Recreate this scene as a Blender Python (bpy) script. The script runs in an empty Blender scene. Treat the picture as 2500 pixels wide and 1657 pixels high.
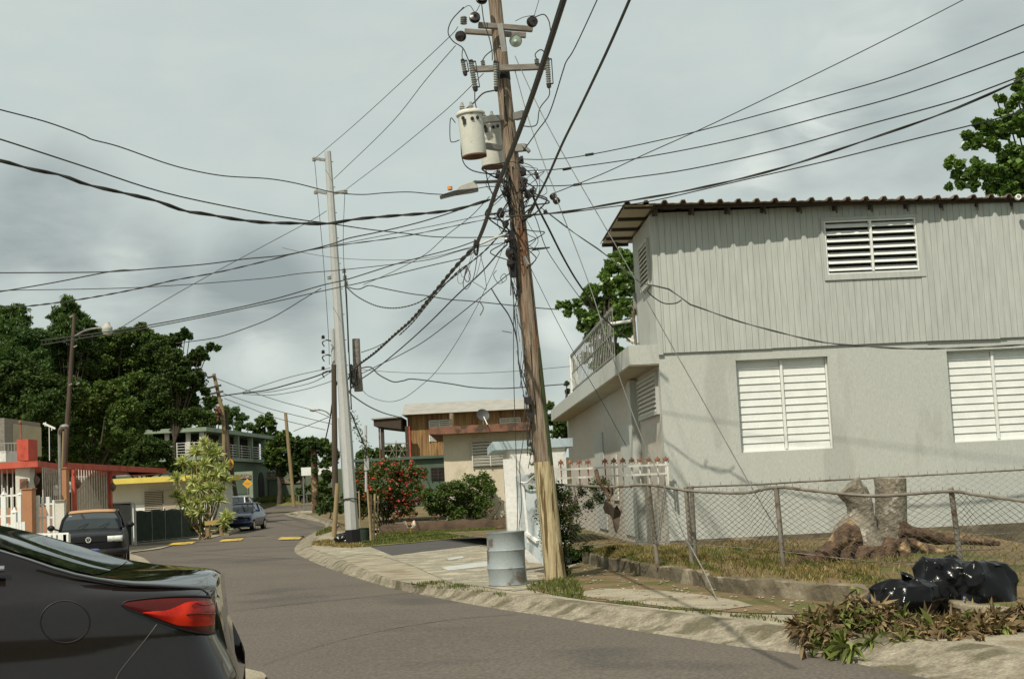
import bpy, bmesh, math, random
import numpy as np
from mathutils import Vector, Matrix
R = math.radians
random.seed(7); rng = np.random.default_rng(7)
sc = bpy.context.scene
COL = sc.collection

# ------------------------------------------------------------------ camera
F = 3500.0; W0, H0 = 2500.0, 1657.0; EYE = 1.55
PITCH, ROLL = R(5.97), R(2.87)
cf = Vector((0, math.cos(PITCH), math.sin(PITCH)))
r0 = Vector((1, 0, 0)); u0 = Vector((0, -math.sin(PITCH), math.cos(PITCH)))
cr = r0 * math.cos(ROLL) - u0 * math.sin(ROLL)
cu = u0 * math.cos(ROLL) + r0 * math.sin(ROLL)
cam = bpy.data.cameras.new('camera'); camo = bpy.data.objects.new('camera', cam); COL.objects.link(camo)
cam.sensor_width = 36; cam.lens = 36 * F / W0; cam.clip_end = 3000; cam.clip_start = 0.05
M = Matrix((cr, cu, -cf)).transposed().to_4x4(); M.translation = (0, 0, EYE)
camo.matrix_world = M
sc.camera = camo
CAM = Vector((0, 0, EYE))

# ------------------------------------------------------------------ light
SUN_EL, SUN_AZ = 52.0, 27.0       # from behind the camera, to the left
sl = bpy.data.lights.new('sun', 'SUN'); so = bpy.data.objects.new('sun', sl); COL.objects.link(so)
sl.energy = 4.4; sl.angle = R(0.8); sl.color = (1.0, 0.935, 0.82)
sd = Vector((math.sin(R(SUN_AZ)) * math.cos(R(SUN_EL)), math.cos(R(SUN_AZ)) * math.cos(R(SUN_EL)), -math.sin(R(SUN_EL))))
so.rotation_euler = sd.to_track_quat('-Z', 'Y').to_euler()
w = bpy.data.worlds.new('World'); sc.world = w; w.use_nodes = True
nt = w.node_tree; nt.nodes.clear(); N = nt.nodes.new; L = nt.links.new
out = N('ShaderNodeOutputWorld'); bg = N('ShaderNodeBackground'); bg.inputs['Strength'].default_value = 0.1
sky = N('ShaderNodeTexSky'); sky.sky_type = 'NISHITA'; sky.sun_disc = False
sky.sun_elevation = R(SUN_EL); sky.sun_rotation = R(180 + SUN_AZ); sky.air_density = 1.2; sky.dust_density = 3
geo = N('ShaderNodeTexCoord')
def vmath(op, a, b):
    n = N('ShaderNodeVectorMath'); n.operation = op
    for i, x in enumerate((a, b)):
        if hasattr(x, 'links'): L(x, n.inputs[i])
        else: n.inputs[i].default_value = x
    return n
def fmath(op, a, b=None, c=None, clamp=False):
    n = N('ShaderNodeMath'); n.operation = op; n.use_clamp = clamp
    for i, x in enumerate((a, b, c)):
        if x is None: continue
        if hasattr(x, 'links'): L(x, n.inputs[i])
        else: n.inputs[i].default_value = x
    return n.outputs[0]
def wnoise(scale, detail, stretch, off=(0, 0, 0), dist=0.3):
    m = N('ShaderNodeMapping'); m.inputs['Scale'].default_value = stretch; m.inputs['Location'].default_value = off
    L(geo.outputs['Generated'], m.inputs['Vector'])
    n = N('ShaderNodeTexNoise'); n.inputs['Scale'].default_value = scale; n.inputs['Detail'].default_value = detail
    n.inputs['Distortion'].default_value = dist; n.inputs['Roughness'].default_value = 0.55
    L(m.outputs[0], n.inputs['Vector']); return n.outputs['Fac']
def pxdir(u, v):
    return (cf + cr * ((u - 1250) / F) - cu * ((v - 828.5) / F)).normalized()
n1 = wnoise(5.0, 6, (1, 1, 3.0), (.3, .1, .2)); n2 = wnoise(16, 5, (1, 1, 2.2), (2, .1, .7), .6)
# broad cloud banks at fixed places in the sky
dark = None
for (u, v, rad, amp) in ((120, 560, .075, 1.0), (330, 690, .07, 1.0), (620, 730, .075, 1.0), (60, 640, .06, .5), (2150, 330, .09, .75), (1950, 420, .07, .6),
                         (1250, 870, .05, 1.0), (1080, 800, .05, .7), (2420, 120, .06, .45), (560, 900, .05, .5), (1450, 700, .05, .3)):
    d = vmath('DISTANCE', geo.outputs['Generated'], tuple(pxdir(u, v) * Vector((1, 1, 1))))
    s = N('ShaderNodeMapRange'); s.interpolation_type = 'SMOOTHSTEP'
    L(d.outputs['Value'], s.inputs['Value']); s.inputs['From Min'].default_value = rad; s.inputs['From Max'].default_value = rad * .25
    s.inputs['To Min'].default_value = 0; s.inputs['To Max'].default_value = amp
    dark = s.outputs[0] if dark is None else fmath('MAXIMUM', dark, s.outputs[0])
brk = fmath('MULTIPLY_ADD', n1, 3.2, -0.95, clamp=True)
dk = fmath('MULTIPLY', dark, brk)
wide = fmath('MULTIPLY_ADD', n1, 1.6, -0.62, clamp=True)
brt = fmath('MULTIPLY_ADD', n2, 1.8, -0.75, clamp=True)
glow = None
for (u, v, rad, amp) in ((1990, 300, .035, 1.0), (1840, 400, .03, .9), (1360, 800, .022, .8), (640, 860, .03, .7), (300, 640, .02, .6), (2120, 60, .05, .5), (760, 1010, .03, .9), (60, 700, .02, .5)):
    d = vmath('DISTANCE', geo.outputs['Generated'], tuple(pxdir(u, v)))
    s = N('ShaderNodeMapRange'); s.interpolation_type = 'SMOOTHSTEP'; L(d.outputs['Value'], s.inputs['Value'])
    s.inputs['From Min'].default_value = rad * 1.3; s.inputs['From Max'].default_value = 0; s.inputs['To Min'].default_value = 0; s.inputs['To Max'].default_value = amp
    glow = s.outputs[0] if glow is None else fmath('MAXIMUM', glow, s.outputs[0])
glow = fmath('MULTIPLY', glow, fmath('MULTIPLY_ADD', n2, 3.0, -0.8, clamp=True))
def cmix(fac, a, b):
    n = N('ShaderNodeMix'); n.data_type = 'RGBA'
    if hasattr(fac, 'links'): L(fac, n.inputs[0])
    else: n.inputs[0].default_value = fac
    for i, x in ((6, a), (7, b)):
        if hasattr(x, 'links'): L(x, n.inputs[i])
        else: n.inputs[i].default_value = (*x, 1)
    return n.outputs[2]
c0 = cmix(wide, (5.6, 6.35, 6.05), (4.95, 5.65, 5.4))
c1 = cmix(fmath('MULTIPLY', brt, 0.5), c0, (6.8, 7.2, 6.8))
c2 = cmix(fmath('MULTIPLY', dk, 1.15, clamp=True), c1, (3.1, 3.6, 3.6))
c2 = cmix(glow, c2, (7.6, 8.1, 7.6))
full = cmix(0.93, sky.outputs[0], c2)
L(full, bg.inputs['Color']); L(bg.outputs[0], out.inputs['Surface'])

sc.view_settings.view_transform = 'Standard'; sc.view_settings.look = 'None'
sc.view_settings.exposure = 0.06; sc.view_settings.gamma = 1.0
sc.cycles.max_bounces = 6; sc.cycles.transparent_max_bounces = 12; sc.cycles.use_denoising = True

# ------------------------------------------------------------------ terrain and pixel rulers
def terr(y):
    return float(np.interp(y, [0, 65, 80, 100, 115, 140, 200, 600, 2000], [0, 0, .15, .64, 1.4, 2.2, 4.5, 14, 20]))
def ray(u, v):
    return cf + cr * ((u - 1250) / F) - cu * ((v - 828.5) / F)
def P(u, v, Y):
    d = ray(u, v); return CAM + d * (Y / d.y)
def G(u, v, z=0.0):
    """point on the ground (raised by z) seen at a pixel"""
    lo = 4.0
    y = lo
    while y < 600:
        p = P(u, v, y)
        if p.z <= terr(y) + z: break
        y += 0.5
    a, b = y - .5, y
    for _ in range(20):
        m = (a + b) / 2
        if P(u, v, m).z <= terr(m) + z: b = m
        else: a = m
    return P(u, v, b)
def XG(u, v, z=0.0):
    p = G(u, v, z); return (p.x, p.y)
def hor(u): return 1195 - .05 * (u - 1250)
def drop(u, v, Y, z=None):
    """ground point under a pixel at depth Y"""
    p = P(u, v, Y); return Vector((p.x, Y, terr(Y) if z is None else z))

# ------------------------------------------------------------------ materials
MATS = {}
def mat(name, c1, c2=None, rough=.8, scale=3.0, detail=4.0, metal=0.0, bump=0.0, bscale=None, coat=0.0, spec=.3, streak=None,
        rand=0.0, trans=0.0, contrast=1.0, third=None, tscale=1.0, tamt=.5, alpha=1.0, transm=0.0, grain=None, gamp=.3):
    if name in MATS: return MATS[name]
    m = bpy.data.materials.new(name); m.use_nodes = True; t = m.node_tree; nn = t.nodes.new; ll = t.links.new
    b = t.nodes['Principled BSDF']
    b.inputs['Roughness'].default_value = rough; b.inputs['Metallic'].default_value = metal
    b.inputs['Specular IOR Level'].default_value = spec; b.inputs['Coat Weight'].default_value = coat
    b.inputs['Coat Roughness'].default_value = .04
    b.inputs['Transmission Weight'].default_value = transm
    c2 = c2 or tuple(x * .78 for x in c1)
    tc = nn('ShaderNodeTexCoord'); mp = nn('ShaderNodeMapping'); ll(tc.outputs['Object'], mp.inputs[0])
    if streak: mp.inputs['Scale'].default_value = streak
    def noise(s, d=detail, src=mp.outputs[0]):
        n = nn('ShaderNodeTexNoise'); n.inputs['Scale'].default_value = s; n.inputs['Detail'].default_value = d
        ll(src, n.inputs['Vector']); return n.outputs['Fac']
    def mr(x, a, bb):
        n = nn('ShaderNodeMapRange'); ll(x, n.inputs[0]); n.inputs[1].default_value = a; n.inputs[2].default_value = bb; return n.outputs[0]
    def mix(f, x, y, bt='MIX'):
        n = nn('ShaderNodeMix'); n.data_type = 'RGBA'; n.blend_type = bt
        if hasattr(f, 'links'): ll(f, n.inputs[0])
        else: n.inputs[0].default_value = f
        for i, q in ((6, x), (7, y)):
            if hasattr(q, 'links'): ll(q, n.inputs[i])
            else: n.inputs[i].default_value = (*q, 1)
        return n.outputs[2]
    h = .18 / contrast
    col = mix(mr(noise(scale), .5 - h, .5 + h), c1, c2)
    if third:
        col = mix(mr(noise(tscale, 6), .62 - tamt * .2, .66 - tamt * .1), col, third)
    fine = noise(grain or scale * 17, 3)
    g = nn('ShaderNodeMapRange'); ll(fine, g.inputs[0]); g.inputs[1].default_value = .3; g.inputs[2].default_value = .7
    g.inputs[3].default_value = 1 - gamp if grain else .9; g.inputs[4].default_value = 1 + gamp if grain else 1.08
    gc = nn('ShaderNodeCombineColor')
    for i in range(3): ll(g.outputs[0], gc.inputs[i])
    col = mix(1.0, col, gc.outputs[0], 'MULTIPLY')
    if rand:
        gi = nn('ShaderNodeNewGeometry')
        r = nn('ShaderNodeMapRange'); ll(gi.outputs['Random Per Island'], r.inputs[0]); r.inputs[3].default_value = 1 - rand; r.inputs[4].default_value = 1 + rand
        rc = nn('ShaderNodeCombineColor')
        for i in range(3): ll(r.outputs[0], rc.inputs[i])
        col = mix(1.0, col, rc.outputs[0], 'MULTIPLY')
    ll(col, b.inputs['Base Color'])
    if bump:
        bn = nn('ShaderNodeBump'); bn.inputs['Strength'].default_value = 1; bn.inputs['Distance'].default_value = bump
        ll(noise(bscale or scale * 12, 5), bn.inputs['Height']); ll(bn.outputs[0], b.inputs['Normal'])
    if trans:
        tr = nn('ShaderNodeBsdfTranslucent'); ll(mix(1.0, col, (1.5, 1.6, .6), 'MULTIPLY'), tr.inputs[0])
        ms = nn('ShaderNodeMixShader'); ms.inputs[0].default_value = trans
        ll(b.outputs[0], ms.inputs[1]); ll(tr.outputs[0], ms.inputs[2]); ll(ms.outputs[0], t.nodes['Material Output'].inputs[0])
    MATS[name] = m; return m

m_asph = mat('asphalt', (.124, .106, .086), (.108, .093, .076), .95, .35, 6, bump=.006, bscale=60, spec=.1, third=(.088, .078, .067), tscale=.3, tamt=.3, grain=30)
m_asph2 = mat('asphalt patch', (.07, .066, .06), (.06, .056, .052), .95, 1, 5, bump=.005, bscale=60)
m_kerb = mat('kerb concrete', (.30, .262, .19), (.17, .145, .102), .95, 7, 9, bump=.02, bscale=30, third=(.115, .10, .06), tscale=2.2, tamt=.6, grain=34)
m_side = mat('pavement concrete', (.34, .30, .215), (.235, .20, .14), .95, 1.8, 8, bump=.012, bscale=30, third=(.20, .16, .10), tscale=1.3, tamt=.5, grain=36)
m_agg = mat('aggregate concrete', (.33, .30, .22), (.17, .15, .11), .95, 14, 6, bump=.02, bscale=30, third=(.40, .36, .26), tscale=1.8, tamt=.5, grain=34)
m_dirt = mat('dirt', (.19, .125, .065), (.115, .085, .04), .98, 1.3, 7, bump=.03, bscale=12, third=(.09, .09, .025), tscale=1.0, tamt=.75)
m_lawn = mat('lawn soil', (.14, .135, .035), (.10, .11, .025), .98, 1.5, 6, bump=.03, bscale=16, third=(.19, .15, .06), tscale=.9, tamt=.6)
m_field = mat('field', (.05, .06, .02), (.035, .045, .015), .98, .3, 6)
m_yellow = mat('yellow paint', (.52, .36, .05), (.40, .28, .05), .8, 4, 5, third=(.16, .13, .08), tscale=5, tamt=.3)
m_paintstrip = mat('pale paint strip', (.46, .47, .43), (.36, .37, .34), .8, 3, 5)
m_gwall = mat('grey stucco', (.435, .445, .40), (.41, .42, .378), .92, .5, 6, grain=80, gamp=.1, streak=(1, 1, .22), third=(.375, .38, .34), tscale=1.7, tamt=.2, bump=.003, bscale=45, spec=.15)
m_gsidew = mat('warm side wall', (.47, .435, .37), (.44, .405, .345), .92, .5, 6, spec=.15)  # warm bounce from ground and soffit put into the colour of the shaded side
m_gside = mat('grey siding', (.43, .442, .40), (.395, .405, .368), .85, 1.1, 6, rand=.018, streak=(1, 1, .12), spec=.15)
m_groove = mat('siding groove', (.36, .37, .335), None, .9)
m_soffit = mat('soffit cream', (.42, .37, .27), (.36, .31, .22), .9, 1.5)
m_white = mat('white enamel', (.71, .72, .67), (.64, .65, .60), .5, 4, spec=.4)
m_whitewall = mat('white wall', (.72, .71, .66), (.60, .59, .54), .9, 1.2, 6, third=(.45, .44, .40), tscale=1.1, tamt=.2)
m_bluecap = mat('pale blue paint', (.40, .48, .50), (.33, .40, .42), .85, 2)
m_bluegrey = mat('blue grey paint', (.42, .46, .455), (.35, .385, .38), .85, 2, third=(.18, .19, .18), tscale=2.2, tamt=.45)
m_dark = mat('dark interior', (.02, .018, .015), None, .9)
m_beam = mat('dark timber', (.06, .045, .03), None, .85, 5)
m_rust = mat('rusty sheet', (.20, .15, .11), (.12, .085, .06), .8, 3, 6)
m_galv = mat('galvanised steel', (.27, .265, .235), (.19, .185, .165), .6, 6, metal=.35)
m_galvrust = mat('galvanised rusting', (.235, .215, .175), (.15, .13, .10), .75, 5, metal=.2, third=(.13, .085, .05), tscale=4, tamt=.25)
m_mesh = mat('chain link wire', (.13, .12, .10), (.085, .075, .06), .6, 6, metal=.3)
m_ironw = mat('white iron', (.62, .60, .53), (.45, .42, .36), .7, 6)
m_irons = mat('rusted spear', (.32, .14, .08), (.16, .09, .06), .8, 9)
m_oldconc = mat('old concrete', (.17, .14, .09), (.085, .07, .045), .97, 2.0, 7, bump=.025, bscale=12, third=(.27, .23, .16), tscale=1.4, tamt=.35)
m_pole = mat('weathered pole wood', (.28, .22, .16), (.14, .10, .065), .92, 5, 9, streak=(7, 7, .5), bump=.02, bscale=9, contrast=1.6, third=(.23, .115, .065), tscale=1.0, tamt=.2)
m_poley = mat('ochre painted pole wood', (.49, .405, .235), (.33, .26, .145), .92, 4, 9, streak=(6, 6, .6), bump=.02, bscale=9, contrast=1.4, third=(.12, .08, .03), tscale=2.0, tamt=.25)
m_moss = mat('mossy wood', (.10, .12, .045), (.06, .075, .03), .95, 5, 6, streak=(3, 3, .4))
m_polefar = mat('dark pole wood', (.085, .065, .045), (.05, .038, .028), .9, 3, 5, streak=(3, 3, .3))
m_poletan = mat('tan pole wood', (.28, .215, .115), (.20, .145, .07), .9, 3, 5, streak=(3, 3, .3))
m_cpole = mat('pole concrete', (.42, .425, .40), (.36, .365, .345), .85, 1.3, 5, streak=(2, 2, .3))
m_black = mat('black paint', (.008, .008, .009), None, .6)
m_cable = mat('black cable', (.022, .022, .020), (.04, .037, .03), .6, 3, spec=.4)
m_cableg = mat('grey cable', (.10, .10, .09), (.07, .07, .065), .6, 3)
m_wirelt = mat('steel strand', (.22, .22, .20), (.15, .145, .13), .5, 4, metal=.5)
m_arm = mat('weathered crossarm', (.26, .235, .20), (.15, .13, .105), .9, 4, 6, streak=(1, 4, 4))
m_porc = mat('brown porcelain', (.022, .016, .014), None, .25, spec=.6)
m_porcg = mat('grey porcelain', (.30, .30, .26), (.2, .2, .17), .3, spec=.6)
m_glassins = mat('pale green glass', (.42, .50, .42), None, .15, spec=.7)
m_tank = mat('transformer enamel', (.56, .56, .49), (.49, .48, .41), .6, 3, 6, third=(.30, .23, .14), tscale=3.5, tamt=.05)
m_lamp = mat('lamp grey', (.42, .41, .36), (.34, .33, .29), .6, 4)
m_orange = mat('orange plastic', (.72, .30, .10), None, .5)
m_drum = mat('blue grey drum paint', (.29, .32, .315), (.24, .27, .265), .6, 3, 6, third=(.13, .11, .085), tscale=3, tamt=.3, metal=.1)
m_rust2 = mat('brown rust', (.14, .07, .035), (.08, .045, .025), .9, 6)
m_bag = mat('black bin liner', (.004, .004, .004), None, .2, 4, spec=.24, bump=.012, bscale=9)
m_barkgrey = mat('grey bark', (.25, .22, .165), (.12, .10, .07), .95, 7, 9, bump=.04, bscale=16, third=(.38, .35, .28), tscale=7.0, tamt=.4)
m_root = mat('reddish root bark', (.14, .085, .05), (.06, .04, .025), .95, 9, 9, bump=.05, bscale=16, third=(.34, .23, .12), tscale=3, tamt=.3)
m_cut = mat('cut wood', (.30, .265, .20), (.2, .17, .12), .9, 6)
m_bark = mat('bark', (.09, .07, .05), (.05, .04, .03), .95, 4, 6)
m_lf_d = mat('dark leaves', (.062, .094, .027), (.038, .064, .018), .75, 1.1, 3, rand=.5, trans=.22, spec=.12)
m_lf_m = mat('mid leaves', (.100, .142, .038), (.060, .098, .026), .75, .9, 3, rand=.5, trans=.25, spec=.12)
m_lf_b = mat('bamboo leaves', (.085, .14, .038), (.055, .10, .028), .55, .5, 3, rand=.45, trans=.3)
m_lf_g = mat('glossy leaves', (.13, .20, .045), (.075, .135, .030), .35, 1.5, 3, rand=.5, trans=.25, spec=.5)
m_lf_y = mat('striped dracaena leaves', (.46, .47, .20), (.26, .31, .10), .6, 6, 3, rand=.5, trans=.25)
m_lf_o = mat('olive shrub leaves', (.105, .13, .035), (.060, .085, .022), .65, 2, 3, rand=.5, trans=.2)
m_flower = mat('red flowers', (.46, .075, .035), (.34, .05, .03), .6, 5, rand=.35, trans=.2)
m_dry = mat('dry brown leaves', (.27, .195, .10), (.11, .075, .038), .75, 6, 4, rand=.5, trans=.1)
m_drygreen = mat('wilted green leaves', (.15, .17, .04), (.09, .12, .025), .65, 6, 4, rand=.5, trans=.15)
m_grass = mat('grass blades', (.125, .135, .035), (.09, .105, .03), .8, 2, 3, rand=.5, trans=.3)
m_grassdry = mat('dry grass blades', (.24, .19, .075), (.17, .13, .045), .9, 2, 3, rand=.5, trans=.2)
m_red = mat('red paint', (.47, .095, .058), (.38, .075, .045), .8, 2, 5, third=(.33, .06, .035), tscale=2, tamt=.3)
m_terra = mat('terracotta paint', (.40, .20, .10), (.34, .165, .085), .9, 2)
m_yel2 = mat('yellow band paint', (.66, .52, .10), (.56, .44, .09), .8, 2)
m_housewhite = mat('house white', (.58, .56, .48), (.50, .48, .41), .9, 1)
m_beige = mat('beige wall', (.38, .33, .25), (.32, .28, .21), .9, 1)
m_cream = mat('cream wall', (.62, .545, .41), (.55, .48, .35), .9, 1.2, 6, third=(.50, .43, .30), tscale=.9, tamt=.3)
m_orangewood = mat('ochre boards', (.33, .20, .085), (.20, .12, .05), .9, 3, 6, streak=(4, 4, .4), third=(.16, .08, .035), tscale=1.3, tamt=.5)
m_redconc = mat('red stained concrete', (.27, .12, .075), (.15, .08, .055), .95, 2, 6, third=(.08, .055, .035), tscale=2.4, tamt=.6)
m_tinroof = mat('pale tin roof', (.36, .34, .295), (.29, .275, .235), .6, 2, metal=.1)
m_green = mat('green wall paint', (.115, .145, .10), (.09, .115, .08), .9, 1.5)
m_greenlt = mat('pale green paint', (.26, .31, .225), (.20, .245, .175), .9, 1.5)
m_teal = mat('teal paint', (.085, .12, .085), (.065, .09, .065), .9, 1.5)
m_lattice = mat('pink lattice', (.30, .24, .17), (.10, .08, .06), .9, 9, 2, contrast=3)
m_sign = mat('amber sign', (.72, .36, .03), (.62, .31, .03), .5, 2)
m_bamboo = mat('bamboo cane', (.36, .27, .15), (.27, .2, .11), .8, 5)
m_screen = mat('dark green shade cloth', (.018, .032, .024), (.03, .045, .03), .8, 2.5, 5, streak=(1, 1, 3))
m_stonewall = mat('dark stone', (.10, .065, .04), (.05, .035, .022), .97, 2, 6, bump=.04, bscale=8)
m_glass = mat('window glass', (.012, .016, .016), None, .05, spec=.9)
m_chrome = mat('chrome', (.6, .6, .6), None, .15, metal=1)
m_lens = mat('headlamp lens', (.78, .77, .72), (.5, .5, .47), .15, 14, spec=.6)
m_tyre = mat('tyre rubber', (.015, .015, .015), None, .9)
m_carpaint = mat('charcoal car paint', (.0095, .0068, .0062), (.009, .0065, .006), .4, 3, metal=.0, coat=1.0, spec=.0)
m_golf = mat('black car paint', (.006, .0055, .006), None, .4, coat=.12, spec=.12)
m_bluecar = mat('blue car paint', (.010, .022, .075), None, .3, coat=.5)
m_whitecar = mat('white car paint', (.70, .70, .68), None, .35, coat=.6)
m_canvas = mat('tan canvas', (.42, .25, .13), (.36, .21, .11), .9, 4)
m_tail = mat('red tail lamp', (.60, .028, .008), (.30, .010, .004), .2, 9, 5, coat=.2, spec=.15, contrast=1.6)
m_taild = mat('dark red tail lamp', (.085, .008, .006), (.05, .006, .005), .2, 4, coat=.25, spec=.15)
m_blueplastic = mat('blue plastic', (.06, .09, .26), None, .5)
m_featherw = mat('pale feathers', (.66, .58, .46), (.5, .42, .32), .9, 12)
m_featherb = mat('brown feathers', (.16, .09, .05), None, .9, 12)
m_comb = mat('red comb', (.5, .04, .03), None, .7)
m_brass = mat('yellowed guardrail', (.42, .30, .08), (.30, .21, .07), .8, 4)
m_slate = mat('slate grey paint', (.07, .07, .065), None, .6)
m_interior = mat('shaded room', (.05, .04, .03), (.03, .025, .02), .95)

# ------------------------------------------------------------------ mesh builder
class MB:
    def __init__(s): s.v = []; s.f = []
    def add(s, vs, fs):
        n = len(s.v); s.v += [tuple(x) for x in vs]; s.f += [tuple(i + n for i in f) for f in fs]; return s
    def box(s, c, size, rz=0, M=None):
        x, y, z = (q / 2 for q in size)
        pts = [Vector((a * x, b * y, d * z)) for d in (-1, 1) for a, b in ((-1, -1), (1, -1), (1, 1), (-1, 1))]
        if M is None: M = Matrix.Rotation(rz, 3, 'Z')
        c = Vector(c)
        return s.add([M @ p + c for p in pts], [(3, 2, 1, 0), (4, 5, 6, 7), (0, 1, 5, 4), (1, 2, 6, 5), (2, 3, 7, 6), (3, 0, 4, 7)])
    def bar(s, a, b, w, h, up=(0, 0, 1)):
        """box from a to b, w wide, h high"""
        a, b = Vector(a), Vector(b); d = b - a
        if d.length < 1e-6: return s
        x = d.normalized(); up = Vector(up); y = up.cross(x)
        if y.length < 1e-4: y = Vector((0, 1, 0)).cross(x)
        y.normalize(); z = x.cross(y)
        return s.box((a + b) / 2, (d.length, w, h), M=Matrix((x, y, z)).transposed())
    def tube(s, pts, r, n=6, caps=True, squash=None):
        pts = [Vector(p) for p in pts]; k = len(pts)
        rs = r if hasattr(r, '__len__') else [r] * k
        t = (pts[1] - pts[0]).normalized(); a = Vector((0, 0, 1)) if abs(t.z) < .9 else Vector((1, 0, 0))
        nx = t.cross(a).normalized(); vs = []
        for i in range(k):
            if i == 0: tt = pts[1] - pts[0]
            elif i == k - 1: tt = pts[-1] - pts[-2]
            else: tt = pts[i + 1] - pts[i - 1]
            if tt.length < 1e-9: tt = t
            tt.normalize(); nx = (nx - tt * nx.dot(tt))
            if nx.length < 1e-6: nx = tt.orthogonal()
            nx.normalize(); ny = tt.cross(nx)
            for j in range(n):
                q = 2 * math.pi * j / n
                vs.append(pts[i] + (nx * math.cos(q) + ny * math.sin(q)) * rs[i])
        fs = [(i * n + j, i * n + (j + 1) % n, (i + 1) * n + (j + 1) % n, (i + 1) * n + j) for i in range(k - 1) for j in range(n)]
        if caps: fs += [tuple(range(n - 1, -1, -1)), tuple((k - 1) * n + j for j in range(n))]
        return s.add(vs, fs)
    def lathe(s, c, prof, n=16, axis=None):
        """prof: (r, h) pairs along the axis (default up)"""
        c = Vector(c); Z = Vector(axis or (0, 0, 1)).normalized(); X = Z.orthogonal().normalized(); Y = Z.cross(X)
        vs = [c + Z * h + (X * math.cos(2 * math.pi * j / n) + Y * math.sin(2 * math.pi * j / n)) * r for r, h in prof for j in range(n)]
        k = len(prof)
        fs = [(i * n + j, i * n + (j + 1) % n, (i + 1) * n + (j + 1) % n, (i + 1) * n + j) for i in range(k - 1) for j in range(n)]
        fs += [tuple(range(n - 1, -1, -1)), tuple((k - 1) * n + j for j in range(n))]
        return s.add(vs, fs)
    def ball(s, c, r, n=10, m=7, jit=0):
        c = Vector(c); r = r if hasattr(r, '__len__') else (r, r, r)
        vs = [c + Vector((0, 0, -r[2]))]
        for i in range(1, m):
            a = -math.pi / 2 + math.pi * i / m
            for j in range(n):
                b = 2 * math.pi * j / n; k = 1 + random.uniform(-jit, jit)
                vs.append(c + Vector((r[0] * math.cos(a) * math.cos(b) * k, r[1] * math.cos(a) * math.sin(b) * k, r[2] * math.sin(a) * k)))
        vs.append(c + Vector((0, 0, r[2]))); last = len(vs) - 1
        fs = [(0, 1 + (j + 1) % n, 1 + j) for j in range(n)]
        for i in range(m - 2):
            for j in range(n):
                fs.append((1 + i * n + j, 1 + i * n + (j + 1) % n, 1 + (i + 1) * n + (j + 1) % n, 1 + (i + 1) * n + j))
        fs += [(1 + (m - 2) * n + j, 1 + (m - 2) * n + (j + 1) % n, last) for j in range(n)]
        return s.add(vs, fs)
    def grid(s, rows):
        k, n = len(rows), len(rows[0])
        return s.add([p for r in rows for p in r], [(i * n + j, i * n + j + 1, (i + 1) * n + j + 1, (i + 1) * n + j) for i in range(k - 1) for j in range(n - 1)])
    def prism(s, poly, d):
        """polygon (3d points) extruded by vector d"""
        n = len(poly); a = [Vector(p) for p in poly]; b = [p + Vector(d) for p in a]
        return s.add(a + b, [tuple(range(n - 1, -1, -1)), tuple(range(n, 2 * n))] + [(i, (i + 1) % n, n + (i + 1) % n, n + i) for i in range(n)])
    def build(s, name, m, parent=None, smooth=False, bevel=0, solid=0, sub=0):
        me = bpy.data.meshes.new(name)
        o0 = Vector((0, 0, 0))
        if parent is not None:
            q = parent
            while q is not None: o0 += q.location; q = q.parent
        else:
            if s.v: a = np.array(s.v); o0 = Vector(((a[:, 0].min() + a[:, 0].max()) / 2, (a[:, 1].min() + a[:, 1].max()) / 2, a[:, 2].min()))
        me.from_pydata([(x - o0.x, y - o0.y, z - o0.z) for x, y, z in s.v], [], s.f); me.update()
        o = bpy.data.objects.new(name, me); COL.objects.link(o)
        me.materials.append(m)
        if smooth:
            me.shade_smooth()
        bm = bmesh.new(); bm.from_mesh(me); bmesh.ops.recalc_face_normals(bm, faces=bm.faces); bm.to_mesh(me); bm.free()
        if smooth:
            me.shade_smooth()
            try: me.set_sharp_from_angle(angle=R(45))
            except Exception: pass
        if bevel:
            b = o.modifiers.new('bevel', 'BEVEL'); b.width = bevel; b.segments = 2; b.limit_method = 'ANGLE'
        if solid:
            b = o.modifiers.new('solid', 'SOLIDIFY'); b.thickness = solid; b.offset = 0
        if sub:
            b = o.modifiers.new('sub', 'SUBSURF'); b.levels = sub; b.render_levels = sub
        if parent is None: o.location = o0
        else: o.parent = parent
        return o
def tag(o, label=None, cat=None, group=None, kind=None):
    if label: o['label'] = label
    if cat: o['category'] = cat
    if group: o['group'] = group
    if kind: o['kind'] = kind
    return o
def thing(name, loc, label, cat, group=None):
    o = bpy.data.objects.new(name, None); o.empty_display_size = .2; COL.objects.link(o); o.location = loc
    return tag(o, label, cat, group)
def catmull(pts, n=6):
    pts = [np.array(p, float) for p in pts]
    if len(pts) < 3:
        return [tuple(pts[0] + (pts[-1] - pts[0]) * i / n) for i in range(n + 1)]
    e = [2 * pts[0] - pts[1]] + pts + [2 * pts[-1] - pts[-2]]; o = []
    for i in range(1, len(e) - 2):
        for k in range(n):
            t = k / n; a, b, c, d = e[i - 1], e[i], e[i + 1], e[i + 2]
            o.append(tuple(.5 * ((2 * b) + (c - a) * t + (2 * a - 5 * b + 4 * c - d) * t * t + (3 * b - a - 3 * c + d) * t ** 3)))
    o.append(tuple(pts[-1])); return o

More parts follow.
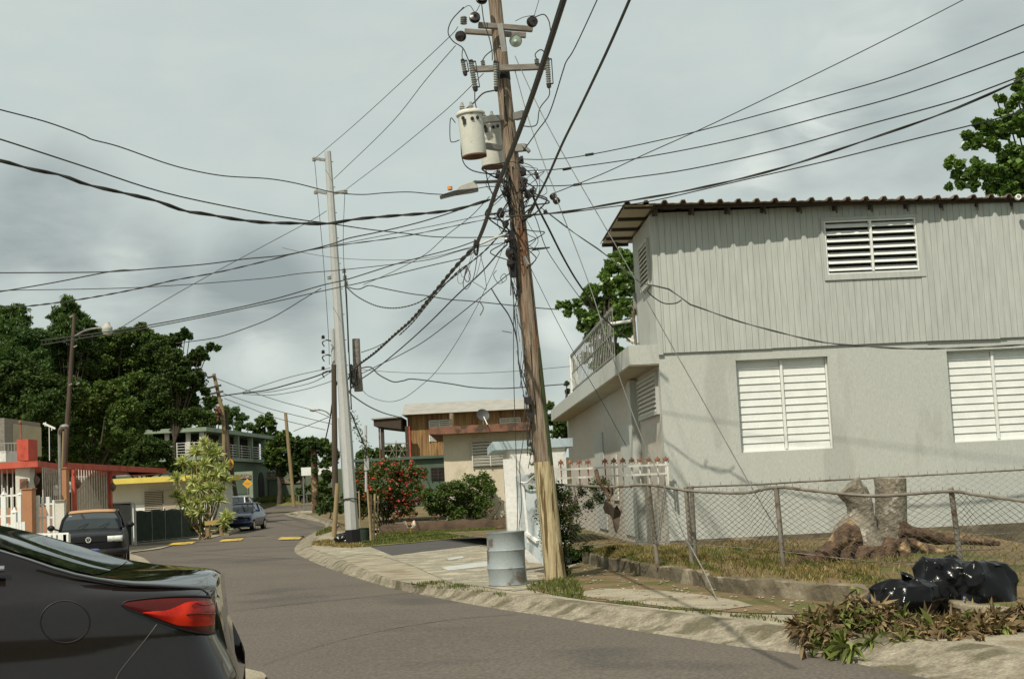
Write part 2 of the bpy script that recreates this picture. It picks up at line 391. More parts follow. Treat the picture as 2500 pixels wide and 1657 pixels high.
# a frame: a along the facade, b into the depth, z up
class Fr:
    def __init__(s, x, y, z, slope=0.0):
        s.o = Vector((x, y, z)); n = math.hypot(1, slope); s.ea = Vector((1 / n, slope / n, 0)); s.eb = Vector((-slope / n, 1 / n, 0)); s.ang = math.atan2(slope, 1)
    def pt(s, a, b, z): return s.o + s.ea * a + s.eb * b + Vector((0, 0, z))
    def px(s, u, v, b=0.0):
        """(a, z) where the pixel's ray meets the plane b"""
        d = ray(u, v); t = (s.o + s.eb * b - CAM).dot(s.eb) / d.dot(s.eb); p = CAM + d * t - s.o
        return p.dot(s.ea), p.z
    def box(s, mb, a0, a1, b0, b1, z0, z1):
        mb.box(s.pt((a0 + a1) / 2, (b0 + b1) / 2, (z0 + z1) / 2), (abs(a1 - a0), abs(b1 - b0), abs(z1 - z0)), rz=s.ang); return mb
    def wall(s, mb, a0, a1, z0, z1, b0, b1, holes=()):
        """wall slab with rectangular holes (a0,a1,z0,z1)"""
        As = sorted({a0, a1} | {h[i] for h in holes for i in (0, 1) if a0 < h[i] < a1})
        for i in range(len(As) - 1):
            x0, x1 = As[i], As[i + 1]; mid = (x0 + x1) / 2
            cuts = sorted((max(h[2], z0), min(h[3], z1)) for h in holes if h[0] < mid < h[1]); z = z0
            for c0, c1 in cuts:
                if c0 > z: s.box(mb, x0, x1, b0, b1, z, c0)
                z = max(z, c1)
            if z < z1: s.box(mb, x0, x1, b0, b1, z, z1)
        return mb

# ------------------------------------------------------------------ foliage
def leaf_mesh(name, pos, size, m, parent=None, aspect=.5, up=.35, droop=None, fold=0.0):
    """many leaf-shaped quads at pos (n,3)"""
    n = len(pos)
    nor = rng.normal(size=(n, 3)); nor[:, 2] = np.abs(nor[:, 2]) + up; nor /= np.linalg.norm(nor, axis=1)[:, None]
    d = rng.normal(size=(n, 3))
    if droop is not None: d[:, 2] -= droop
    d -= nor * (d * nor).sum(1)[:, None]; d /= np.linalg.norm(d, axis=1)[:, None] + 1e-9
    s = np.cross(nor, d); L_ = (size * rng.uniform(.6, 1.35, n))[:, None]
    a = pos - d * L_ * .5; c = pos + d * L_ * .5; b = pos + s * L_ * aspect * .5 - d * L_ * .05; e = pos - s * L_ * aspect * .5 - d * L_ * .05
    V = np.stack([a, b, c, e], 1).reshape(-1, 3)
    o0 = np.zeros(3)
    if parent is not None:
        q = parent
        while q is not None: o0 += np.array(q.location); q = q.parent
    else: o0 = np.array([V[:, 0].mean(), V[:, 1].mean(), V[:, 2].min()])
    me = bpy.data.meshes.new(name)
    me.vertices.add(4 * n); me.vertices.foreach_set('co', (V - o0).astype(np.float32).ravel())
    me.loops.add(4 * n); me.loops.foreach_set('vertex_index', np.arange(4 * n, dtype=np.int32))
    me.polygons.add(n); me.polygons.foreach_set('loop_start', np.arange(0, 4 * n, 4, dtype=np.int32)); me.polygons.foreach_set('loop_total', np.full(n, 4, dtype=np.int32))
    me.update(calc_edges=True); me.validate(); me.materials.append(m)
    o = bpy.data.objects.new(name, me); COL.objects.link(o)
    if parent is not None: o.parent = parent
    else: o.location = o0
    return o
def blob_points(blobs, n, clump=.3, shell=.5, per=26, flat=1.0):
    """leaf positions: clusters spread through ellipsoidal blobs (x,y,z,r)"""
    tot = sum(b[3] ** 2 for b in blobs); out = []
    for x, y, z, r in blobs:
        k = max(per, int(n * r * r / tot)); nc = max(6, int(per))
        dirs = rng.normal(size=(nc, 3)); dirs /= np.linalg.norm(dirs, axis=1)[:, None]
        cen = dirs * (r * rng.uniform(shell, 1.0, nc) * rng.uniform(.8, 1.1, nc))[:, None] * [1, 1, flat]
        cr_ = r * clump * rng.uniform(.6, 1.4, nc)
        idx = rng.integers(0, nc, k)
        q = rng.normal(size=(k, 3)); q /= np.linalg.norm(q, axis=1)[:, None]; q *= (rng.uniform(0, 1, k) ** .45)[:, None]
        out.append(cen[idx] + q * cr_[idx][:, None] * [1, 1, .7] + [x, y, z])
    return np.concatenate(out)
def tree(name, base, blobs, n, size, m, label, cat='tree', group=None, trunk_r=.25, clump=.3, shell=.5, per=26, aspect=.55, bark=None, droop=None, flat=1.0, trunk=True):
    t = thing(name, base, label, cat, group)
    leaf_mesh('crown', blob_points(blobs, n, clump, shell, per, flat), size, m, t, aspect=aspect, droop=droop)
    if trunk:
        mb = MB(); b = Vector(base); top = sum((Vector(q[:3]) for q in blobs), Vector()) / len(blobs)
        fork = b.lerp(Vector((top.x * .6 + b.x * .4, top.y * .6 + b.y * .4, top.z)), .55)
        mb.tube(catmull([b - Vector((0, 0, .2)), b.lerp(fork, .5) + Vector((.1, 0, 0)), fork], 4), [trunk_r * (1.25 - .5 * i / 8) for i in range(9)], 9)
        for q in blobs[:9]:
            c = Vector(q[:3]); mid = fork.lerp(c, .5) + Vector((0, 0, q[3] * .15))
            mb.tube(catmull([fork, mid, c], 3), [trunk_r * .4 * (1 - .85 * i / 6) + .012 for i in range(7)], 5)
        mb.build('trunk', bark or m_bark, t, smooth=True)
    return t
def pblobs(lst, Y, jit=.5):
    """(u,v,rpx) list -> world blobs about depth Y"""
    o = []
    for e in lst:
        u, v, r = e[:3]; y = Y + (e[3] if len(e) > 3 else random.uniform(-jit, jit) * r * Y / F * 2)
        p = P(u, v, y); o.append((p.x, p.y, p.z, r * y / F))
    return o
# ================================================================== GROUND
def sheet(name, pts, z, m, kind='structure', subdiv=False):
    mb = MB(); mb.add([(x, y, terr(y) + z) for x, y in pts], [tuple(range(len(pts)))])
    o = mb.build(name, m); tag(o, kind=kind)
    for p in o.data.polygons: pass
    if o.data.polygons[0].normal.z < 0: o.data.flip_normals()
    return o
ys = sorted(set(list(np.arange(-20, 140, 4.0)) + list(np.arange(140, 1500, 60.0))))
xs = list(np.arange(-120, 121, 8.0)); xs = [-900, -500, -250] + xs + [250, 500, 900]
mb = MB(); mb.grid([[(x, y, terr(y) - .04 + (0 if y < 140 else max(0, (abs(x + 20) - 60)) * .02)) for x in xs] for y in ys])
tag(mb.build('ground', m_field, smooth=True), kind='structure')

RP = [((2347, 1657), (2500, 1597)), ((2063, 1604), (2241, 1565)), ((1850, 1578), (1960, 1538)), ((1700, 1555), (1780, 1515)), ((1500, 1525), (1560, 1488)), ((1376, 1505), (1420, 1471)),
      ((1207, 1480), (1250, 1451)), ((1038, 1451), (1075, 1432)), ((937, 1430), (965, 1417)), ((835, 1395), (862, 1380)), ((764, 1366), (800, 1354)), ((727, 1344), (755, 1336)),
      ((743, 1319), (765, 1315)), ((768, 1303), (788, 1300)), ((791, 1293), (812, 1291)), ((797, 1280), (818, 1278)), ((754, 1267), (776, 1262)), ((703, 1254), (728, 1249)), ((820, 1247), (830, 1243))]
ro = [(5.6, -6), (4.9, 2), (4.1, 7)] + [XG(*a) for a, b in RP]
ri = [(6.1, -6), (5.4, 2), (4.6, 7)] + [XG(*b, .13) for a, b in RP]
ro_s = catmull(ro, 5); ri_s = catmull(ri, 5)
lo = [(-2.6, -6), (-2.3, 6), (-2.25, 12.3), (-2.9, 14.2), (-4.7, 20), (-6.8, 28), (-9.4, 37), (-11.8, 45), XG(319, 1350), XG(385, 1341), XG(429, 1330), XG(484, 1321), XG(549, 1305), XG(585, 1297), (-15.5, 86), (-20, 101), (-45, 108)]
lo_s = catmull(lo, 5)
def resample(p, n):
    p = np.array(p); s = np.concatenate([[0], np.cumsum(np.linalg.norm(np.diff(p, axis=0), axis=1))]); t = np.linspace(0, s[-1], n)
    return np.stack([np.interp(t, s, p[:, 0]), np.interp(t, s, p[:, 1])], 1)
A, B = resample(lo_s, 160), resample(ro_s, 160)
mb = MB(); mb.grid([[tuple(a * (1 - k / 8) + b * (k / 8)) + (terr((a * (1 - k / 8) + b * (k / 8))[1]) + .012 * math.sin(math.pi * k / 8),) for k in range(9)] for a, b in zip(A, B)])
tag(mb.build('road', m_asph, smooth=True), kind='structure')
mb = MB(); mb.grid([[(-60, y, terr(y) + .004), (-15, y, terr(y) + .004), (0, y, terr(y) + .004), (40, y, terr(y) + .004)] for y in (103, 108, 113, 116)])
tag(mb.build('cross_road', m_asph), kind='structure')
# long crack sealed across the road
mb = MB(); ck = [XG(u, v) for u, v in ((640, 1625), (720, 1597), (790, 1576), (880, 1553), (960, 1537), (1040, 1523), (1120, 1512), (1200, 1505), (1260, 1500))]
ck = catmull(ck, 6)
for i in range(len(ck) - 1):
    w_ = .012 + .008 * random.random(); j = random.uniform(-.012, .012)
    mb.add([(ck[i][0], ck[i][1] - w_, .0165), (ck[i + 1][0], ck[i + 1][1] - w_ + j, .0165), (ck[i + 1][0], ck[i + 1][1] + w_, .0165), (ck[i][0], ck[i][1] + w_, .0165)], [(0, 1, 2, 3)])
tag(mb.build('road_crack', m_asph2), kind='structure')
# kerb: rolled profile, slightly broken
mb = MB(); rows = []
nk = len(ro_s)
for i in range(nk):
    a, b = Vector(ro_s[i]), Vector(ri_s[i]); t = terr(a.y); row = []
    for k, (f, z) in enumerate(((-.35, -.01), (-.25, .018), (0, .02), (.15, .035), (.35, .07), (.6, .115), (.85, .14), (1.0, .142), (1.25, .139))):
        p = a.lerp(b, f); j = random.uniform(-.004, .004) + .003 * math.sin(i * .61 + k * 2.1)
        row.append((p.x, p.y, t + z + (j if 0 < k < 8 else 0)))
    rows.append(row)
mb.grid(rows); tag(mb.build('kerb', m_kerb, smooth=True), kind='structure')
# right pavement
wallB = [(1421, 1372), (1475, 1386), (1529, 1398), (1656, 1421), (1784, 1447), (1950, 1462), (2063, 1472), (2260, 1496), (2500, 1530)]
wb = [G(u, v, .14) for u, v in wallB]
fin = [(p.x, p.y) for p in wb][::-1]
far = [XG(*p, .13) for p in ((1380, 1380), (1290, 1372), (1262, 1330), (1215, 1300), (1183, 1284), (960, 1278), (880, 1275), (850, 1268))]
far = [(x, min(y, 65.0)) for x, y in far]; ri_in = [p for p in ri_s if p[1] < 65.0]
sheet('pavement', [(9, -6), ] + [] + ri_in[::1] + far[::-1] + fin[::-1] + [(9, 8)], .13, m_side)
# far right verge beyond the pavement
mb = MB(); rx_ = [q for q in ri_s if 64 < q[1] < 99]; mb.grid([[(x + (45 - x) * f, y, terr(y) + .125) for f in (0, .1, .3, 1)] for x, y in rx_]); tag(mb.build('verge', m_dirt), kind='structure')
sheet('back_yard', [(1.3, 30), (45, 30), (45, 65), (1.3, 65)], .10, m_dirt)
sheet('driveway_slab', [XG(*p, .135) for p in ((772, 1346), (800, 1337), (915, 1338), (960, 1354), (1187, 1328), (1290, 1375), (1330, 1432), (1255, 1442), (1180, 1432), (1105, 1424), (1003, 1378), (925, 1355), (870, 1352), (832, 1362))], .137, m_agg)
sheet('asphalt_apron', [XG(*p, .14) for p in ((905, 1334), (1000, 1326), (1110, 1315), (1225, 1302), (1255, 1318), (1187, 1328), (1080, 1340), (957, 1355))], .142, m_asph2)
sheet('paint_strip', [XG(*p, .14) for p in ((1077, 1385), (1130, 1377), (1193, 1369), (1250, 1364), (1256, 1374), (1195, 1381), (1130, 1388), (1095, 1392))], .143, m_paintstrip)
sheet('paint_strip', [XG(*p, .14) for p in ((1090, 1363), (1130, 1357), (1132, 1361), (1096, 1367))], .143, m_paintstrip)
sheet('lawn', [XG(*p, .14) for p in ((862, 1334), (905, 1333), (1000, 1325), (1110, 1314), (1225, 1301), (1262, 1296), (1262, 1279), (1100, 1284), (1000, 1292), (940, 1296), (905, 1312), (885, 1325))], .146, m_lawn)
sheet('dirt_patch', [XG(*p, .135) for p in ((1290, 1436), (1345, 1450), (1420, 1462), (1560, 1478), (1640, 1486), (1760, 1492), (1850, 1497), (1990, 1500), (2100, 1500), (2063, 1472), (1950, 1461), (1784, 1446), (1656, 1420), (1529, 1397), (1421, 1371), (1390, 1385), (1375, 1400), (1320, 1415))], .139, m_dirt)
sheet('broken_slab', [XG(*p, .14) for p in ((1400, 1447), (1470, 1436), (1600, 1440), (1720, 1452), (1800, 1466), (1840, 1478), (1760, 1489), (1640, 1482), (1540, 1470), (1440, 1458))], .145, m_side)
# painted speed hump
mb = MB(); hs = [XG(u, v) for u, v in ((318, 1334), (430, 1327), (600, 1315), (735, 1313))]
hs = catmull(hs, 10)
mb.grid([[(x, y + d, z) for d, z in ((-1.1, .012), (-.8, .05), (-.4, .085), (0, .095), (.4, .085), (.8, .05), (1.1, .012))] for x, y in hs])
tag(mb.build('speed_hump', m_asph, smooth=True), kind='structure')
for a, b in (((424, 1329), (484, 1325)), ((549, 1320), (600, 1317)), ((690, 1315), (742, 1314))):
    pa, pb = G(*a, .02), G(*b, .02); mb = MB()
    q = [pa.lerp(pb, k / 6) for k in range(7)]
    mb.grid([[(p.x, p.y + d - .3, z) for d, z in ((-.85, .04), (-.6, .073), (-.3, .095), (0, .108))] for p in q])
    tag(mb.build('road_marking', m_yellow), kind='structure')
# left concrete apron
sheet('left_pavement', lo_s[8:70] + [(-15.2, 80), (-30, 80), (-30, 10), (-8, 4), (-2.4, 4)], .03, m_side)

def blades(name, pts, h, m, parent=None, width=.012, lean=.5, kind=None):
    pts = np.asarray(pts); n = len(pts)
    hh = h * rng.uniform(.4, 1.3, n); ang = rng.uniform(0, 2 * np.pi, n); l = rng.uniform(0, lean, n) * hh; a2 = rng.uniform(0, 2 * np.pi, n)
    wd = width * rng.uniform(.6, 1.4, n)
    dx = np.stack([np.cos(ang) * wd, np.sin(ang) * wd, 0 * wd], 1); tip = pts + np.stack([np.cos(a2) * l, np.sin(a2) * l, hh], 1)
    mid = (pts + tip) / 2 + np.stack([0 * l, 0 * l, hh * .12], 1)
    V = np.stack([pts - dx, pts + dx, mid + dx * .7, tip, mid - dx * .7], 1).reshape(-1, 3)
    me = bpy.data.meshes.new(name); c = V.mean(0); c[2] = V[:, 2].min()
    me.from_pydata((V - c).tolist(), [], [(5 * i, 5 * i + 1, 5 * i + 2, 5 * i + 3, 5 * i + 4) for i in range(n)]); me.materials.append(m)
    o = bpy.data.objects.new(name, me); COL.objects.link(o); o.location = c
    if parent: o.parent = parent; o.location = Vector(c) - parent.location
    if kind: tag(o, kind=kind)
    return o
def inpoly(poly, n, clumpy=0):
    poly = np.array(poly); lo_, hi_ = poly.min(0), poly.max(0); out = []
    cl = rng.uniform(lo_, hi_, (60, 2))
    while len(out) < n:
        p = rng.uniform(lo_, hi_) if random.random() > clumpy else cl[rng.integers(60)] + rng.normal(size=2) * .12
        c = False; k = len(poly)
        for i in range(k):
            a, b = poly[i], poly[i - 1]
            if (a[1] > p[1]) != (b[1] > p[1]) and p[0] < (b[0] - a[0]) * (p[1] - a[1]) / (b[1] - a[1]) + a[0]: c = not c
        if c: out.append(p)
    return np.array(out)

# ================================================================== LOW WALL, TERRACE
topL = [(1412, 1354), (1500, 1366), (1605, 1381), (1720, 1393), (1950, 1416), (2063, 1436), (2260, 1462), (2500, 1500)]
lw = thing('low_wall', (wb[3].x, wb[3].y, .1), 'low mossy concrete retaining wall below the bent chain link fence', 'wall')
mb = MB(); wpts = catmull([tuple(p) for p in wb] + [(7.5, 12.6, .14)], 5); rows = []
for i, p in enumerate(wpts):
    p = Vector(p); d = Vector(wpts[min(i + 1, len(wpts) - 1)]) - Vector(wpts[max(i - 1, 0)]); nrm = Vector((-d.y, d.x, 0)).normalized()
    if nrm.y < 0: nrm = -nrm
    zt = .335 + .012 * math.sin(i * .9) + .01 * math.sin(i * 2.3); zt -= .05 * max(0, (i - 30)) / 15
    j = .012 * math.sin(i * 1.9)
    rows.append([tuple(p + nrm * (j) + Vector((0, 0, -.06))), tuple(p + nrm * (.01 + j) + Vector((0, 0, (zt - .14) * .5))), tuple(p + nrm * .005 + Vector((0, 0, zt - .155))), tuple(p + nrm * .02 + Vector((0, 0, zt - .14))), tuple(p + nrm * .15 + Vector((0, 0, zt - .14))), tuple(p + nrm * .16 + Vector((0, 0, -.06)))])
mb.grid(rows); mb.build('wall_face', m_oldconc, lw, smooth=True)

c0 = P(1616, 1000, 24.5)
H = Fr(c0.x, c0.y, 0, .047)
fr_line = [Vector(p) + Vector((0, .1, 0)) for p in wpts]
mb = MB(); rows = []
for i, p in enumerate(fr_line):
    ax = (p - H.o).dot(H.ea); q = H.pt(ax * 1.0 + .35, .3, 0); row = []
    for k in range(9):
        f = k / 8; r_ = Vector((p.x, p.y, 0)).lerp(Vector((q.x, q.y, 0)), f); z = .30 + .19 * f ** 1.2 + .02 * math.sin(i * .8 + k * 1.3)
        if i > 32: z -= .05 * (i - 32) / 14 * (1 - f)
        row.append((r_.x, r_.y, z))
    rows.append(row)
mb.grid(rows); tag(mb.build('yard_soil', m_dirt, smooth=True), kind='structure')
sheet('yard_soil_side', [H.pt(.3, .3, 0)[:2], H.pt(-.6, -.6, 0)[:2], (wb[0].x + .05, wb[0].y), (wb[0].x - .35, wb[0].y + 2.0), H.pt(-4, 20, 0)[:2], H.pt(.3, 20, 0)[:2]], .36, m_dirt)
def terr_pts(n, u0=1410, u1=2600, f0=0, f1=1, clumpy=.5):
    o = []; cl = [(random.random(), random.random()) for _ in range(45)]
    while len(o) < n:
        if random.random() < clumpy:
            c = random.choice(cl); i, f = c[0] + random.gauss(0, .012), c[1] + random.gauss(0, .05)
        else: i, f = random.random(), random.random()
        if not (0 <= i < 1 and 0 <= f < 1): continue
        f = f0 + (f1 - f0) * f; k = i * (len(rows) - 1); k0 = int(k); a = Vector(rows[k0][0]).lerp(Vector(rows[min(k0 + 1, len(rows) - 1)][0]), k - k0); b = Vector(rows[k0][8]).lerp(Vector(rows[min(k0 + 1, len(rows) - 1)][8]), k - k0)
        p = a.lerp(b, f); p.z = .30 + .19 * f ** 1.2; o.append(tuple(p))
    return o
blades('yard_grass', terr_pts(5200, f0=.12, f1=.80, clumpy=.8), .06, m_grass, kind='stuff', width=.008, lean=.9)
blades('dry_yard_grass', terr_pts(12000, f0=.0, f1=.95), .06, m_grassdry, kind='stuff', width=.008, lean=1.2)
pv = inpoly([XG(*p, .14) for p in ((1400, 1462), (1440, 1466), (1560, 1480), (1700, 1496), (1850, 1512), (1980, 1530), (1980, 1522), (1850, 1502), (1700, 1487), (1560, 1471), (1430, 1458))], 520, .95)
blades('kerbside_grass', [(x, y, .14) for x, y in pv], .03, m_grass, kind='stuff', width=.007, lean=1.0)
pv = inpoly([XG(*p, .14) for p in ((1280, 1440), (1330, 1452), (1430, 1462), (1420, 1440), (1400, 1400), (1385, 1385), (1340, 1420), (1300, 1425))], 750, .7)
blades('weeds_at_pole', [(x, y, .14) for x, y in pv], .07, m_grass, kind='stuff', width=.010, lean=.9)
pv = inpoly([XG(*p, .14) for p in ((868, 1332), (905, 1332), (1000, 1324), (1110, 1313), (1225, 1300), (1262, 1295), (1262, 1280), (1100, 1285), (1000, 1293), (940, 1297), (905, 1312))], 15000, .1)
blades('lawn_grass', [(x, y, .14) for x, y in pv], .055, m_grass, kind='stuff', width=.018, lean=1.0)
pv = inpoly([XG(*p, .14) for p in ((760, 1330), (860, 1338), (900, 1332), (850, 1318), (800, 1320), (770, 1322))], 1800, .7)
blades('verge_grass', [(x, y, .14) for x, y in pv], .08, m_grassdry, kind='stuff', width=.014, lean=1.0)
pv = inpoly([XG(*p, .14) for p in ((768, 1309), (800, 1300), (812, 1292), (805, 1288), (790, 1296))], 700, .3)
blades('edge_weeds', [(x, y, .12) for x, y in pv], .16, m_grass, kind='stuff', width=.02, lean=.8)
pv = inpoly([XG(*p, .14) for p in ((1000, 1435), (1100, 1438), (1240, 1458), (1240, 1450), (1190, 1436), (1080, 1420), (1000, 1424))], 500, .93)
blades('crack_weeds', [(x, y, .14) for x, y in pv], .045, m_grass, kind='stuff', width=.007, lean=.9)
mb = MB()
for _ in range(260):
    x, y = inpoly([XG(*p, .14) for p in ((1290, 1436), (1560, 1478), (1850, 1497), (2100, 1500), (1950, 1461), (1656, 1420), (1421, 1371))], 1)[0]
    r_ = random.uniform(.006, .03); mb.ball((x, y, .142 + r_ * .3), (r_, r_ * .8, r_ * .5), 6, 4, .25)
tag(mb.build('gravel', m_side), kind='stuff')

# ================================================================== GREY HOUSE
gh = thing('grey_house', tuple(H.pt(3, 2, .3)), 'pale grey two-storey house with board siding above smooth stucco and white louvred windows', 'house')
def rect(pts, b=0):
    q = [H.px(*p, b) for p in pts]
    return (q[0][0] * .5 + q[3][0] * .5, q[1][0] * .5 + q[2][0] * .5, q[2][1] * .5 + q[3][1] * .5, q[0][1] * .5 + q[1][1] * .5)
w1 = rect(((1795, 880), (2021, 869), (2036, 1094), (1811, 1104)))
w2q = H.px(2311, 857); w2b = H.px(2328, 1080); w2 = (w2q[0] * .5 + w2b[0] * .5, w2q[0] * .5 + w2b[0] * .5 + (w1[1] - w1[0]) * 1.03, w2b[1], w2q[1])
w3 = rect(((2009, 541), (2235, 529), (2244, 661), (2020, 671)), -.03)
zs = H.px(1900, 846)[1]; a_end = 10.5; ZR = 6.2
mb = MB(); H.wall(mb, 0, a_end, .2, zs + .25, 0, .18, [w1, w2]); mb.build('wall', m_gwall, gh)
# plinth stain line and side wall
mb = MB(); mb.box(H.pt(.09, 10, 1.95), (.18, 19.6, 3.5), rz=H.ang); mb.build('side_wall', m_gsidew, gh)
mb = MB(); H.box(mb, 0, a_end, -.02, -.002, .2, .56); mb.build('plinth', m_oldconc, gh)
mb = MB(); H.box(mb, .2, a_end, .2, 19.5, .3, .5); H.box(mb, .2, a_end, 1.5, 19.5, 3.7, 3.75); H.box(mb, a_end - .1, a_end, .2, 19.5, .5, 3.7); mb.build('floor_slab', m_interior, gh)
# upper storey: boards, each with a real gap
mb = MB(); a = H.px(1600, 700)[0]; A0 = a; bw = .108; k = 0; steps = [(H.px(1888, 850)[0], zs - .055), (H.px(2257, 830)[0], zs - .01), (H.px(2443, 828)[0], zs + .105), (99, zs + .135)]
segs = [(H.px(1600, 863), H.px(1888, 851), 0), (H.px(1888, 851.5), H.px(2257, 835), .012), (H.px(2257, 833), H.px(2443, 827), 0), (H.px(2443, 825), H.px(2620, 817), 0)]
while a < a_end:
    zb = next((za_ + (zb_ - za_) * (a + bw * .5 - xa_) / (xb_ - xa_) + st_) for (xa_, za_), (xb_, zb_), st_ in segs if a + bw * .5 < xb_ or xb_ > 6.2)
    a1 = min(a + bw - .005, a_end); bo = -.035 - (.012 if steps[1][0] < a < steps[2][0] else 0)
    H.wall(mb, a, a1, zb, ZR - .02, bo, 0.0, [w3]); a += bw
mb.build('siding', m_gside, gh)
mb = MB(); H.wall(mb, A0 + .004, a_end, zs + .255, ZR - .03, -.022, .12, [w3]); mb.build('siding_backing', m_groove, gh)
mb = MB(); b_ = -.03; 
while b_ < 2.42:
    H.box(mb, A0 - .02, A0, b_, b_ + bw - .007, zs + .1, ZR - .04); b_ += bw
H.box(mb, A0, A0 + .1, 0.001, 2.42, zs + .1, ZR - .05); H.box(mb, A0 + .1, a_end, 2.3, 2.42, zs + .1, ZR - .05)
mb.build('side_siding', m_gside, gh)
mb = MB(); H.box(mb, A0 - .03, A0 + .06, -.05, -.036, zs - .05, ZR - .05); mb.build('corner_board', m_gside, gh)
def louvre(rc, n, b0, parent_name='window', tilt=20, casing=None, frame_w=.03, split=True, sag=0, side=None):
    a0, a1, z0, z1 = rc
    f = MB(); H.box(f, a0, a0 + frame_w, b0, b0 + .07, z0, z1); H.box(f, a1 - frame_w, a1, b0, b0 + .07, z0, z1)
    H.box(f, a0 + frame_w, a1 - frame_w, b0, b0 + .07, z0, z0 + frame_w); H.box(f, a0 + frame_w, a1 - frame_w, b0, b0 + .07, z1 - frame_w, z1)
    mids = (a0 + a1) / 2
    if split: H.box(f, mids - .022, mids + .022, b0 - .015, b0 + .07, z0 + frame_w, z1 - frame_w)
    w_ = f.build('window', m_white, gh, bevel=.003)
    s = MB(); hh = (z1 - z0 - 2 * frame_w) / n
    for x0, x1 in (((a0 + frame_w + .006, mids - .028), (mids + .028, a1 - frame_w - .006)) if split else ((a0 + frame_w, a1 - frame_w),)):
        for i in range(n):
            zc = z0 + frame_w + hh * (i + .5); t = R(tilt + random.uniform(-1.2, 1.2)); c = H.pt((x0 + x1) / 2, b0 + .03, zc)
            Mx = Matrix.Rotation(H.ang, 3, 'Z') @ Matrix.Rotation(t, 3, 'X') @ Matrix.Rotation(random.uniform(-.004, .004), 3, 'Y')
            s.box(c, (x1 - x0, .008, hh * (1.04 if abs(tilt) > 30 else 1.1)), M=Mx)
            s.box(c + Mx @ Vector((0, -.005, -hh * .5)), (x1 - x0, .006, .006), M=Mx)
    s.build('louvre', m_white, w_)
    d = MB(); H.box(d, a0, a1, b0 + .13, b0 + .14, z0, z1); d.build('pane', m_dark if abs(tilt) > 30 else m_beige, w_)
    if casing:
        cz = MB(); o_ = casing
        for q in ((a0 - o_ * .5, a0 - .001, z0 - .1, z1 + .05), (a1 + .001, a1 + o_, z0 - .1, z1 + .05), (a0, a1, z1 + .001, z1 + .05), (a0, a1, z0 - .1, z0 - .001)): H.box(cz, q[0], q[1], -.062, -.04, q[2], q[3])
        cz.build('casing', m_gside, w_)
    return w_
louvre(w1, 12, .09, tilt=-7)
louvre(w2, 12, .09, tilt=-7)
louvre(w3, 7, -.045, tilt=-50, casing=.1)
# jalousie on the upper side wall and on the lower side wall
def side_louvre(a, b0, b1, z0, z1, n, tilt=30):
    f = MB()
    for q in ((b0, b0 + .05, z0, z1), (b1 - .05, b1, z0, z1), (b0 + .05, b1 - .05, z1 - .05, z1), (b0 + .05, b1 - .05, z0, z0 + .05)): H.box(f, a - .05, a + .01, *q)
    w_ = f.build('window', m_gside, gh); s = MB(); hh = (z1 - z0 - .1) / n
    for i in range(n):
        c = H.pt(a - .03, (b0 + b1) / 2, z0 + .05 + hh * (i + .5)); s.box(c, (.01, b1 - b0 - .1, hh), M=Matrix.Rotation(H.ang, 3, 'Z') @ Matrix.Rotation(R(tilt), 3, 'Y'))
    s.build('louvre', m_housewhite, w_)
side_louvre(A0 - .03, .25, 1.35, H.px(1590, 690)[1], H.px(1590, 560)[1] - .1, 9)
side_louvre(-.005, .25, 2.7, 2.72, 3.45, 8)
for b0, b1, z1 in ((4.2, 6.0, 2.8), (9.6, 11.6, 2.8)):
    mb = MB(); H.box(mb, -.03, -.002, b0, b1, .5, z1); d = mb.build('door', m_gside, gh); mb = MB(); mb.ball(H.pt(-.06, b0 + .12, 1.5), .04, 8, 6); mb.build('handle', m_galv, d)
mb = MB(); H.box(mb, -.16, 0, 2.9, 3.4, .4, 3.5); mb.build('pilaster', m_gwall, gh)
mb = MB(); H.box(mb, -.03, -.004, 7.0, 8.0, 1.2, 2.2); mb.build('window', m_housewhite, gh)
# slab with balcony
sa = -.51; zt_, zb_ = H.px(1545, 843)[1], H.px(1545, 893)[1]
mb = MB(); H.box(mb, sa, -.001, -.0, 19.4, zb_ + .02, zt_); H.box(mb, 0, a_end, 2.43, 19.4, zt_ - .1, zt_); mb.build('balcony_slab', m_gwall, gh)
mb = MB(); H.box(mb, sa + .01, -.002, .01, 19.4, zb_, zb_ + .02); mb.build('soffit', m_soffit, gh)
rl = MB(); zr = zt_ + .95
rl.bar(H.pt(sa + .05, 2.5, zr), H.pt(sa + .05, 12, zr), .05, .05); rl.bar(H.pt(sa + .05, 2.5, zt_ + .08), H.pt(sa + .05, 12, zt_ + .08), .03, .03); rl.bar(H.pt(sa + .05, 2.5, zt_ + .5), H.pt(sa + .05, 12, zt_ + .5), .02, .02)
b_ = 2.5
while b_ < 12: rl.bar(H.pt(sa + .05, b_, zt_), H.pt(sa + .05, b_, zr), .016, .016); b_ += .32
for k in range(8):
    b_ = 2.6 + k * 1.15
    for s_ in (-1, 1): rl.tube([H.pt(sa + .05, b_ + .5 + s_ * .22 * math.cos(t), zt_ + .5 + .3 * math.sin(t)) for t in np.linspace(0, 3.14, 8)], .01, 4)
rl.build('balcony_railing', m_galv, gh)
mb = MB(); H.box(mb, sa, sa + .2, 11.9, 12.1, zt_, zt_ + .98); mb.build('railing_post', m_white, gh)
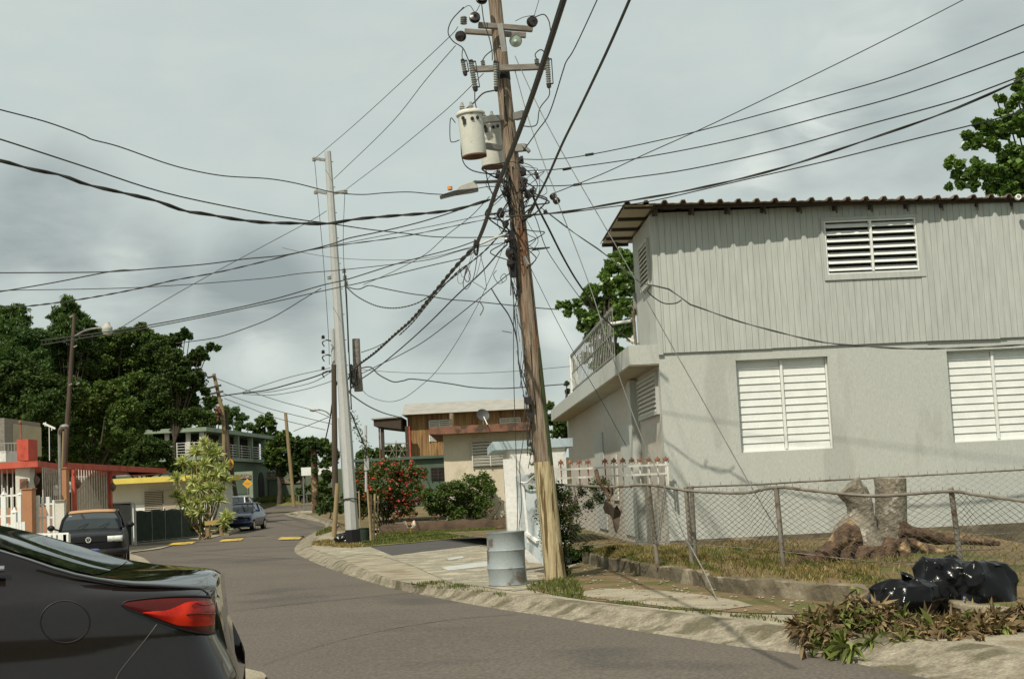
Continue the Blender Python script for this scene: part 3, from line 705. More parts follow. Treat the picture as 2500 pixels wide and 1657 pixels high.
# roof: ribbed sheet, level, wider overhang at the left
def rf(a, b, lift=0):
    return H.pt(a, b, ZR + .04 + lift - .012 * a)
def fb(a): return -.60 + .42 * max(0, min(1, (a + .5) / 7.5))
mb = MB(); rows_ = []; bb = [None, 0, 1.0, 2, 3.3]
a = -.52; pat = [(0, 0), (.03, .055), (.085, .06), (.115, 0), (.20, .006), (.24, 0)]
cols = []
while a < a_end + .3:
    for d, h in pat: cols.append((a + d, h))
    a += .32
front = [rf(c, fb(c), h) for c, h in cols]; back = [rf(c, 3.3, h) for c, h in cols]
mb.grid([front, back]); mb.build('roof', m_rust, gh, solid=.012)
mb = MB(); mb.grid([[rf(c, fb(c) + .15, -.008) for c, h in cols], [rf(c, fb(c) + .15, -.06) for c, h in cols]]); mb.build('eave_board', m_beam, gh, solid=.02)
a = .05
while a < a_end:
    raf = MB(); raf.bar(rf(a, fb(a) + .16, -.07), rf(a, -.05, -.07), .045, .10); raf.bar(rf(a, fb(a) + .14, -.07), rf(a, fb(a) + .14, -.19), .03, .02); raf.build('rafter', m_beam, gh); a += .63
for b_ in (.55, 1.55, 2.5, 3.2): raf = MB(); raf.bar(rf(-.5, b_, -.04), rf(A0, b_, -.04), .07, .07); raf.build('purlin', m_beam, gh)
mb = MB(); mb.grid([[rf(-.5, -.54, -.018), rf(A0 - .03, -.54, -.018)], [rf(-.5, 3.25, -.018), rf(A0 - .03, 3.25, -.018)]]); mb.build('eave_soffit', m_soffit, gh, solid=.006)
p = P(1502, 602, 27.6); mb = MB(); mb.box(p, (.10, .12, .15)); mb.build('eave_box', m_beam, gh)
mb = MB(); p = P(2484, 483, 24.5); mb.lathe(p, [(.045, 0), (.05, .0), (.05, .06), (.03, .062), (.03, .01)], 14, axis=(0, -1, .1)); mb.build('pipe_end', m_white, gh)
# meter box, mast and conduits on the balcony corner
mt = MB(); q = P(1556, 735, 26.9); mt.box(q, (.16, .12, .30)); mt.build('meter_box', m_galv, gh, bevel=.01)
mt = MB(); mt.tube([P(1545, 760, 26.9), P(1548, 790, 26.9), P(1552, 840, 26.9)], .03, 8); mt.tube(catmull([P(1553, 750, 26.8), P(1562, 790, 26.8), P(1565, 830, 26.8), P(1552, 842, 26.8)], 5), .012, 6)
mt.tube(catmull([P(1532, 748, 26.9), P(1545, 750, 26.9), P(1550, 775, 26.9)], 4), .014, 6); mt.build('conduit', m_galvrust, gh)
mt = MB(); mt.tube([P(1487, 791, 27.2), P(1540, 783, 26.9)], .028, 8); mt.build('tube_lamp', m_white, gh)
mt = MB(); mt.tube([P(1530, 828, 26.7), P(1547, 834, 26.7)], .035, 8); mt.build('security_camera', m_cream, gh)

# ================================================================== WHITE WALL AND SPEAR FENCE BESIDE THE HOUSE
ww = thing('white_annex', tuple(P(1300, 1180, 31)), 'white walled shed with a pale blue roof edge, behind the leaning pole', 'building')
fa = Fr(*P(1240, 1200, 30.5)[:2], 0, .047); 
def fbx(mb, fr, q, b0, b1):
    (x0, y1), (x1, y0) = q; p0 = fr.px(x0, y1); p1 = fr.px(x1, y0); fr.box(mb, p0[0], p1[0], b0, b1, p1[1], p0[1]); return mb
mb = MB(); fbx(mb, fa, ((1243, 1092), (1398, 1420)), 0, 4); mb.build('wall', m_whitewall, ww)
mb = MB(); z_ = fa.px(1243, 1090)[1]; x0 = fa.px(1202, 1090)[0]; x1 = fa.px(1398, 1085)[0]; fa.box(mb, x0, x1, -.07, 4.3, z_ - .06, z_ + .12); mb.build('roof', m_bluecap, ww)
gs = thing('leaning_gate_panel', tuple(P(1318, 1400, 24.6)), 'tall pale blue grey metal gate leaf leaning behind the ochre pole', 'gate')
mb = MB()
poly = [P(1258, 1163, 24.9), P(1330, 1150, 24.3), P(1336, 1388, 24.0), P(1275, 1330, 24.9)]
mb.prism(poly, (0.02, .05, 0)); mb.build('panel', m_bluegrey, gs)
mb = MB(); mb.bar(P(1276, 1180, 24.7), P(1290, 1325, 24.7), .035, .04); mb.bar(P(1284, 1300, 24.7), P(1312, 1322, 24.3), .05, .05); mb.tube(catmull([P(1270, 1176, 24.7), P(1285, 1178, 24.5), P(1300, 1165, 24.3), P(1312, 1155, 24.2)], 4), .016, 6); mb.build('brace', m_whitewall, gs)
mb = MB(); mb.bar(P(1243, 1120, 25.3), P(1262, 1395, 25.3), .22, .14, up=(0, 1, 0)); tag(mb.build('white_post', m_whitewall), 'square white masonry post just left of the leaning pole', 'post')

sf = thing('spear_fence', tuple(P(1500, 1200, 26)), 'white iron fence with rusty spear points between the pole and the grey house', 'fence')
sp = [P(1369, 1190, 27.0), P(1628, 1175, 24.2)]
def spz(u, v): 
    f = (u - 1369) / (1628 - 1369); return P(u, v, 27.0 + (24.2 - 27.0) * f)
for q0, q1 in (((1369, 1146), (1631, 1133)), ((1369, 1167), (1631, 1155))): mb = MB(); mb.bar(spz(*q0), spz(*q1), .035, .035); mb.build('rail', m_ironw, sf)
mb = MB(); mb.bar(spz(1629, 1132), spz(1632, 1182), .03, .03); mb.build('end_post', m_ironw, sf)
us = [1369, 1391.5, 1413.5, 1435, 1456, 1476.5, 1498.5, 1520, 1542, 1562, 1584, 1605, 1625]
for i, u in enumerate(us):
    f = i / (len(us) - 1); vt = 1120 - 8 * f; vb = 1184
    mb = MB(); a, b = spz(u, vt + 14 + (12 if i == 4 else 0)), spz(u + 3, vb); mb.tube([a, b], .014, 6)
    sp_ = mb.build('spear', m_ironw if i > 5 else m_irons, sf)
    if i != 4:
        mb = MB(); t = spz(u, vt); k = (spz(u, vt + 16) - t); c = t + k * .55
        mb.add([t, c + Vector((.045, 0, 0)), t + k, c - Vector((.045, 0, 0)), c + Vector((0, .015, 0)), c - Vector((0, .015, 0))], [(0, 1, 4), (1, 2, 4), (2, 3, 4), (3, 0, 4), (1, 0, 5), (2, 1, 5), (3, 2, 5), (0, 3, 5)])
        mb.tube([c + Vector((-.05, 0, -.05)), c + Vector((-.035, 0, -.015)), c + Vector((-.045, 0, .02))], .009, 4); mb.tube([c + Vector((.05, 0, -.05)), c + Vector((.035, 0, -.015)), c + Vector((.045, 0, .02))], .009, 4)
        mb.build('spear_tip', m_irons, sp_)

# ================================================================== CHAIN LINK FENCES
def fence(name, label, top, bot, posts, pitch=.068, wire=.005, rail_r=.021, tail=True, w0=None):
    """top/bot: (u,v,Y) polylines with the same u-order; posts: (u_top,v_top,u_base,v_base,Y)"""
    t = thing(name, tuple(P(*posts[0][2:4], posts[0][4])), label, 'fence')
    T = [P(*q) for q in top]; Bm = [P(*q) for q in bot]
    mb = MB(); mb.tube(catmull([tuple(x) for x in T], 6), rail_r, 8); mb.build('rail', m_galvrust, t, smooth=True)
    for ut, vt, ub, vb, Y in posts:
        mb = MB(); a, b = P(ut, vt, Y), P(ub, vb, Y); b = b + (b - a) * .05; mb.tube([b, a], .034, 10); mb.ball(a, (.04, .04, .025), 10, 5); mb.build('post', m_galvrust, t, smooth=True)
    ts = catmull([tuple(x) for x in T], 12); bs = catmull([tuple(x) for x in Bm], 12)
    def rs(p):
        p = np.array(p); s = np.concatenate([[0], np.cumsum(np.linalg.norm(np.diff(p, axis=0), axis=1))]); return p, s
    tp, s1 = rs(ts); bp, s2 = rs(bs); n = int(s1[-1] / pitch)
    def at(p, s, f):
        x = f * s[-1]; return np.array([np.interp(x, s, p[:, k]) for k in range(3)])
    V = []; Fc = []
    for i in range(n):
        f = (i + .5) / n; a = at(tp, s1, f); b = at(bp, s2, f); a = a + [0, .01, .02]
        hgt = np.linalg.norm(a - b); m_ = max(4, int(hgt / (pitch * .55))); lat = (at(tp, s1, min(1, f + .5 / n)) - at(tp, s1, max(0, f - .5 / n))); lat /= np.linalg.norm(lat)
        bul = math.sin(i * .07) * .03 + math.sin(i * .023) * .03
        pts = []
        for k in range(m_ + 1):
            g = k / m_; p = a * (1 - g) + b * g; s_ = (pitch * .52) * (1 if (k + i) % 2 else -1)
            wob = lat * (.02 * math.sin(g * 5 + i * .11)) * math.sin(g * 3.14); p = p + lat * s_ + wob; p[1] += -bul * math.sin(g * math.pi) + (.004 if (k + i) % 2 else -.004); pts.append(p)
        nv = len(V)
        for k, p in enumerate(pts):
            for q in range(3):
                an = 2 * math.pi * q / 3; V.append(tuple(p + np.array([math.cos(an) * wire, math.sin(an) * wire, 0])))
        for k in range(len(pts) - 1):
            for q in range(3): Fc.append((nv + k * 3 + q, nv + k * 3 + (q + 1) % 3, nv + (k + 1) * 3 + (q + 1) % 3, nv + (k + 1) * 3 + q))
        if tail and i % 2 == 0:
            p = pts[0]; nv = len(V)
            for q in ((-.003, 0, 0), (.003, 0, 0), (.003 + .01 * math.sin(i), 0, .04), (-.003 + .01 * math.sin(i), 0, .04)): V.append(tuple(p + np.array(q)))
            Fc.append((nv, nv + 1, nv + 2, nv + 3))
    mb = MB(); mb.v = V; mb.f = Fc; mb.build('mesh', m_mesh, t)
    mb = MB(); mb.tube(bs, .006, 5); mb.build('bottom_wire', m_galvrust, t)
    return t
fence('chain_link_fence', 'sagging rusty chain link fence in front of the tree stump', 
      [(1310, 1178, 23.6), (1370, 1183, 23.0), (1493, 1188, 22.1), (1580, 1183, 21.4), (1671, 1196, 20.8), (1733, 1201, 20.4), (1822, 1202, 19.8), (1896, 1189, 19.2), (1992, 1198, 18.7), (2138, 1210, 18.2), (2312, 1199, 17.7), (2383, 1207, 17.2), (2500, 1223, 16.6), (2640, 1245, 16.0)],
      [(1320, 1345, 23.6), (1375, 1336, 23.0), (1496, 1325, 22.1), (1590, 1322, 21.4), (1680, 1328, 20.8), (1740, 1332, 20.4), (1830, 1338, 19.8), (1906, 1345, 19.2), (2000, 1356, 18.7), (2150, 1372, 18.2), (2335, 1385, 17.7), (2400, 1398, 17.2), (2520, 1440, 16.6), (2660, 1470, 16.0)],
      [(1583, 1184, 1605, 1374, 21.4), (1675, 1190, 1690, 1382, 20.8), (1895, 1190, 1913, 1384, 19.2), (2322, 1194, 2346, 1378, 17.7), (2640, 1245, 2655, 1470, 16.0)])
fence('chain_link_fence', 'straighter chain link fence close to the grey wall, behind the stump',
      [(1684, 1188, 21.4), (1850, 1182, 21.6), (1950, 1176, 21.8), (2250, 1160, 22.2), (2500, 1146, 22.5), (2700, 1136, 22.7)],
      [(1695, 1320, 21.4), (1860, 1318, 21.6), (1960, 1316, 21.8), (2260, 1310, 22.2), (2510, 1300, 22.5), (2710, 1300, 22.7)],
      [(1688, 1188, 1697, 1355, 21.4), (2700, 1136, 2712, 1325, 22.7)], rail_r=.014, pitch=.08, wire=.0025)
# creeper on the left end of the fence, hanging dead branch
cv = thing('creeper', tuple(P(1380, 1390, 23)), 'dense creeper covering the fence beside the ochre pole base', 'plant')
leaf_mesh('foliage', blob_points(pblobs([(1350, 1200, 28), (1375, 1210, 30), (1340, 1250, 34), (1378, 1260, 34), (1350, 1300, 36), (1385, 1310, 30), (1360, 1350, 34), (1372, 1385, 24), (1400, 1240, 24), (1405, 1290, 20), (1420, 1200, 16), (1450, 1190, 16), (1470, 1180, 22), (1465, 1215, 22), (1490, 1195, 16), (1440, 1230, 18), (1430, 1340, 18), (1400, 1350, 22)], 22.9, .25), 14000, .55, .05, 60), .04, m_lf_d, cv, aspect=.5)
leaf_mesh('shoots', blob_points(pblobs([(1300, 1100, 14), (1297, 1085, 12), (1302, 1130, 12), (1305, 1160, 12), (1297, 1190, 10)], 24.3, .2), 240, .5, .1, 14), .05, m_lf_m, cv, aspect=.5)['kind'] = 'stuff'
mb = MB()
for k in range(22):
    p = P(random.uniform(1335, 1420), random.uniform(1190, 1240), 22.8); q = P(random.uniform(1345, 1400), random.uniform(1330, 1400), 22.9); mb.tube(catmull([p, p.lerp(q, .5) + Vector((random.uniform(-.15, .15), 0, 0)), q], 5), .006, 4)
mb.build('stem', m_rust2, cv)
db = thing('dead_branch', tuple(P(1480, 1250, 22)), 'dead brown branch with shredded bark hanging on the chain link mesh', 'branch')
mb = MB(); mb.tube(catmull([P(1455, 1148, 22), P(1462, 1175, 21.9), P(1480, 1200, 21.9), P(1490, 1235, 21.8), P(1497, 1265, 21.8), P(1505, 1300, 21.8)], 6), [.035 - .02 * i / 30 for i in range(31)], 7); mb.tube(catmull([P(1470, 1160, 21.8), P(1492, 1200, 21.8), P(1486, 1220, 21.8)], 5), .016, 6); mb.build('stick', m_root, db, smooth=True)
mb = MB()
pl = [(1472, 1238), (1478, 1222), (1490, 1228), (1500, 1240), (1506, 1232), (1514, 1246), (1520, 1243), (1514, 1260), (1512, 1285), (1506, 1300), (1498, 1288), (1497, 1268), (1488, 1256), (1477, 1252)]
mb.prism([P(u, v, 21.75 + .12 * math.sin(u * .23 + v * .11)) for u, v in pl], (0, .02, 0)); mb.build('bark_shred', m_beam, db)

# ================================================================== STUMP
st = thing('tree_stump', tuple(P(2140, 1385, 20.2)), 'twin sawn tree stump with spreading reddish roots behind the chain link fence', 'tree stump')
def rough_tube(mb, pts, radii, n=16, amp=.06, freq=3.0, seed=0, sub=4):
    c = catmull([tuple(p) for p in pts], sub); rr = np.interp(np.linspace(0, 1, len(c)), np.linspace(0, 1, len(radii)), radii)
    k0 = len(mb.v); mb.tube(c, list(rr), n)
    rs_ = random.Random(seed); ph = [rs_.uniform(0, 6.28) for _ in range(6)]
    for i in range(len(c)):
        for j in range(n):
            q = k0 + i * n + j; v = Vector(mb.v[q]); ct = Vector(c[i]); an = 2 * math.pi * j / n
            d = 1 + amp * (math.sin(2 * an + ph[0] + i * .25) + .7 * math.sin(5 * an + ph[1] - i * .35) + .5 * math.sin(i * .9 + ph[2] + 3 * an)) + rs_.uniform(-amp * .3, amp * .3)
            mb.v[q] = tuple(ct + (v - ct) * d)
mb = MB(); rough_tube(mb, [P(2192, 1395, 20.4), P(2182, 1345, 20.4), P(2176, 1310, 20.4), P(2176, 1240, 20.4), P(2173, 1168, 20.4)], [.40, .30, .245, .225, .222], amp=.03, seed=2); mb.build('trunk', m_barkgrey, st, smooth=True)
mb = MB(); mb.lathe(P(2173, 1167.5, 20.4), [(.0, 0), (.215, 0), (.213, .012), (.0, .014)], 20); mb.build('cut_face', m_cut, st)
mb = MB(); rough_tube(mb, [P(2112, 1390, 20.2), P(2098, 1345, 20.2), P(2093, 1300, 20.2), P(2102, 1255, 20.2), P(2092, 1215, 20.2), P(2070, 1186, 20.2)], [.46, .40, .32, .185, .19, .205], amp=.045, seed=5); mb.build('trunk', m_barkgrey, st, smooth=True)
mb = MB()
for i, (pts, r1) in enumerate(((((2090, 1300), (2058, 1312), (2025, 1345), (1990, 1368), (1930, 1381), (1880, 1388)), .17), (((2085, 1320), (2062, 1350), (2080, 1385), (2105, 1400)), .14), (((2110, 1340), (2100, 1370), (2075, 1392)), .15),
                              (((2180, 1320), (2168, 1350), (2175, 1385), (2178, 1400)), .12), (((2195, 1320), (2210, 1355), (2206, 1390)), .12), (((2200, 1290), (2240, 1304), (2285, 1312), (2335, 1317), (2400, 1322), (2440, 1326)), .115), (((2215, 1320), (2250, 1335), (2290, 1345), (2330, 1350)), .08), (((2140, 1340), (2145, 1375), (2150, 1398)), .14),
                              (((2050, 1350), (1985, 1352), (1930, 1345)), .07))):
    Ys = 20.1 - .5 * (i in (0, 1, 2, 3, 4, 7)); k = len(pts)
    rough_tube(mb, [P(u, v, Ys - (.25 * j / k if i != 5 else -.3 * j / k)) for j, (u, v) in enumerate(pts)], [r1 * (1 - .72 * j / (k - 1)) for j in range(k)], n=18, amp=.11, seed=10 + i, sub=9)
mb.build('root', m_root, st, smooth=True)

# ================================================================== BAGS AND CUT LEAVES
def bag(name, label, u, v, Y, rx, ry, rz, knot=True, seed=1, group=None, tilt=0, ears=()):
    rs_ = random.Random(seed); c = P(u, v, Y); n, m_ = 18, 11; t = thing(name, tuple(c), label, 'bin bag', group); mb = MB(); ph = [rs_.uniform(0, 6.28) for _ in range(4)]
    V = [c + Vector((0, 0, -rz * .7))]
    for i in range(1, m_):
        th = math.pi * (1 - i / m_)
        for j in range(n):
            a = 2 * math.pi * j / n; k = 1 + rs_.uniform(-.17, .12) + .08 * math.sin(2 * a + ph[0] + th); zz = math.cos(th); zz = max(zz, -.6)
            top = max(0, zz - .3); k += top * .35 * (1 if j % 2 else -1)
            V.append(c + Vector((rx * math.sin(th) ** .7 * math.cos(a) * k + tilt * rz * zz, ry * math.sin(th) ** .7 * math.sin(a) * k, rz * (zz + rs_.uniform(-.07, .07)))))
    V.append(c + Vector((tilt * rz, 0, rz * .9))); last = len(V) - 1
    for ex, ez in ears:
        b = min(range(1, last), key=lambda q: (V[q].x - c.x - ex * rx) ** 2 + (V[q].z - c.z - ez * rz) ** 2 + max(0, V[q].y - c.y) * .1); V[b] = c + Vector((ex * rx * 1.15, -ry * .3, ez * rz * 1.2))
    fs_ = [(0, 1 + (j + 1) % n, 1 + j) for j in range(n)] + [(1 + i * n + j, 1 + i * n + (j + 1) % n, 1 + (i + 1) * n + (j + 1) % n, 1 + (i + 1) * n + j) for i in range(m_ - 2) for j in range(n)] + [(1 + (m_ - 2) * n + j, 1 + (m_ - 2) * n + (j + 1) % n, last) for j in range(n)]
    mb.add(V, fs_); o = mb.build('bag_body', m_bag, t, smooth=True); me = o.data
    at = me.attributes.new('crease_edge', 'FLOAT', 'EDGE'); at.data.foreach_set('value', [rs_.choice((0, 0, .6, .95)) for _ in me.edges])
    me.shade_smooth()
    if 'sharp_edge' in me.attributes: me.attributes.remove(me.attributes['sharp_edge'])
    sb_ = o.modifiers.new('sub', 'SUBSURF'); sb_.levels = 2; sb_.render_levels = 3
    if knot:
        mb = MB(); top = c + Vector((tilt * rz, 0, rz * .85)); mb.lathe(top, [(.06, -.03), (.03, .02), (.05, .05), (.07, .075), (.04, .06), (.02, .03)], 9, axis=(.4, -.3, 1)); mb.build('knot', m_bag, t, smooth=False)
    return t
bag('bin_bag', 'shiny black bin bag standing highest on the leaf pile', 2308, 1440, 13.9, .30, .27, .33, seed=3, tilt=-.1, ears=((-.6, .85), (.35, .95)), knot=False)
bag('bin_bag', 'slumped black bin bag at the left of the leaf pile', 2205, 1472, 13.5, .36, .26, .23, seed=7, tilt=.1, ears=((-.5, .8),))
bag('bin_bag', 'broad black bin bag lying to the right of the highest one', 2398, 1456, 13.75, .34, .28, .35, seed=11, knot=False, ears=((-.2, .9), (.5, .75)))

def stars(name, centres, per, length, width, m, parent=None, axis=None, spread=1.0, droop=.4, kind=None, up=0.0):
    """rosettes of long narrow bent leaves"""
    V = []; Fc = []
    for ci, c in enumerate(centres):
        c = np.array(c[:3], float); ax = np.array(axis[ci] if axis is not None else (0, 0, 1), float); ax /= np.linalg.norm(ax) + 1e-9
        for _ in range(per):
            d = rng.normal(size=3); d /= np.linalg.norm(d); d = d * spread + ax * (1 + up); d /= np.linalg.norm(d)
            l = length * rng.uniform(.65, 1.2); s = np.cross(d, rng.normal(size=3)); s /= np.linalg.norm(s) + 1e-9; s *= width * rng.uniform(.5, 1.6) * .5
            p0 = c; p1 = c + d * l * .5; p2 = c + d * l + np.array([0, 0, -droop * l * rng.uniform(-.3, 1.2)]); n = len(V)
            V += [p0 - s * .4, p0 + s * .4, p1 + s, p2, p1 - s]; Fc.append((n, n + 1, n + 2, n + 4)); Fc.append((n + 4, n + 2, n + 3))
    mb = MB(); mb.v = [tuple(v) for v in V]; mb.f = Fc
    o = mb.build(name, m, parent)
    if kind: tag(o, kind=kind)
    return o
def pile(n, z0, zs):
    o = []; ax = []
    ridge = [(1945, 1512, 13.3, .04), (1990, 1515, 13.1, .10), (2050, 1500, 13.1, .20), (2100, 1475, 13.3, .30), (2150, 1500, 13.1, .18), (2220, 1525, 12.8, .06), (2290, 1535, 12.7, .06), (2360, 1520, 12.7, .07), (2440, 1520, 12.7, .10), (2520, 1520, 12.8, .14), (2600, 1520, 12.8, .14)]
    for _ in range(n):
        i = random.random() ** .9 * (len(ridge) - 1); k = int(i); f = i - k; a, b = ridge[k], ridge[min(k + 1, len(ridge) - 1)]
        u = a[0] + (b[0] - a[0]) * f; Y = a[2] + (b[2] - a[2]) * f; h = a[3] + (b[3] - a[3]) * f
        q = random.gauss(0, .26); zz = .16 + h * math.exp(-(q / .28) ** 2) * 1.0 * random.uniform(.4, 1.15); y = Y + q
        if q < -.42: zz = .10
        p = P(u, 1500, y); o.append((p.x, y, zz)); ax.append((random.gauss(-.1, .7), random.gauss(-.8, .5), random.gauss(-.15, .35)))
    return o, ax
c_, a_ = pile(440, 0, 0); stars('dry_leaf_pile', c_, 13, .18, .03, m_dry, axis=a_, spread=.75, droop=.35, kind='stuff')
c_, a_ = pile(85, 0, 0); stars('wilted_leaf_pile', c_, 9, .21, .032, m_drygreen, axis=a_, spread=.7, droop=.4, kind='stuff')
c_ = [P(2080, 1590, 12.05), P(2062, 1570, 12.2), P(2205, 1590, 12.2), P(2225, 1568, 12.3), P(2130, 1560, 12.4), P(2300, 1560, 12.5)]
for p in c_: p.z = max(p.z, .12)
stars('wilted_leaf_pile', c_, 22, .24, .03, m_drygreen, axis=[(-.3, -1, -.3)] * 6, spread=.8, droop=.35, kind='stuff')
stars('green_leaf_spray', [P(2225, 1465, 13.5), P(2250, 1530, 12.9), P(2400, 1500, 13.0), P(2425, 1475, 13.2), P(2290, 1550, 12.6), P(2150, 1560, 12.6)], 12, .17, .03, m_lf_g, axis=[(0, -.6, -.5)] * 6, spread=.9, droop=.4, kind='stuff')
mb = MB(); c = P(1962, 1490, 14.0); mb.ball((c.x, c.y, .17), (.10, .08, .02), 12, 6, .2); tag(mb.build('paper_scrap', m_white), 'flattened white scrap at the left tip of the leaf pile', 'litter')

# ================================================================== DRUM
dc = G(1240, 1428, .13); dY = dc.y
drum = thing('steel_drum', tuple(dc), 'dented blue grey steel drum standing left of the pole base', 'drum')
hd = (P(1240, 1294, dY) - P(1240, 1425, dY)).length; rd = 46.5 / F * dY
ax = (P(1233, 1294, dY) - P(1240, 1425, dY)).normalized()
mb = MB(); prof = [(rd * .97, 0), (rd, .015), (rd * .985, .03)]
for q in (.33, .66):
    prof += [(rd * .985, hd * q - .02), (rd * 1.02, hd * q), (rd * .985, hd * q + .02)]
prof += [(rd * .985, hd - .02), (rd * 1.01, hd - .012), (rd * 1.01, hd), (rd * .96, hd), (rd * .95, hd - .05), (rd * .9, .02)]
mb.lathe(dc, prof, 40, axis=ax)
for i, v in enumerate(mb.v):
    v = Vector(v); mb.v[i] = tuple(v + Vector((.012 * math.sin(v.z * 9 + v.x * 11), 0, 0)) * (1 if v.z < hd else .5))
mb.build('shell', m_drum, drum, smooth=True)
mb = MB(); mb.lathe(dc, [(rd * .99, -.004), (rd * 1.012, .0), (rd * 1.012, .012), (rd * .98, .013)], 40, axis=ax); mb.build('rim', m_black, drum)
# ================================================================== MAIN POLE
PY = 22.6
def pc(v): return P(1208 + 148 * v / 1410, v, PY)
pole = thing('utility_pole', tuple(pc(1420)), 'leaning weathered wooden utility pole with transformers and an ochre painted base', 'utility pole')
def pole_seg(v0, v1, m, name, r0_, r1_, n=10):
    k = max(4, int(abs(v1 - v0) / 60)); pts = [pc(v0 + (v1 - v0) * i / k) for i in range(k + 1)]; mb = MB()
    mb.tube(pts, [r0_ + (r1_ - r0_) * i / k + .003 * math.sin(i * 2.1) for i in range(k + 1)], 20); return mb.build(name, m, pole, smooth=True)
rr = lambda v: (16.5 + 8.5 * max(v, -200) / 1410) / F * PY
pole_seg(1445, 1126, m_poley, 'painted_base', rr(1420) * 1.02, rr(1126) + .002)
pole_seg(1126.5, -190, m_pole, 'shaft', rr(1126), rr(-190))
# mossy streak along the right flank
mb = MB(); rows_ = []
for i in range(12):
    v = 850 + 26 * i; c = pc(v); r_ = rr(v) + .004; w_ = .5 + .25 * math.sin(i * 1.3); rows_.append([tuple(c + Vector((math.cos(t), math.sin(t), 0)) * r_) for t in np.linspace(-.95 + (.2 if i in (0, 11) else 0), -.1, 6)])
mb.grid(rows_); mb.build('moss_streak', m_moss, pole, smooth=True)
# splits in the wood
for k in range(16):
    v = random.uniform(60, 1050); l = random.uniform(40, 150); a = random.uniform(-2.6, -.7); mb = MB(); pts = []
    for i in range(6):
        vv = v + l * i / 5; c = pc(vv); pts.append(c + Vector((math.cos(a + .02 * math.sin(i)), math.sin(a), 0)) * (rr(vv) + .0005))
    mb.tube(pts, [.002, .006, .008, .007, .005, .001], 5); mb.build('split', m_dark, pole)
def arm(name, p0, p1, h, Y0, Y1, m=m_arm, d=.09):
    mb = MB(); mb.bar(P(*p0, Y0), P(*p1, Y1), d, h / F * PY); return mb.build(name, m, pole, bevel=.006)
arm('crossarm', (1168, 62), (1300, 72), 13, 22.3, 22.45)
arm('crossarm', (1134, 77), (1284, 87), 12, 22.85, 22.9)
arm('crossarm', (1148, 170), (1336, 163), 14, 22.35, 22.4)
mb = MB(); mb.bar(P(1220, 58, 22.25), P(1231, 127, 22.25), .02, .085, up=(1, 0, 0)); mb.build('brace_plate', m_galv, pole)
mb = MB(); mb.tube([pc(176), pc(196)], rr(176) + .008, 18); mb.build('band', m_black, pole)
for v in (66, 120, 240, 410, 560, 610): mb = MB(); mb.tube([pc(v) + Vector((.0, -rr(v) - .03, 0)), pc(v) + Vector((0, -rr(v) + .01, 0))], .014, 8); mb.build('bolt', m_galv, pole)
def bell(u, v, Y, r, axis, m=m_porc):
    mb = MB(); c = P(u, v, Y)
    mb.lathe(c, [(r * .25, -r * .9), (r * .55, -r * .75), (r * .95, -r * .35), (r * 1.0, -.0), (r * .97, r * .08), (r * .5, r * .12), (r * .42, r * .28), (r * .9, r * .34), (r * .92, r * .5), (r * .3, r * .62), (r * .12, r * 1.1)], 20, axis=axis)
    return mb.build('insulator', m, pole, smooth=True)
bell(1176, -2, 22.3, .095, (.15, -1, .5)); bell(1159, 44, 22.2, .09, (.1, -1, .35)); bell(1125, 89, 22.5, .09, (-.5, -.8, -.25)); bell(1299, 54, 22.2, .09, (.45, -1, .15)); bell(1259, 100, 22.5, .105, (-.1, -1, -.5), m_glassins)
def ribs(u0, v0, u1, v1, Y, w_, n, m=m_porcg, name='cutout', cap=True):
    a, b = P(u0, v0, Y), P(u1, v1, Y); l = (b - a).length; r_ = w_ / F * Y / 2; prof = []
    for i in range(n):
        h = l * i / n; prof += [(r_ * .62, h), (r_ * .65, h + l / n * .35), (r_, h + l / n * .5), (r_ * .95, h + l / n * .75), (r_ * .62, h + l / n * .8)]
    mb = MB(); mb.lathe(a, prof, 12, axis=(b - a)); o = mb.build(name, m, pole, smooth=False)
    if cap:
        mb = MB(); d = (b - a).normalized(); mb.lathe(a - d * .04, [(r_ * .4, 0), (r_ * .8, .01), (r_ * .8, .05), (r_ * .4, .055)], 10, axis=d); mb.lathe(b - d * .02, [(r_ * .5, 0), (r_ * .95, .01), (r_ * .8, .07), (r_ * .3, .09)], 10, axis=d)
        s = Vector((r_ * 1.5, -.03, 0)); mb.tube([a + s, b + s], .009, 6); mb.bar(a, a + s, .02, .02); mb.bar(b, b + s, .02, .02); mb.build('fuse_fitting', m_porc, o)
    return o
ribs(1150, 152, 1160, 214, 22.2, 15, 11); ribs(1209, 154, 1211, 214, 22.2, 12, 10); ribs(1336, 146, 1340, 206, 22.2, 14, 11)
ribs(1130, 150, 1135, 176, 22.3, 13, 5, name='arrester'); ribs(1178, 148, 1180, 160, 22.35, 12, 3, name='arrester', cap=False); ribs(1310, 144, 1311, 156, 22.35, 13, 3, name='arrester', cap=False); ribs(1132, 41, 1132, 60, 22.3, 18, 4, name='insulator', cap=False)
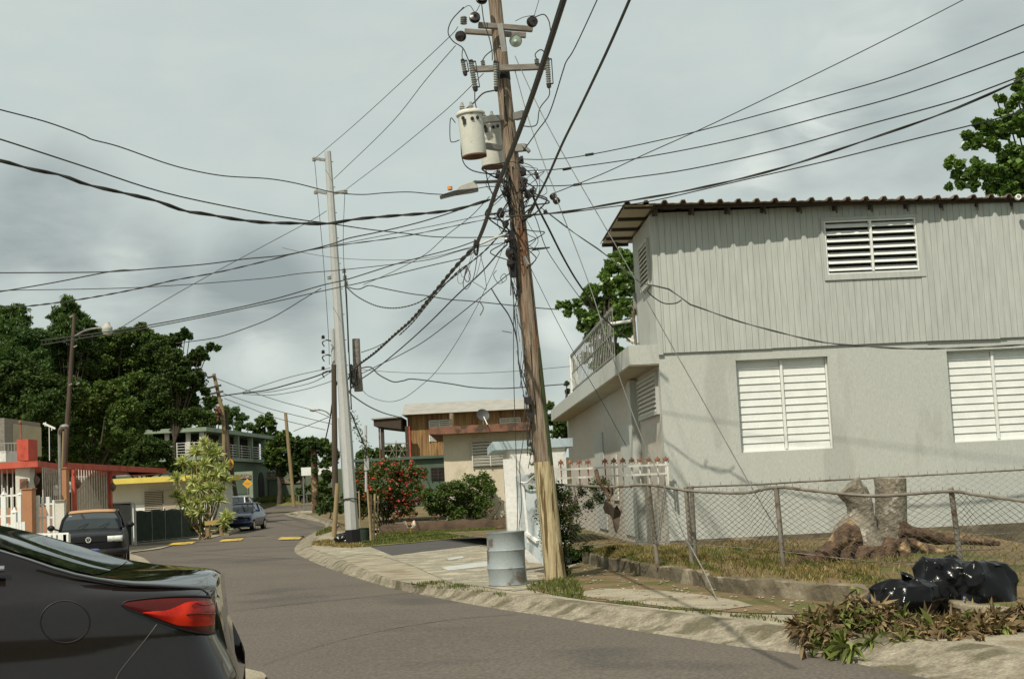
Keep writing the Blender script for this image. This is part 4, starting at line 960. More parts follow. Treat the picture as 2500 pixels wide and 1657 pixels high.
def tank(u, v0, u1, v1, w_, Y):
    a, b = P(u, v0, Y), P(u1, v1, Y); h = (b - a).length; r_ = w_ / F * Y / 2; d = (a - b).normalized(); mb = MB()
    mb.lathe(b, [(r_ * .9, 0), (r_ * .98, .01), (r_, .03), (r_ * 1.0, h * .5), (r_ * 1.01, h * .9), (r_ * 1.01, h)], 32, axis=d); t = mb.build('transformer', m_tank, pole, smooth=True)
    mb = MB(); mb.lathe(a, [(r_ * 1.13, -.02), (r_ * 1.15, .0), (r_ * 1.12, .02), (r_ * .9, .05), (r_ * .4, .075), (.01, .08)], 32, axis=d); mb.build('lid', m_tank, t, smooth=True)
    mb = MB(); mb.lathe(b, [(r_ * .88, -.006), (r_ * 1.0, -.004), (r_ * 1.0, .02)], 28, axis=d); mb.build('rusty_base', m_rust2, t)
    for q in (-.5, .1):
        c = a + Vector((q * r_ * 1.2, -.05, .05)); mb = MB(); mb.lathe(c, [(.03, 0), (.035, .02), (.045, .03), (.03, .05), (.045, .06), (.03, .08), (.02, .13)], 12); mb.build('bushing', m_porcg, t)
    mb = MB()
    for q, zq in ((-.55, -.1), (.2, -.12), (.62, -.1)): mb.ball(a + Vector((q * r_, -r_ * math.sqrt(max(0, 1 - q * q)) - .01, zq)), .03, 8, 5)
    mb.box(a + Vector((-.45 * r_, -r_ * .88, -.16)), (.05, .05, .08)); mb.build('terminal', m_porc, t)
    return r_
tank(1147, 279, 1159, 383, 61, 22.0); tank(1198, 300, 1204, 409, 56, 23.1)
for q0, q1, a_, b_ in (((1182, 293, 22.3), (1222, 289, 22.5), .12, .10), ((1184, 356, 22.4), (1222, 362, 22.6), .10, .09), ((1258, 285, 22.5), (1280, 279, 22.3), .10, .12), ((1262, 362, 22.5), (1282, 360, 22.4), .10, .12), ((1276, 354, 22.4), (1293, 371, 22.4), .10, .05)): mb = MB(); mb.bar(P(*q0), P(*q1), a_, b_); mb.build('bracket', m_galv, pole, bevel=.005)
# street lamp with its lid hanging open
mb = MB(); mb.tube(catmull([P(1240, 443, 22.5), P(1215, 443, 22.4), P(1170, 445, 22.3), P(1158, 444, 22.3)], 4), .026, 10); la = mb.build('lamp_arm', m_galv, pole, smooth=True)
mb = MB(); hp = [(1156, 441), (1162, 446), (1168, 459), (1140, 463), (1112, 466), (1118, 456), (1128, 450)]; mb.prism([P(u, v, 22.15) for u, v in hp], (0, .22, 0)); mb.build('lamp_head', m_lamp, la, bevel=.012)
mb = MB(); mb.prism([P(u, v, 22.12) for u, v in ((1167, 460), (1150, 464), (1110, 470), (1073, 479), (1082, 474), (1110, 465))], (0, .26, 0)); mb.build('lamp_lid', m_porc, la)
mb = MB(); c = P(1098.5, 459.5, 22.2); mb.lathe(c - Vector((0, 0, .03)), [(.036, 0), (.04, .005), (.04, .055), (.03, .062)], 14); mb.build('photocell', m_orange, la)
# tangle of drops, clamps and loops on the pole: part of it
tg = MB()
for k in range(46):
    side = random.random() < .58; v = random.uniform(395, 620); c = pc(v)
    du, dv = (random.uniform(-75, -12) if side else random.uniform(14, 85)), random.uniform(-40, 70); y = PY - .2
    u0_ = 1208 + 148 * v / 1410; a = P(u0_ + (-12 if side else 14), v, PY - .12); b = P(u0_ + du * .7 + random.uniform(-10, 10), v + dv * .5, y + random.uniform(-.3, .1)); c = P(u0_ + du, v + dv, y + random.uniform(-.3, .2)); d = P(u0_ + du * .4, v + dv + random.uniform(5, 45), y); e = P(u0_ + (-14 if side else 14), v + dv * .8 + random.uniform(-10, 40), PY - .1)
    q = [a, b, c, d, e][:random.choice((4, 5, 5))]; tg.tube(catmull(q, 7), random.choice((.005, .006, .009, .012)), 5)
for k in range(24):
    v = random.uniform(480, 1000); u0_ = 1208 + 148 * v / 1410 - 16; pts = [P(u0_ + random.uniform(-22, 2) + 4 * i, v + 45 * i, PY - .15) for i in range(random.choice((3, 4, 5)))]; tg.tube(catmull(pts, 5), random.choice((.004, .006, .009)), 5)
tag(tg.build('cable_tangle', m_cable, pole), kind='stuff')
mb = MB()
for u, v, r_ in ((1272, 391, .05), (1275, 420, .06), (1280, 445, .06), (1276, 462, .05), (1288, 474, .055), (1300, 466, .04), (1217, 425, .05), (1233, 470, .05), (1222, 520, .06), (1234, 548, .05), (1238, 585, .05), (1310, 424, .03), (1312, 432, .03), (1332, 517, .03), (1243, 620, .07), (1246, 640, .06)):
    mb = MB(); mb.ball(P(u, v, 22.3), (r_, r_, r_ * 1.3), 8, 6, .3); mb.build('clamp', m_porc, pole)
mb = MB(); mb.box(P(1251, 620, 22.35), (.09, .07, .75), rz=0); mb.build('cable_riser', m_black, pole)
mb = MB(); mb.tube([P(1241, 570, 22.4), P(1205, 582, 22.2), P(1168, 598, 22.0)], .018, 8); mb.build('conduit_arm', m_tank, pole)
mb = MB(); mb.bar(P(1280, 628, 22.3), P(1290, 648, 22.2), .03, .05); mb.build('guy_bracket', m_galv, pole)
mb = MB(); mb.box(P(1290, 978, 22.4), (.10, .09, .12)); mb.box(P(1291, 1012, 22.35), (.07, .06, .07)); mb.build('junction_box', m_porc, pole)
# jumpers between insulators, cutouts and transformers
JP = [([(1176, 12), (1182, 55), (1195, 95), (1201, 125), (1202, 148)], 3), ([(1132, 18), (1103, 50), (1094, 80), (1107, 102), (1130, 118), (1144, 148)], 3), ([(1130, 118), (1128, 135), (1130, 150)], 2.5), ([(1203, 122), (1186, 136), (1178, 148)], 3),
      ([(1208, 221), (1180, 228), (1158, 250), (1136, 268)], 4), ([(1159, 222), (1160, 250), (1168, 278), (1178, 290)], 3), ([(1306, 42), (1328, 36), (1340, 52), (1344, 75)], 3), ([(1310, 145), (1307, 132), (1322, 122), (1338, 140)], 3), ([(1341, 213), (1340, 235), (1318, 265), (1312, 300), (1300, 309), (1275, 308)], 3),
      ([(1118, 275), (1125, 320), (1128, 385), (1145, 412), (1180, 423), (1222, 425)], 3), ([(1112, 300), (1100, 290), (1099, 340), (1107, 347), (1122, 342)], 2.5), ([(1186, 410), (1190, 440), (1200, 470), (1212, 490)], 3), ([(1120, 30), (1145, 14), (1160, 30), (1172, 12)], 1.8), ([(1258, 52), (1280, 42), (1306, 38)], 1.8), ([(1240, 395), (1262, 398), (1290, 420), (1312, 450), (1300, 480)], 2.5), ([(1270, 395), (1302, 410), (1318, 450), (1310, 490)], 2)]
for pts, w_ in JP:
    mb = MB(); mb.tube(catmull([P(u, v, 22.15) for u, v in pts], 6), w_ / 2 / F * 22.2, 6); mb.build('jumper', m_cable, pole)

# ================================================================== WIRES
def wire(label, pts, Y0, Y1, w0, w1=None, m=None, twist=0, name='overhead_cable', cat='cable', sub=5, wob=0, dy=None):
    w1 = w1 or w0; c = catmull([(u, v, 0) for u, v in pts], sub); s = [0]
    for a, b in zip(c, c[1:]): s.append(s[-1] + math.hypot(b[0] - a[0], b[1] - a[1]))
    Q = []; RR = []
    for (u, v, _), d in zip(c, s):
        f = d / s[-1]; Y = 1 / ((1 - f) / Y0 + f / Y1); Q.append(P(u, v, Y)); RR.append((w0 + (w1 - w0) * f) / 2 / F * Y)
    mb = MB()
    if twist:
        arr = np.array([tuple(q) for q in Q]); cum = np.concatenate([[0], np.cumsum(np.linalg.norm(np.diff(arr, axis=0), axis=1))]); n = max(20, int(cum[-1] / (twist / 6))); t = np.linspace(0, cum[-1], n)
        pp = np.stack([np.interp(t, cum, arr[:, k]) for k in range(3)], 1); r_ = np.interp(t, cum, RR)
        tn = np.gradient(pp, axis=0); tn /= np.linalg.norm(tn, axis=1)[:, None]; sx = np.cross(tn, [0, 0, 1.]); sx /= np.linalg.norm(sx, axis=1)[:, None]; sy = np.cross(tn, sx)
        for k in range(2):
            an = 2 * np.pi * t / twist + k * np.pi; off = (sx * np.cos(an)[:, None] + sy * np.sin(an)[:, None]) * (r_ * .55)[:, None]; mb.tube([tuple(x) for x in pp + off], list(r_ * .62), 6)
    else: mb.tube(Q, RR, 6)
    o = mb.build(name, m or m_cable, smooth=True); tag(o, label, cat); return o
TH = m_cable
wire('highest thin cable sagging in from the left edge to the street lamp', [(-40, 256), (0, 268), (110, 297), (200, 329), (225, 341), (290, 358), (400, 397), (470, 416), (550, 430), (650, 436), (720, 447), (800, 467), (840, 473), (890, 475), (940, 471), (1000, 469), (1060, 474), (1110, 474), (1150, 464), (1190, 456), (1222, 456)], 17, 22.3, 3.6, 2.2)
wire('second cable from the top left, ending at the pole below the street lamp', [(-40, 330), (0, 340), (200, 405), (400, 470), (620, 517), (730, 536), (800, 545), (900, 560), (1000, 571), (1060, 578), (1140, 580), (1235, 578)], 17, 22.4, 4.2, 2.2)
wire('thick twisted cable swinging from the left edge past the concrete pole', [(-40, 388), (0, 392), (80, 414), (150, 428), (210, 450), (300, 471), (380, 490), (450, 515), (500, 522), (560, 533), (640, 543), (720, 545), (800, 546), (870, 535), (960, 527), (1050, 520), (1120, 510), (1195, 488)], 17, 22.2, 9, 7.5, twist=.9)
wire('cable from the left edge that sweeps up to the pole under the thick twisted one', [(-40, 667), (0, 666), (250, 664), (380, 655), (500, 645), (600, 632), (700, 622), (806, 597), (850, 582), (927, 566), (1016, 545), (1096, 521), (1140, 505)], 36, 22.4, 3.2, 3)
wire('cable rising from the left edge to join the flat one above the trees', [(-40, 718), (0, 712), (130, 690), (275, 662), (330, 659)], 36, 32, 3, 3)
wire('long shallow cable above the tallest left trees', [(-40, 716), (14, 709), (190, 706), (330, 702), (480, 693), (650, 679), (730, 668), (833, 659), (962, 645), (1052, 633), (1110, 616), (1150, 606), (1235, 592)], 38, 22.5, 2.2, 2)
wire('lashed cable crossing in front of the highest bamboo top', [(-40, 752), (0, 747), (60, 748), (200, 730), (330, 706), (420, 685), (530, 665), (650, 637), (739, 614), (828, 599), (962, 581), (1052, 564), (1150, 543), (1230, 528)], 38, 22.5, 4.2, 2.4, twist=1.4)
wire('upper of two close cables running down to the left street light', [(100, 831), (247, 812), (327, 800), (480, 772), (650, 735), (784, 697), (851, 681), (962, 646), (1020, 630), (1110, 606), (1170, 585)], 45, 22.3, 3, 2.6)
wire('lower of two close cables running down to the left street light', [(100, 842), (247, 818), (327, 806), (480, 777), (650, 741), (806, 706), (873, 692), (962, 670), (1052, 648), (1132, 629), (1165, 610)], 45, 22.2, 2.6, 2.4)
wire('drooping cable leaving the treetop towards the concrete pole', [(430, 838), (511, 827), (560, 815), (650, 782), (700, 755), (739, 731), (784, 704)], 60, 45, 2.4, 2)
wire('hair-thin wire rising from the left street light to the concrete pole', [(275, 812), (400, 735), (511, 672), (650, 597), (762, 537), (797, 515)], 60, 45, 1.8, 1.5, m_cableg)
wire('thin line from the tip of the concrete pole to the highest left insulator', [(768, 388), (871, 300), (1000, 182), (1100, 88), (1118, 66)], 45, 22.5, 1.4, 2, m_cableg)
wire('thin line from below the tip of the concrete pole to the lower left insulator', [(815, 437), (956, 300), (1040, 195), (1112, 112)], 45, 22.4, 1.5, 2.2, m_cableg)
wire('thin line from the right bracket of the concrete pole to the second crossarm', [(842, 465), (950, 383), (1052, 300), (1115, 245), (1180, 180)], 45, 22.6, 1.4, 2, m_cableg)
wire('faint vertical wire left of the concrete pole', [(768, 392), (775, 470), (790, 640), (802, 820), (804, 890)], 45, 47, 1.5, 1.5, m_cableg)
wire('faint vertical wire right of the concrete pole', [(842, 466), (838, 600), (846, 760), (850, 860)], 45, 47, 1.5, 1.5, m_cableg)
R_ = [('top thin cable with a splice running to the upper right edge', [(1278, 389), (1340, 389), (1439, 378), (1690, 324), (2007, 238), (2219, 174), (2500, 61), (2560, 34)], 3.0),
      ('second cable with a splice running to the right edge', [(1284, 417), (1374, 412), (1585, 382), (1796, 340), (2007, 285), (2219, 227), (2500, 127), (2560, 102)], 3.2),
      ('third cable running right, merging with the thick one over the roof', [(1300, 454), (1400, 452), (1532, 435), (1690, 412), (1902, 365), (2113, 306), (2324, 248), (2420, 214), (2560, 160)], 3.4),
      ('lowest right cable skimming the corrugated roof edge', [(1374, 521), (1470, 508), (1600, 489), (1796, 444), (2007, 396), (2219, 343), (2430, 291), (2560, 250)], 3.2)]
for l, p_, w_ in R_: wire(l, p_, 22.4, 13.5, w_ * .8, w_ * 1.15)
wire('thick double cable passing the pole and climbing to the right edge', [(1236, 529), (1374, 518), (1532, 491), (1690, 463), (1902, 412), (2113, 343), (2324, 269), (2500, 192), (2560, 166)], 22.4, 13.5, 5, 6.5, twist=2.2)
wire('thin diagonal wire crossing the other right-hand cables up to the top edge', [(1352, 472), (1470, 425), (1585, 372), (1743, 301), (2007, 174), (2198, 79), (2420, -35)], 22.2, 20, 2.4, 2.6)
wire('thickest black cable coming down over the camera to the pole', [(1400, -70), (1376, 0), (1342, 106), (1300, 232), (1257, 349), (1215, 454), (1183, 549), (1162, 600)], 8.5, 21.9, 19, 10, twist=0)
wire('short end of the thickest cable hanging in a loop by the bundle', [(1183, 549), (1170, 580), (1166, 612), (1163, 622), (1157, 610), (1160, 585)], 21.8, 21.8, 7, 6)
wire('overhead cable right of the thickest one, sagging to the pole', [(1562, -60), (1537, 0), (1500, 85), (1469, 153), (1416, 264), (1374, 349), (1337, 433), (1310, 486), (1290, 520)], 10, 22.2, 9, 6)
wire('thin overhead cable between the two thick ones', [(1480, -50), (1458, 0), (1404, 116), (1383, 150), (1374, 175), (1342, 275), (1312, 320), (1278, 368)], 12, 22.2, 3.5, 3)
wire('short thin wire from the right insulator to the top edge', [(1304, 40), (1313, 10), (1325, -30)], 22.2, 18, 1.6, 1.8, m_cableg)
wire('long straight guy from the pole top across the house to the fence foot', [(1257, 137), (1321, 275), (1395, 412), (1490, 576), (1556, 692), (1639, 842), (1700, 949), (1828, 1177), (1909, 1312), (1916, 1330)], 22.4, 19.6, 2.2, 2.6, m_wirelt, name='guy_wire', cat='guy wire')
g1 = wire('guy wire with a barrel insulator coming down to the pavement anchor', [(1257, 172), (1290, 290), (1330, 405), (1356, 470), (1364, 499), (1436, 687), (1499, 881), (1560, 1050), (1625, 1197), (1669, 1304), (1687, 1335)], 22.4, 19.0, 2.2, 2.8, m_wirelt, name='guy_wire', cat='guy wire')
an = G(1758, 1470, .14)
mb = MB(); mb.tube([P(1686, 1333, 19.0), P(1722, 1400, (19 + an.y) / 2), an - Vector((0, 0, .05))], .0085, 8); tag(mb.build('anchor_rod', m_arm), 'pale anchor rod leaning out of the pavement below the fence', 'anchor rod')
mb = MB(); a = P(1348, 476, 22.3); b = P(1365, 499, 22.2); d = (b - a); mb.lathe(a, [(.03, -.01), (.055, .01), (.06, .05), (.045, .09), (.06, .13), (.055, .17), (.03, .19)], 14, axis=d); tag(mb.build('barrel_insulator', m_porc), 'dark ribbed barrel insulator on the guy right of the pole', 'insulator')
wire('twisted service drop looping across the front of the grey house', [(1318, 505), (1342, 523), (1405, 571), (1474, 618), (1553, 684), (1585, 695), (1610, 700), (1638, 708), (1664, 728), (1668, 738), (1700, 748), (1796, 782), (1902, 811), (2007, 835), (2110, 845), (2219, 851), (2350, 849), (2500, 841), (2600, 832)], 22.3, 23.2, 3.2, 5, m_cableg, twist=1.3)
wire('small splice loop under the service drop on the house corner', [(1588, 698), (1582, 712), (1605, 732), (1625, 741), (1650, 740), (1664, 732)], 22.6, 22.7, 3, 3, m_cable)
wire('thick black drop curving from the pole to the balcony', [(1298, 470), (1312, 505), (1337, 553), (1369, 617), (1401, 674), (1433, 722), (1449, 751), (1500, 800), (1545, 838)], 22.3, 26.8, 6, 4)
wire('thin drop beside the thick black one, ending in the tree', [(1302, 520), (1312, 543), (1331, 601), (1362, 652), (1410, 719), (1445, 765)], 22.4, 30, 2.2, 2, m_cable)
wire('thin straight wire from the pole to the balcony rail', [(1296, 655), (1356, 776), (1404, 866), (1470, 980), (1530, 1090)], 22.5, 25.5, 1.6, 1.6, m_cableg)
wire('thick black bundle running down left from the tangle to the plank', [(1166, 597), (1155, 606), (1114, 649), (1052, 724), (1007, 778), (962, 818), (918, 858), (878, 888), (858, 905)], 21.9, 44, 10, 5.5, twist=1.2)
wire('cable lashed under the thick left bundle', [(1232, 560), (1190, 606), (1150, 640), (1112, 668), (1056, 728), (1010, 784), (975, 818)], 22.3, 36, 4, 3, twist=1.0)
wire('long straight cable from the tangle down left to the plank', [(1238, 597), (1219, 615), (1178, 662), (1114, 722), (1052, 784), (985, 845), (918, 900), (882, 925)], 22.4, 45, 4, 2.6)
wire('thin cable parallel below, from lower on the pole to the plank', [(1252, 668), (1238, 672), (1162, 735), (1050, 823), (985, 862), (927, 890), (882, 912)], 22.5, 45, 2.6, 1.8)
wire('slack hair-thin wire in a deep curve below the bundle', [(1236, 585), (1210, 650), (1187, 700), (1162, 752), (1114, 836), (1066, 905), (1029, 940), (985, 972), (945, 980), (900, 966), (880, 945)], 22.4, 45, 1.6, 1.4, m_cableg)
wire('curly spring-like cable hanging between the concrete pole and the bundle', [(842, 697), (873, 724), (918, 746), (962, 752), (1007, 744), (1043, 726), (1090, 690), (1140, 650)], 45, 24, 3.2, 3.2, twist=.9)
wire('wavy cable from the concrete pole to the right behind the main pole', [(844, 700), (875, 706), (900, 697), (927, 702), (971, 711), (1010, 718), (1043, 722), (1096, 731), (1150, 735), (1257, 746), (1305, 751), (1356, 755)], 45, 28, 2.6, 2.8)
wire('cable dipping under the plank and running right to the balcony', [(882, 898), (905, 896), (922, 912), (940, 923), (962, 932), (985, 929), (1010, 925), (1096, 936), (1152, 945), (1215, 948), (1279, 945), (1385, 937)], 45, 34, 3, 2.8)
wire('faint straight wire just above the two mid houses', [(882, 902), (960, 908), (1050, 911), (1150, 911), (1270, 905), (1392, 894)], 45, 36, 1.4, 1.4, m_cableg)
wire('drop cable sloping to the porch roof of the ochre house', [(850, 952), (858, 963), (896, 989), (935, 1007), (975, 1018)], 47, 70, 3.2, 2.4)
wire('short sagging link above the thick left bundle', [(882, 860), (918, 847), (954, 827), (980, 806)], 45, 40, 2, 1.8)
wire('nearly level faint wire crossing the concrete pole', [(690, 605), (753, 619), (837, 631), (962, 635), (1052, 628), (1132, 608), (1160, 600)], 50, 22.6, 1.4, 1.6, m_cableg)
wire('faint diagonal wire joining the tangle top to the concrete pole', [(887, 695), (962, 662), (1038, 621), (1090, 575), (1150, 528), (1195, 480)], 45, 22.5, 1.5, 2, m_cableg)
wire('thin cable just below the sweeping one near the pole', [(806, 600), (870, 588), (962, 570), (1060, 551), (1150, 532), (1230, 516)], 30, 22.5, 1.8, 1.8)
# far wires towards the leaning pole
wire('bundle between the concrete pole and the far leaning pole', [(470, 978), (536, 967), (593, 959), (651, 952), (708, 937), (766, 920), (812, 902)], 92, 47, 3.2, 3.2)
for l, p_ in (('upper faint strand over the distant bundle', [(593, 957), (665, 933), (720, 917), (806, 898)]), ('middle faint strand just under the distant bundle', [(593, 960), (650, 957), (694, 950), (766, 932), (812, 905)]), ('lowest slack strand under the distant bundle', [(593, 962), (665, 964), (737, 952), (780, 940), (812, 929)]),
              ('long faint wire descending right from the far crossarm tip', [(530, 924), (611, 955), (690, 981), (760, 1000), (810, 1020)]), ('faint wire descending from the middle of the far leaning pole', [(545, 960), (651, 995), (740, 1018), (817, 1036)]), ('lowest faint wire descending from the far leaning pole', [(548, 972), (600, 992), (685, 1023), (794, 1049)]), ('faint wire rising right above the distant trees', [(717, 1052), (760, 1035), (802, 1018)])):
    wire(l, p_, 92 if p_[0][0] < 600 else 70, 48, 1.7, 1.7, m_cableg)
wire('bundle of cables slumping down the left of the dark pole', [(826, 925), (818, 950), (811, 985), (806, 1020), (794, 1075)], 49, 52, 4, 3)
wire('thin black cord hanging down the front of the drum', [(1254, 700), (1254, 900), (1259, 1079), (1262, 1180), (1263, 1285), (1256, 1325), (1246, 1350), (1243, 1368), (1250, 1395), (1254, 1420)], 22.0, 21.7, 2.2, 2.2)
wire('second hanging cord beside the drum cord', [(1277, 1020), (1277, 1076), (1269, 1130), (1271, 1180), (1273, 1240), (1267, 1290), (1272, 1360), (1276, 1400)], 22.2, 21.8, 2.2, 2.2)
wire('cord hanging left of the pole from the tangle', [(1243, 640), (1254, 735), (1262, 830), (1268, 900), (1280, 975), (1278, 1030)], 22.3, 22.3, 2.6, 2.2)
cl = MB()
for k in range(4):
    u = 1120 + k * 11 + random.uniform(-5, 5); d_ = random.uniform(8, 40); cl.tube(catmull([P(u, 645 + 5 * k, 22), P(u - random.uniform(2, 8), 655 + d_, 22), P(u + random.uniform(2, 9), 665 + d_, 22), P(u + random.uniform(9, 20), 655 + d_ * .5, 22), P(u + 28, 622, 22)], 6), random.choice((.004, .007)), 5)
cl.tube(catmull([P(1141, 651, 22), P(1134, 678, 22), P(1143, 688, 22), P(1148, 672, 22), P(1142, 655, 22)], 6), .008, 5)
cl.tube(catmull([P(1150, 685, 22), P(1175, 700, 22), P(1187, 705, 22), P(1182, 660, 22), P(1172, 620, 22)], 6), .005, 5)
cl.tube(catmull([P(1212, 660, 22), P(1205, 672, 22), P(1218, 692, 22), P(1236, 682, 22), P(1232, 668, 22), P(1222, 678, 22), P(1228, 690, 22)], 6), .006, 5)
cl.tube(catmull([P(1200, 705, 22), P(1218, 735, 22), P(1245, 775, 22), P(1262, 830, 22), P(1266, 890, 22)], 6), .011, 5); cl.tube(catmull([P(1170, 735, 22), P(1180, 752, 22), P(1172, 770, 22)], 6), .008, 5); cl.tube(catmull([P(1226, 808, 22), P(1250, 812, 22)], 4), .007, 5)
tag(cl.build('cable_ends', m_cableg, None), 'loose wire curls and frayed ends dangling left of the wooden pole', 'wire')
for l, u, v in (('splice on the top right-hand cable', 1439, 378), ('splice on the second right-hand cable', 1384, 413), ('splice on the third right-hand cable', 1410, 451)):
    mb = MB(); mb.tube([P(u - 9, v + 1, 22.2), P(u + 9, v - 2, 22.1)], .022, 8); tag(mb.build('cable_splice', m_black), l, 'splice')

# ================================================================== CONCRETE POLE AND THE MID POLES
def simple_pole(name, label, top, base, Y, wt, wb_, m, n=12, sink=True, cat='utility pole', root=None):
    t = root or thing(name, tuple(P(*base, Y)), label, cat); mb = MB(); a, b = P(*base, Y), P(*top, Y); k = 8
    mb.tube([a + (b - a) * (i / k) - (Vector((0, 0, .3)) if i == 0 and sink else Vector()) for i in range(k + 1)], [(wb_ + (wt - wb_) * i / k) / 2 / F * Y for i in range(k + 1)], n); mb.build('shaft', m, t, smooth=n > 8); return t
CY = G(863, 1330, .12).y
cp = simple_pole('concrete_pole', 'tall tapering grey concrete pole with a black painted foot', (800, 370), (860, 1290), CY, 16, 33, m_cpole, n=8)
mb = MB(); mb.tube([P(860.5, 1292, CY), P(863.5, 1331, CY) - Vector((0, 0, .1))], 18 / F * CY, 8); mb.build('painted_foot', m_black, cp)
mb = MB(); mb.tube([P(803, 1240 + 0, CY), P(803, 1241, CY)], .01, 4); 
for q0, q1 in (((766, 387), (793, 391)), ((770, 467), (797, 472)), ((815, 472), (846, 466))): mb = MB(); mb.bar(P(*q0, CY), P(*q1, CY), .08, .08); mb.build('bracket', m_galv, cp)
for u, v in ((767, 388), (771, 468), (844, 467), (840, 660), (842, 676), (845, 690), (804, 676)):
    mb = MB(); mb.lathe(P(u, v + 3, CY), [(.05, -.04), (.07, 0), (.04, .03), (.07, .05), (.04, .1)], 8); mb.build('insulator', m_porcg, cp)
mb = MB(); mb.tube([P(840, 655, CY - .1), P(846, 720, CY - .1), P(852, 860, CY - .1), P(858, 1000, CY - .1)], .02, 5); mb.build('ground_wire', m_cable, cp)
mb = MB(); c = P(857, 1230, CY); mb.tube([c + Vector((math.cos(t) * .225, math.sin(t) * .225, .12 - .05 * math.sin(t))) for t in np.linspace(0, 6.3, 20)], .018, 5); mb.build('strap', m_black, cp)
for i in range(14):
    v = 395 + i * 62; u = 800 + 62 * (v - 370) / 960; w_ = (8 + 8.5 * (v - 370) / 960); mb = MB(); mb.tube([P(u + w_ - 1, v, CY), P(u + w_ + 4, v, CY)], .016, 5); mb.build('step_bolt', m_galv, cp)
# second pole behind it: pale upper shaft, dark lower one, tan stub
p2 = simple_pole('utility_pole', 'dark wooden pole hidden behind the concrete pole, on a tan stub', (815, 890), (818, 1185), CY + 3, 12, 15, m_polefar)
mb = MB(); mb.tube([P(816, 960, CY + 3.2), P(812, 803, CY + 3.2)], 5.5 / F * (CY + 3), 10); mb.build('steel_top', m_cpole, p2)
mb = MB(); mb.tube([P(843, 1195, CY + 3.5), P(830, 1020, CY + 3.5)], 6 / F * (CY + 3), 8); mb.build('push_brace', m_cpole, p2)
for v in (832, 868, 908):
    mb = MB(); mb.tube(catmull([P(808, v, CY + 3), P(797, v - 2, CY + 2.9), P(787, v + 4, CY + 2.9), P(792, v + 14, CY + 2.9)], 4), .022, 6); mb.lathe(P(789, v - 5, CY + 2.9), [(.05, 0), (.07, .02), (.04, .05), (.07, .07), (.03, .12)], 8); mb.build('insulator', m_porc, p2)
mb = MB(); mb.tube([P(824, 1179, CY + 1), P(815, 1299, CY + 1) - Vector((0, 0, .15))], [5.5 / F * CY, 6.2 / F * CY], 10); tag(mb.build('pole_stub', m_poletan, smooth=True), 'short tan pole stub standing left of the concrete pole', 'pole stub')
mb = MB(); mb.tube([P(869, 827, 44.6), P(871, 880, 44.6), P(876, 955, 44.6)], [.12, .125, .14], 12); tag(mb.build('hung_pole_section', m_arm, smooth=True), 'sawn-off grey pole section hung in the cables right of the concrete pole', 'pole section')
cb = MB()
for k in range(16): cb.tube(catmull([P(random.uniform(850, 862), random.uniform(880, 935), 44.3), P(random.uniform(856, 876), random.uniform(890, 945), 44.2), P(random.uniform(850, 880), random.uniform(895, 960), 44.3)], 4), random.choice((.012, .02)), 5)
tag(cb.build('cable_knot', m_cable), 'knot of black cables tying the sawn pole section to the concrete pole', 'cable')
vw = thing('vine_covered_wire', tuple(P(894, 1110, 50)), 'stay wire wrapped in vine right of the concrete pole', 'wire')
vp = catmull([P(u, v, 50) for u, v in ((856, 1005), (866, 1030), (876, 1055), (886, 1078), (894, 1099), (892, 1120))], 5); mb = MB(); mb.tube(vp, .025, 5); mb.build('strand', m_cable, vw)
leaf_mesh('vine', np.concatenate([np.array(q) + rng.normal(size=(14, 3)) * .09 for q in vp]), .09, m_lf_o, vw)
mb = MB(); mb.tube([P(894, 1200, 51), P(893, 1038, 51)], .045, 8); mb.box(P(895, 1130, 51), (.17, .15, .5)); tag(mb.build('thin_post', m_cpole), 'thin white topped post among the red flowering shrub', 'post')
lp = thing('street_lamp', tuple(P(815, 1185, 56)), 'small curved street lamp reaching left from the dark pole', 'street lamp')
mb = MB(); mb.tube(catmull([P(806, 1013, 53), P(795, 1004, 53), P(780, 1000, 53), P(768, 1001, 53)], 5), .03, 6); mb.build('lamp_arm', m_galv, lp); mb = MB(); mb.ball(P(765, 1001, 53), (.14, .09, .06), 10, 6); mb.build('lamp_head', m_lamp, lp)
# ================================================================== LEFT SIDE
def pbox(mb, u0, v0, u1, v1, Y, d, slope=0):
    vm, um = (v0 + v1) / 2, (u0 + u1) / 2; a, b = P(u0, vm, Y).x, P(u1, vm, Y).x; zt, zb = P(um, v0, Y).z, P(um, v1, Y).z
    mb.box(((a + b) / 2, Y + d / 2, (zt + zb) / 2), (abs(b - a), d, abs(zt - zb)), rz=slope); return mb
def pt_(name, m, parent, *args, **k):
    mb = MB(); pbox(mb, *args, **k); return mb.build(name, m, parent)
def bars(mb, p, q, n, z0, z1, w_=.02):
    p, q = Vector(p), Vector(q)
    for i in range(n):
        c = p.lerp(q, (i + .5) / n); mb.box((c.x, c.y, (z0 + z1) / 2), (w_, w_, z1 - z0))
    return mb
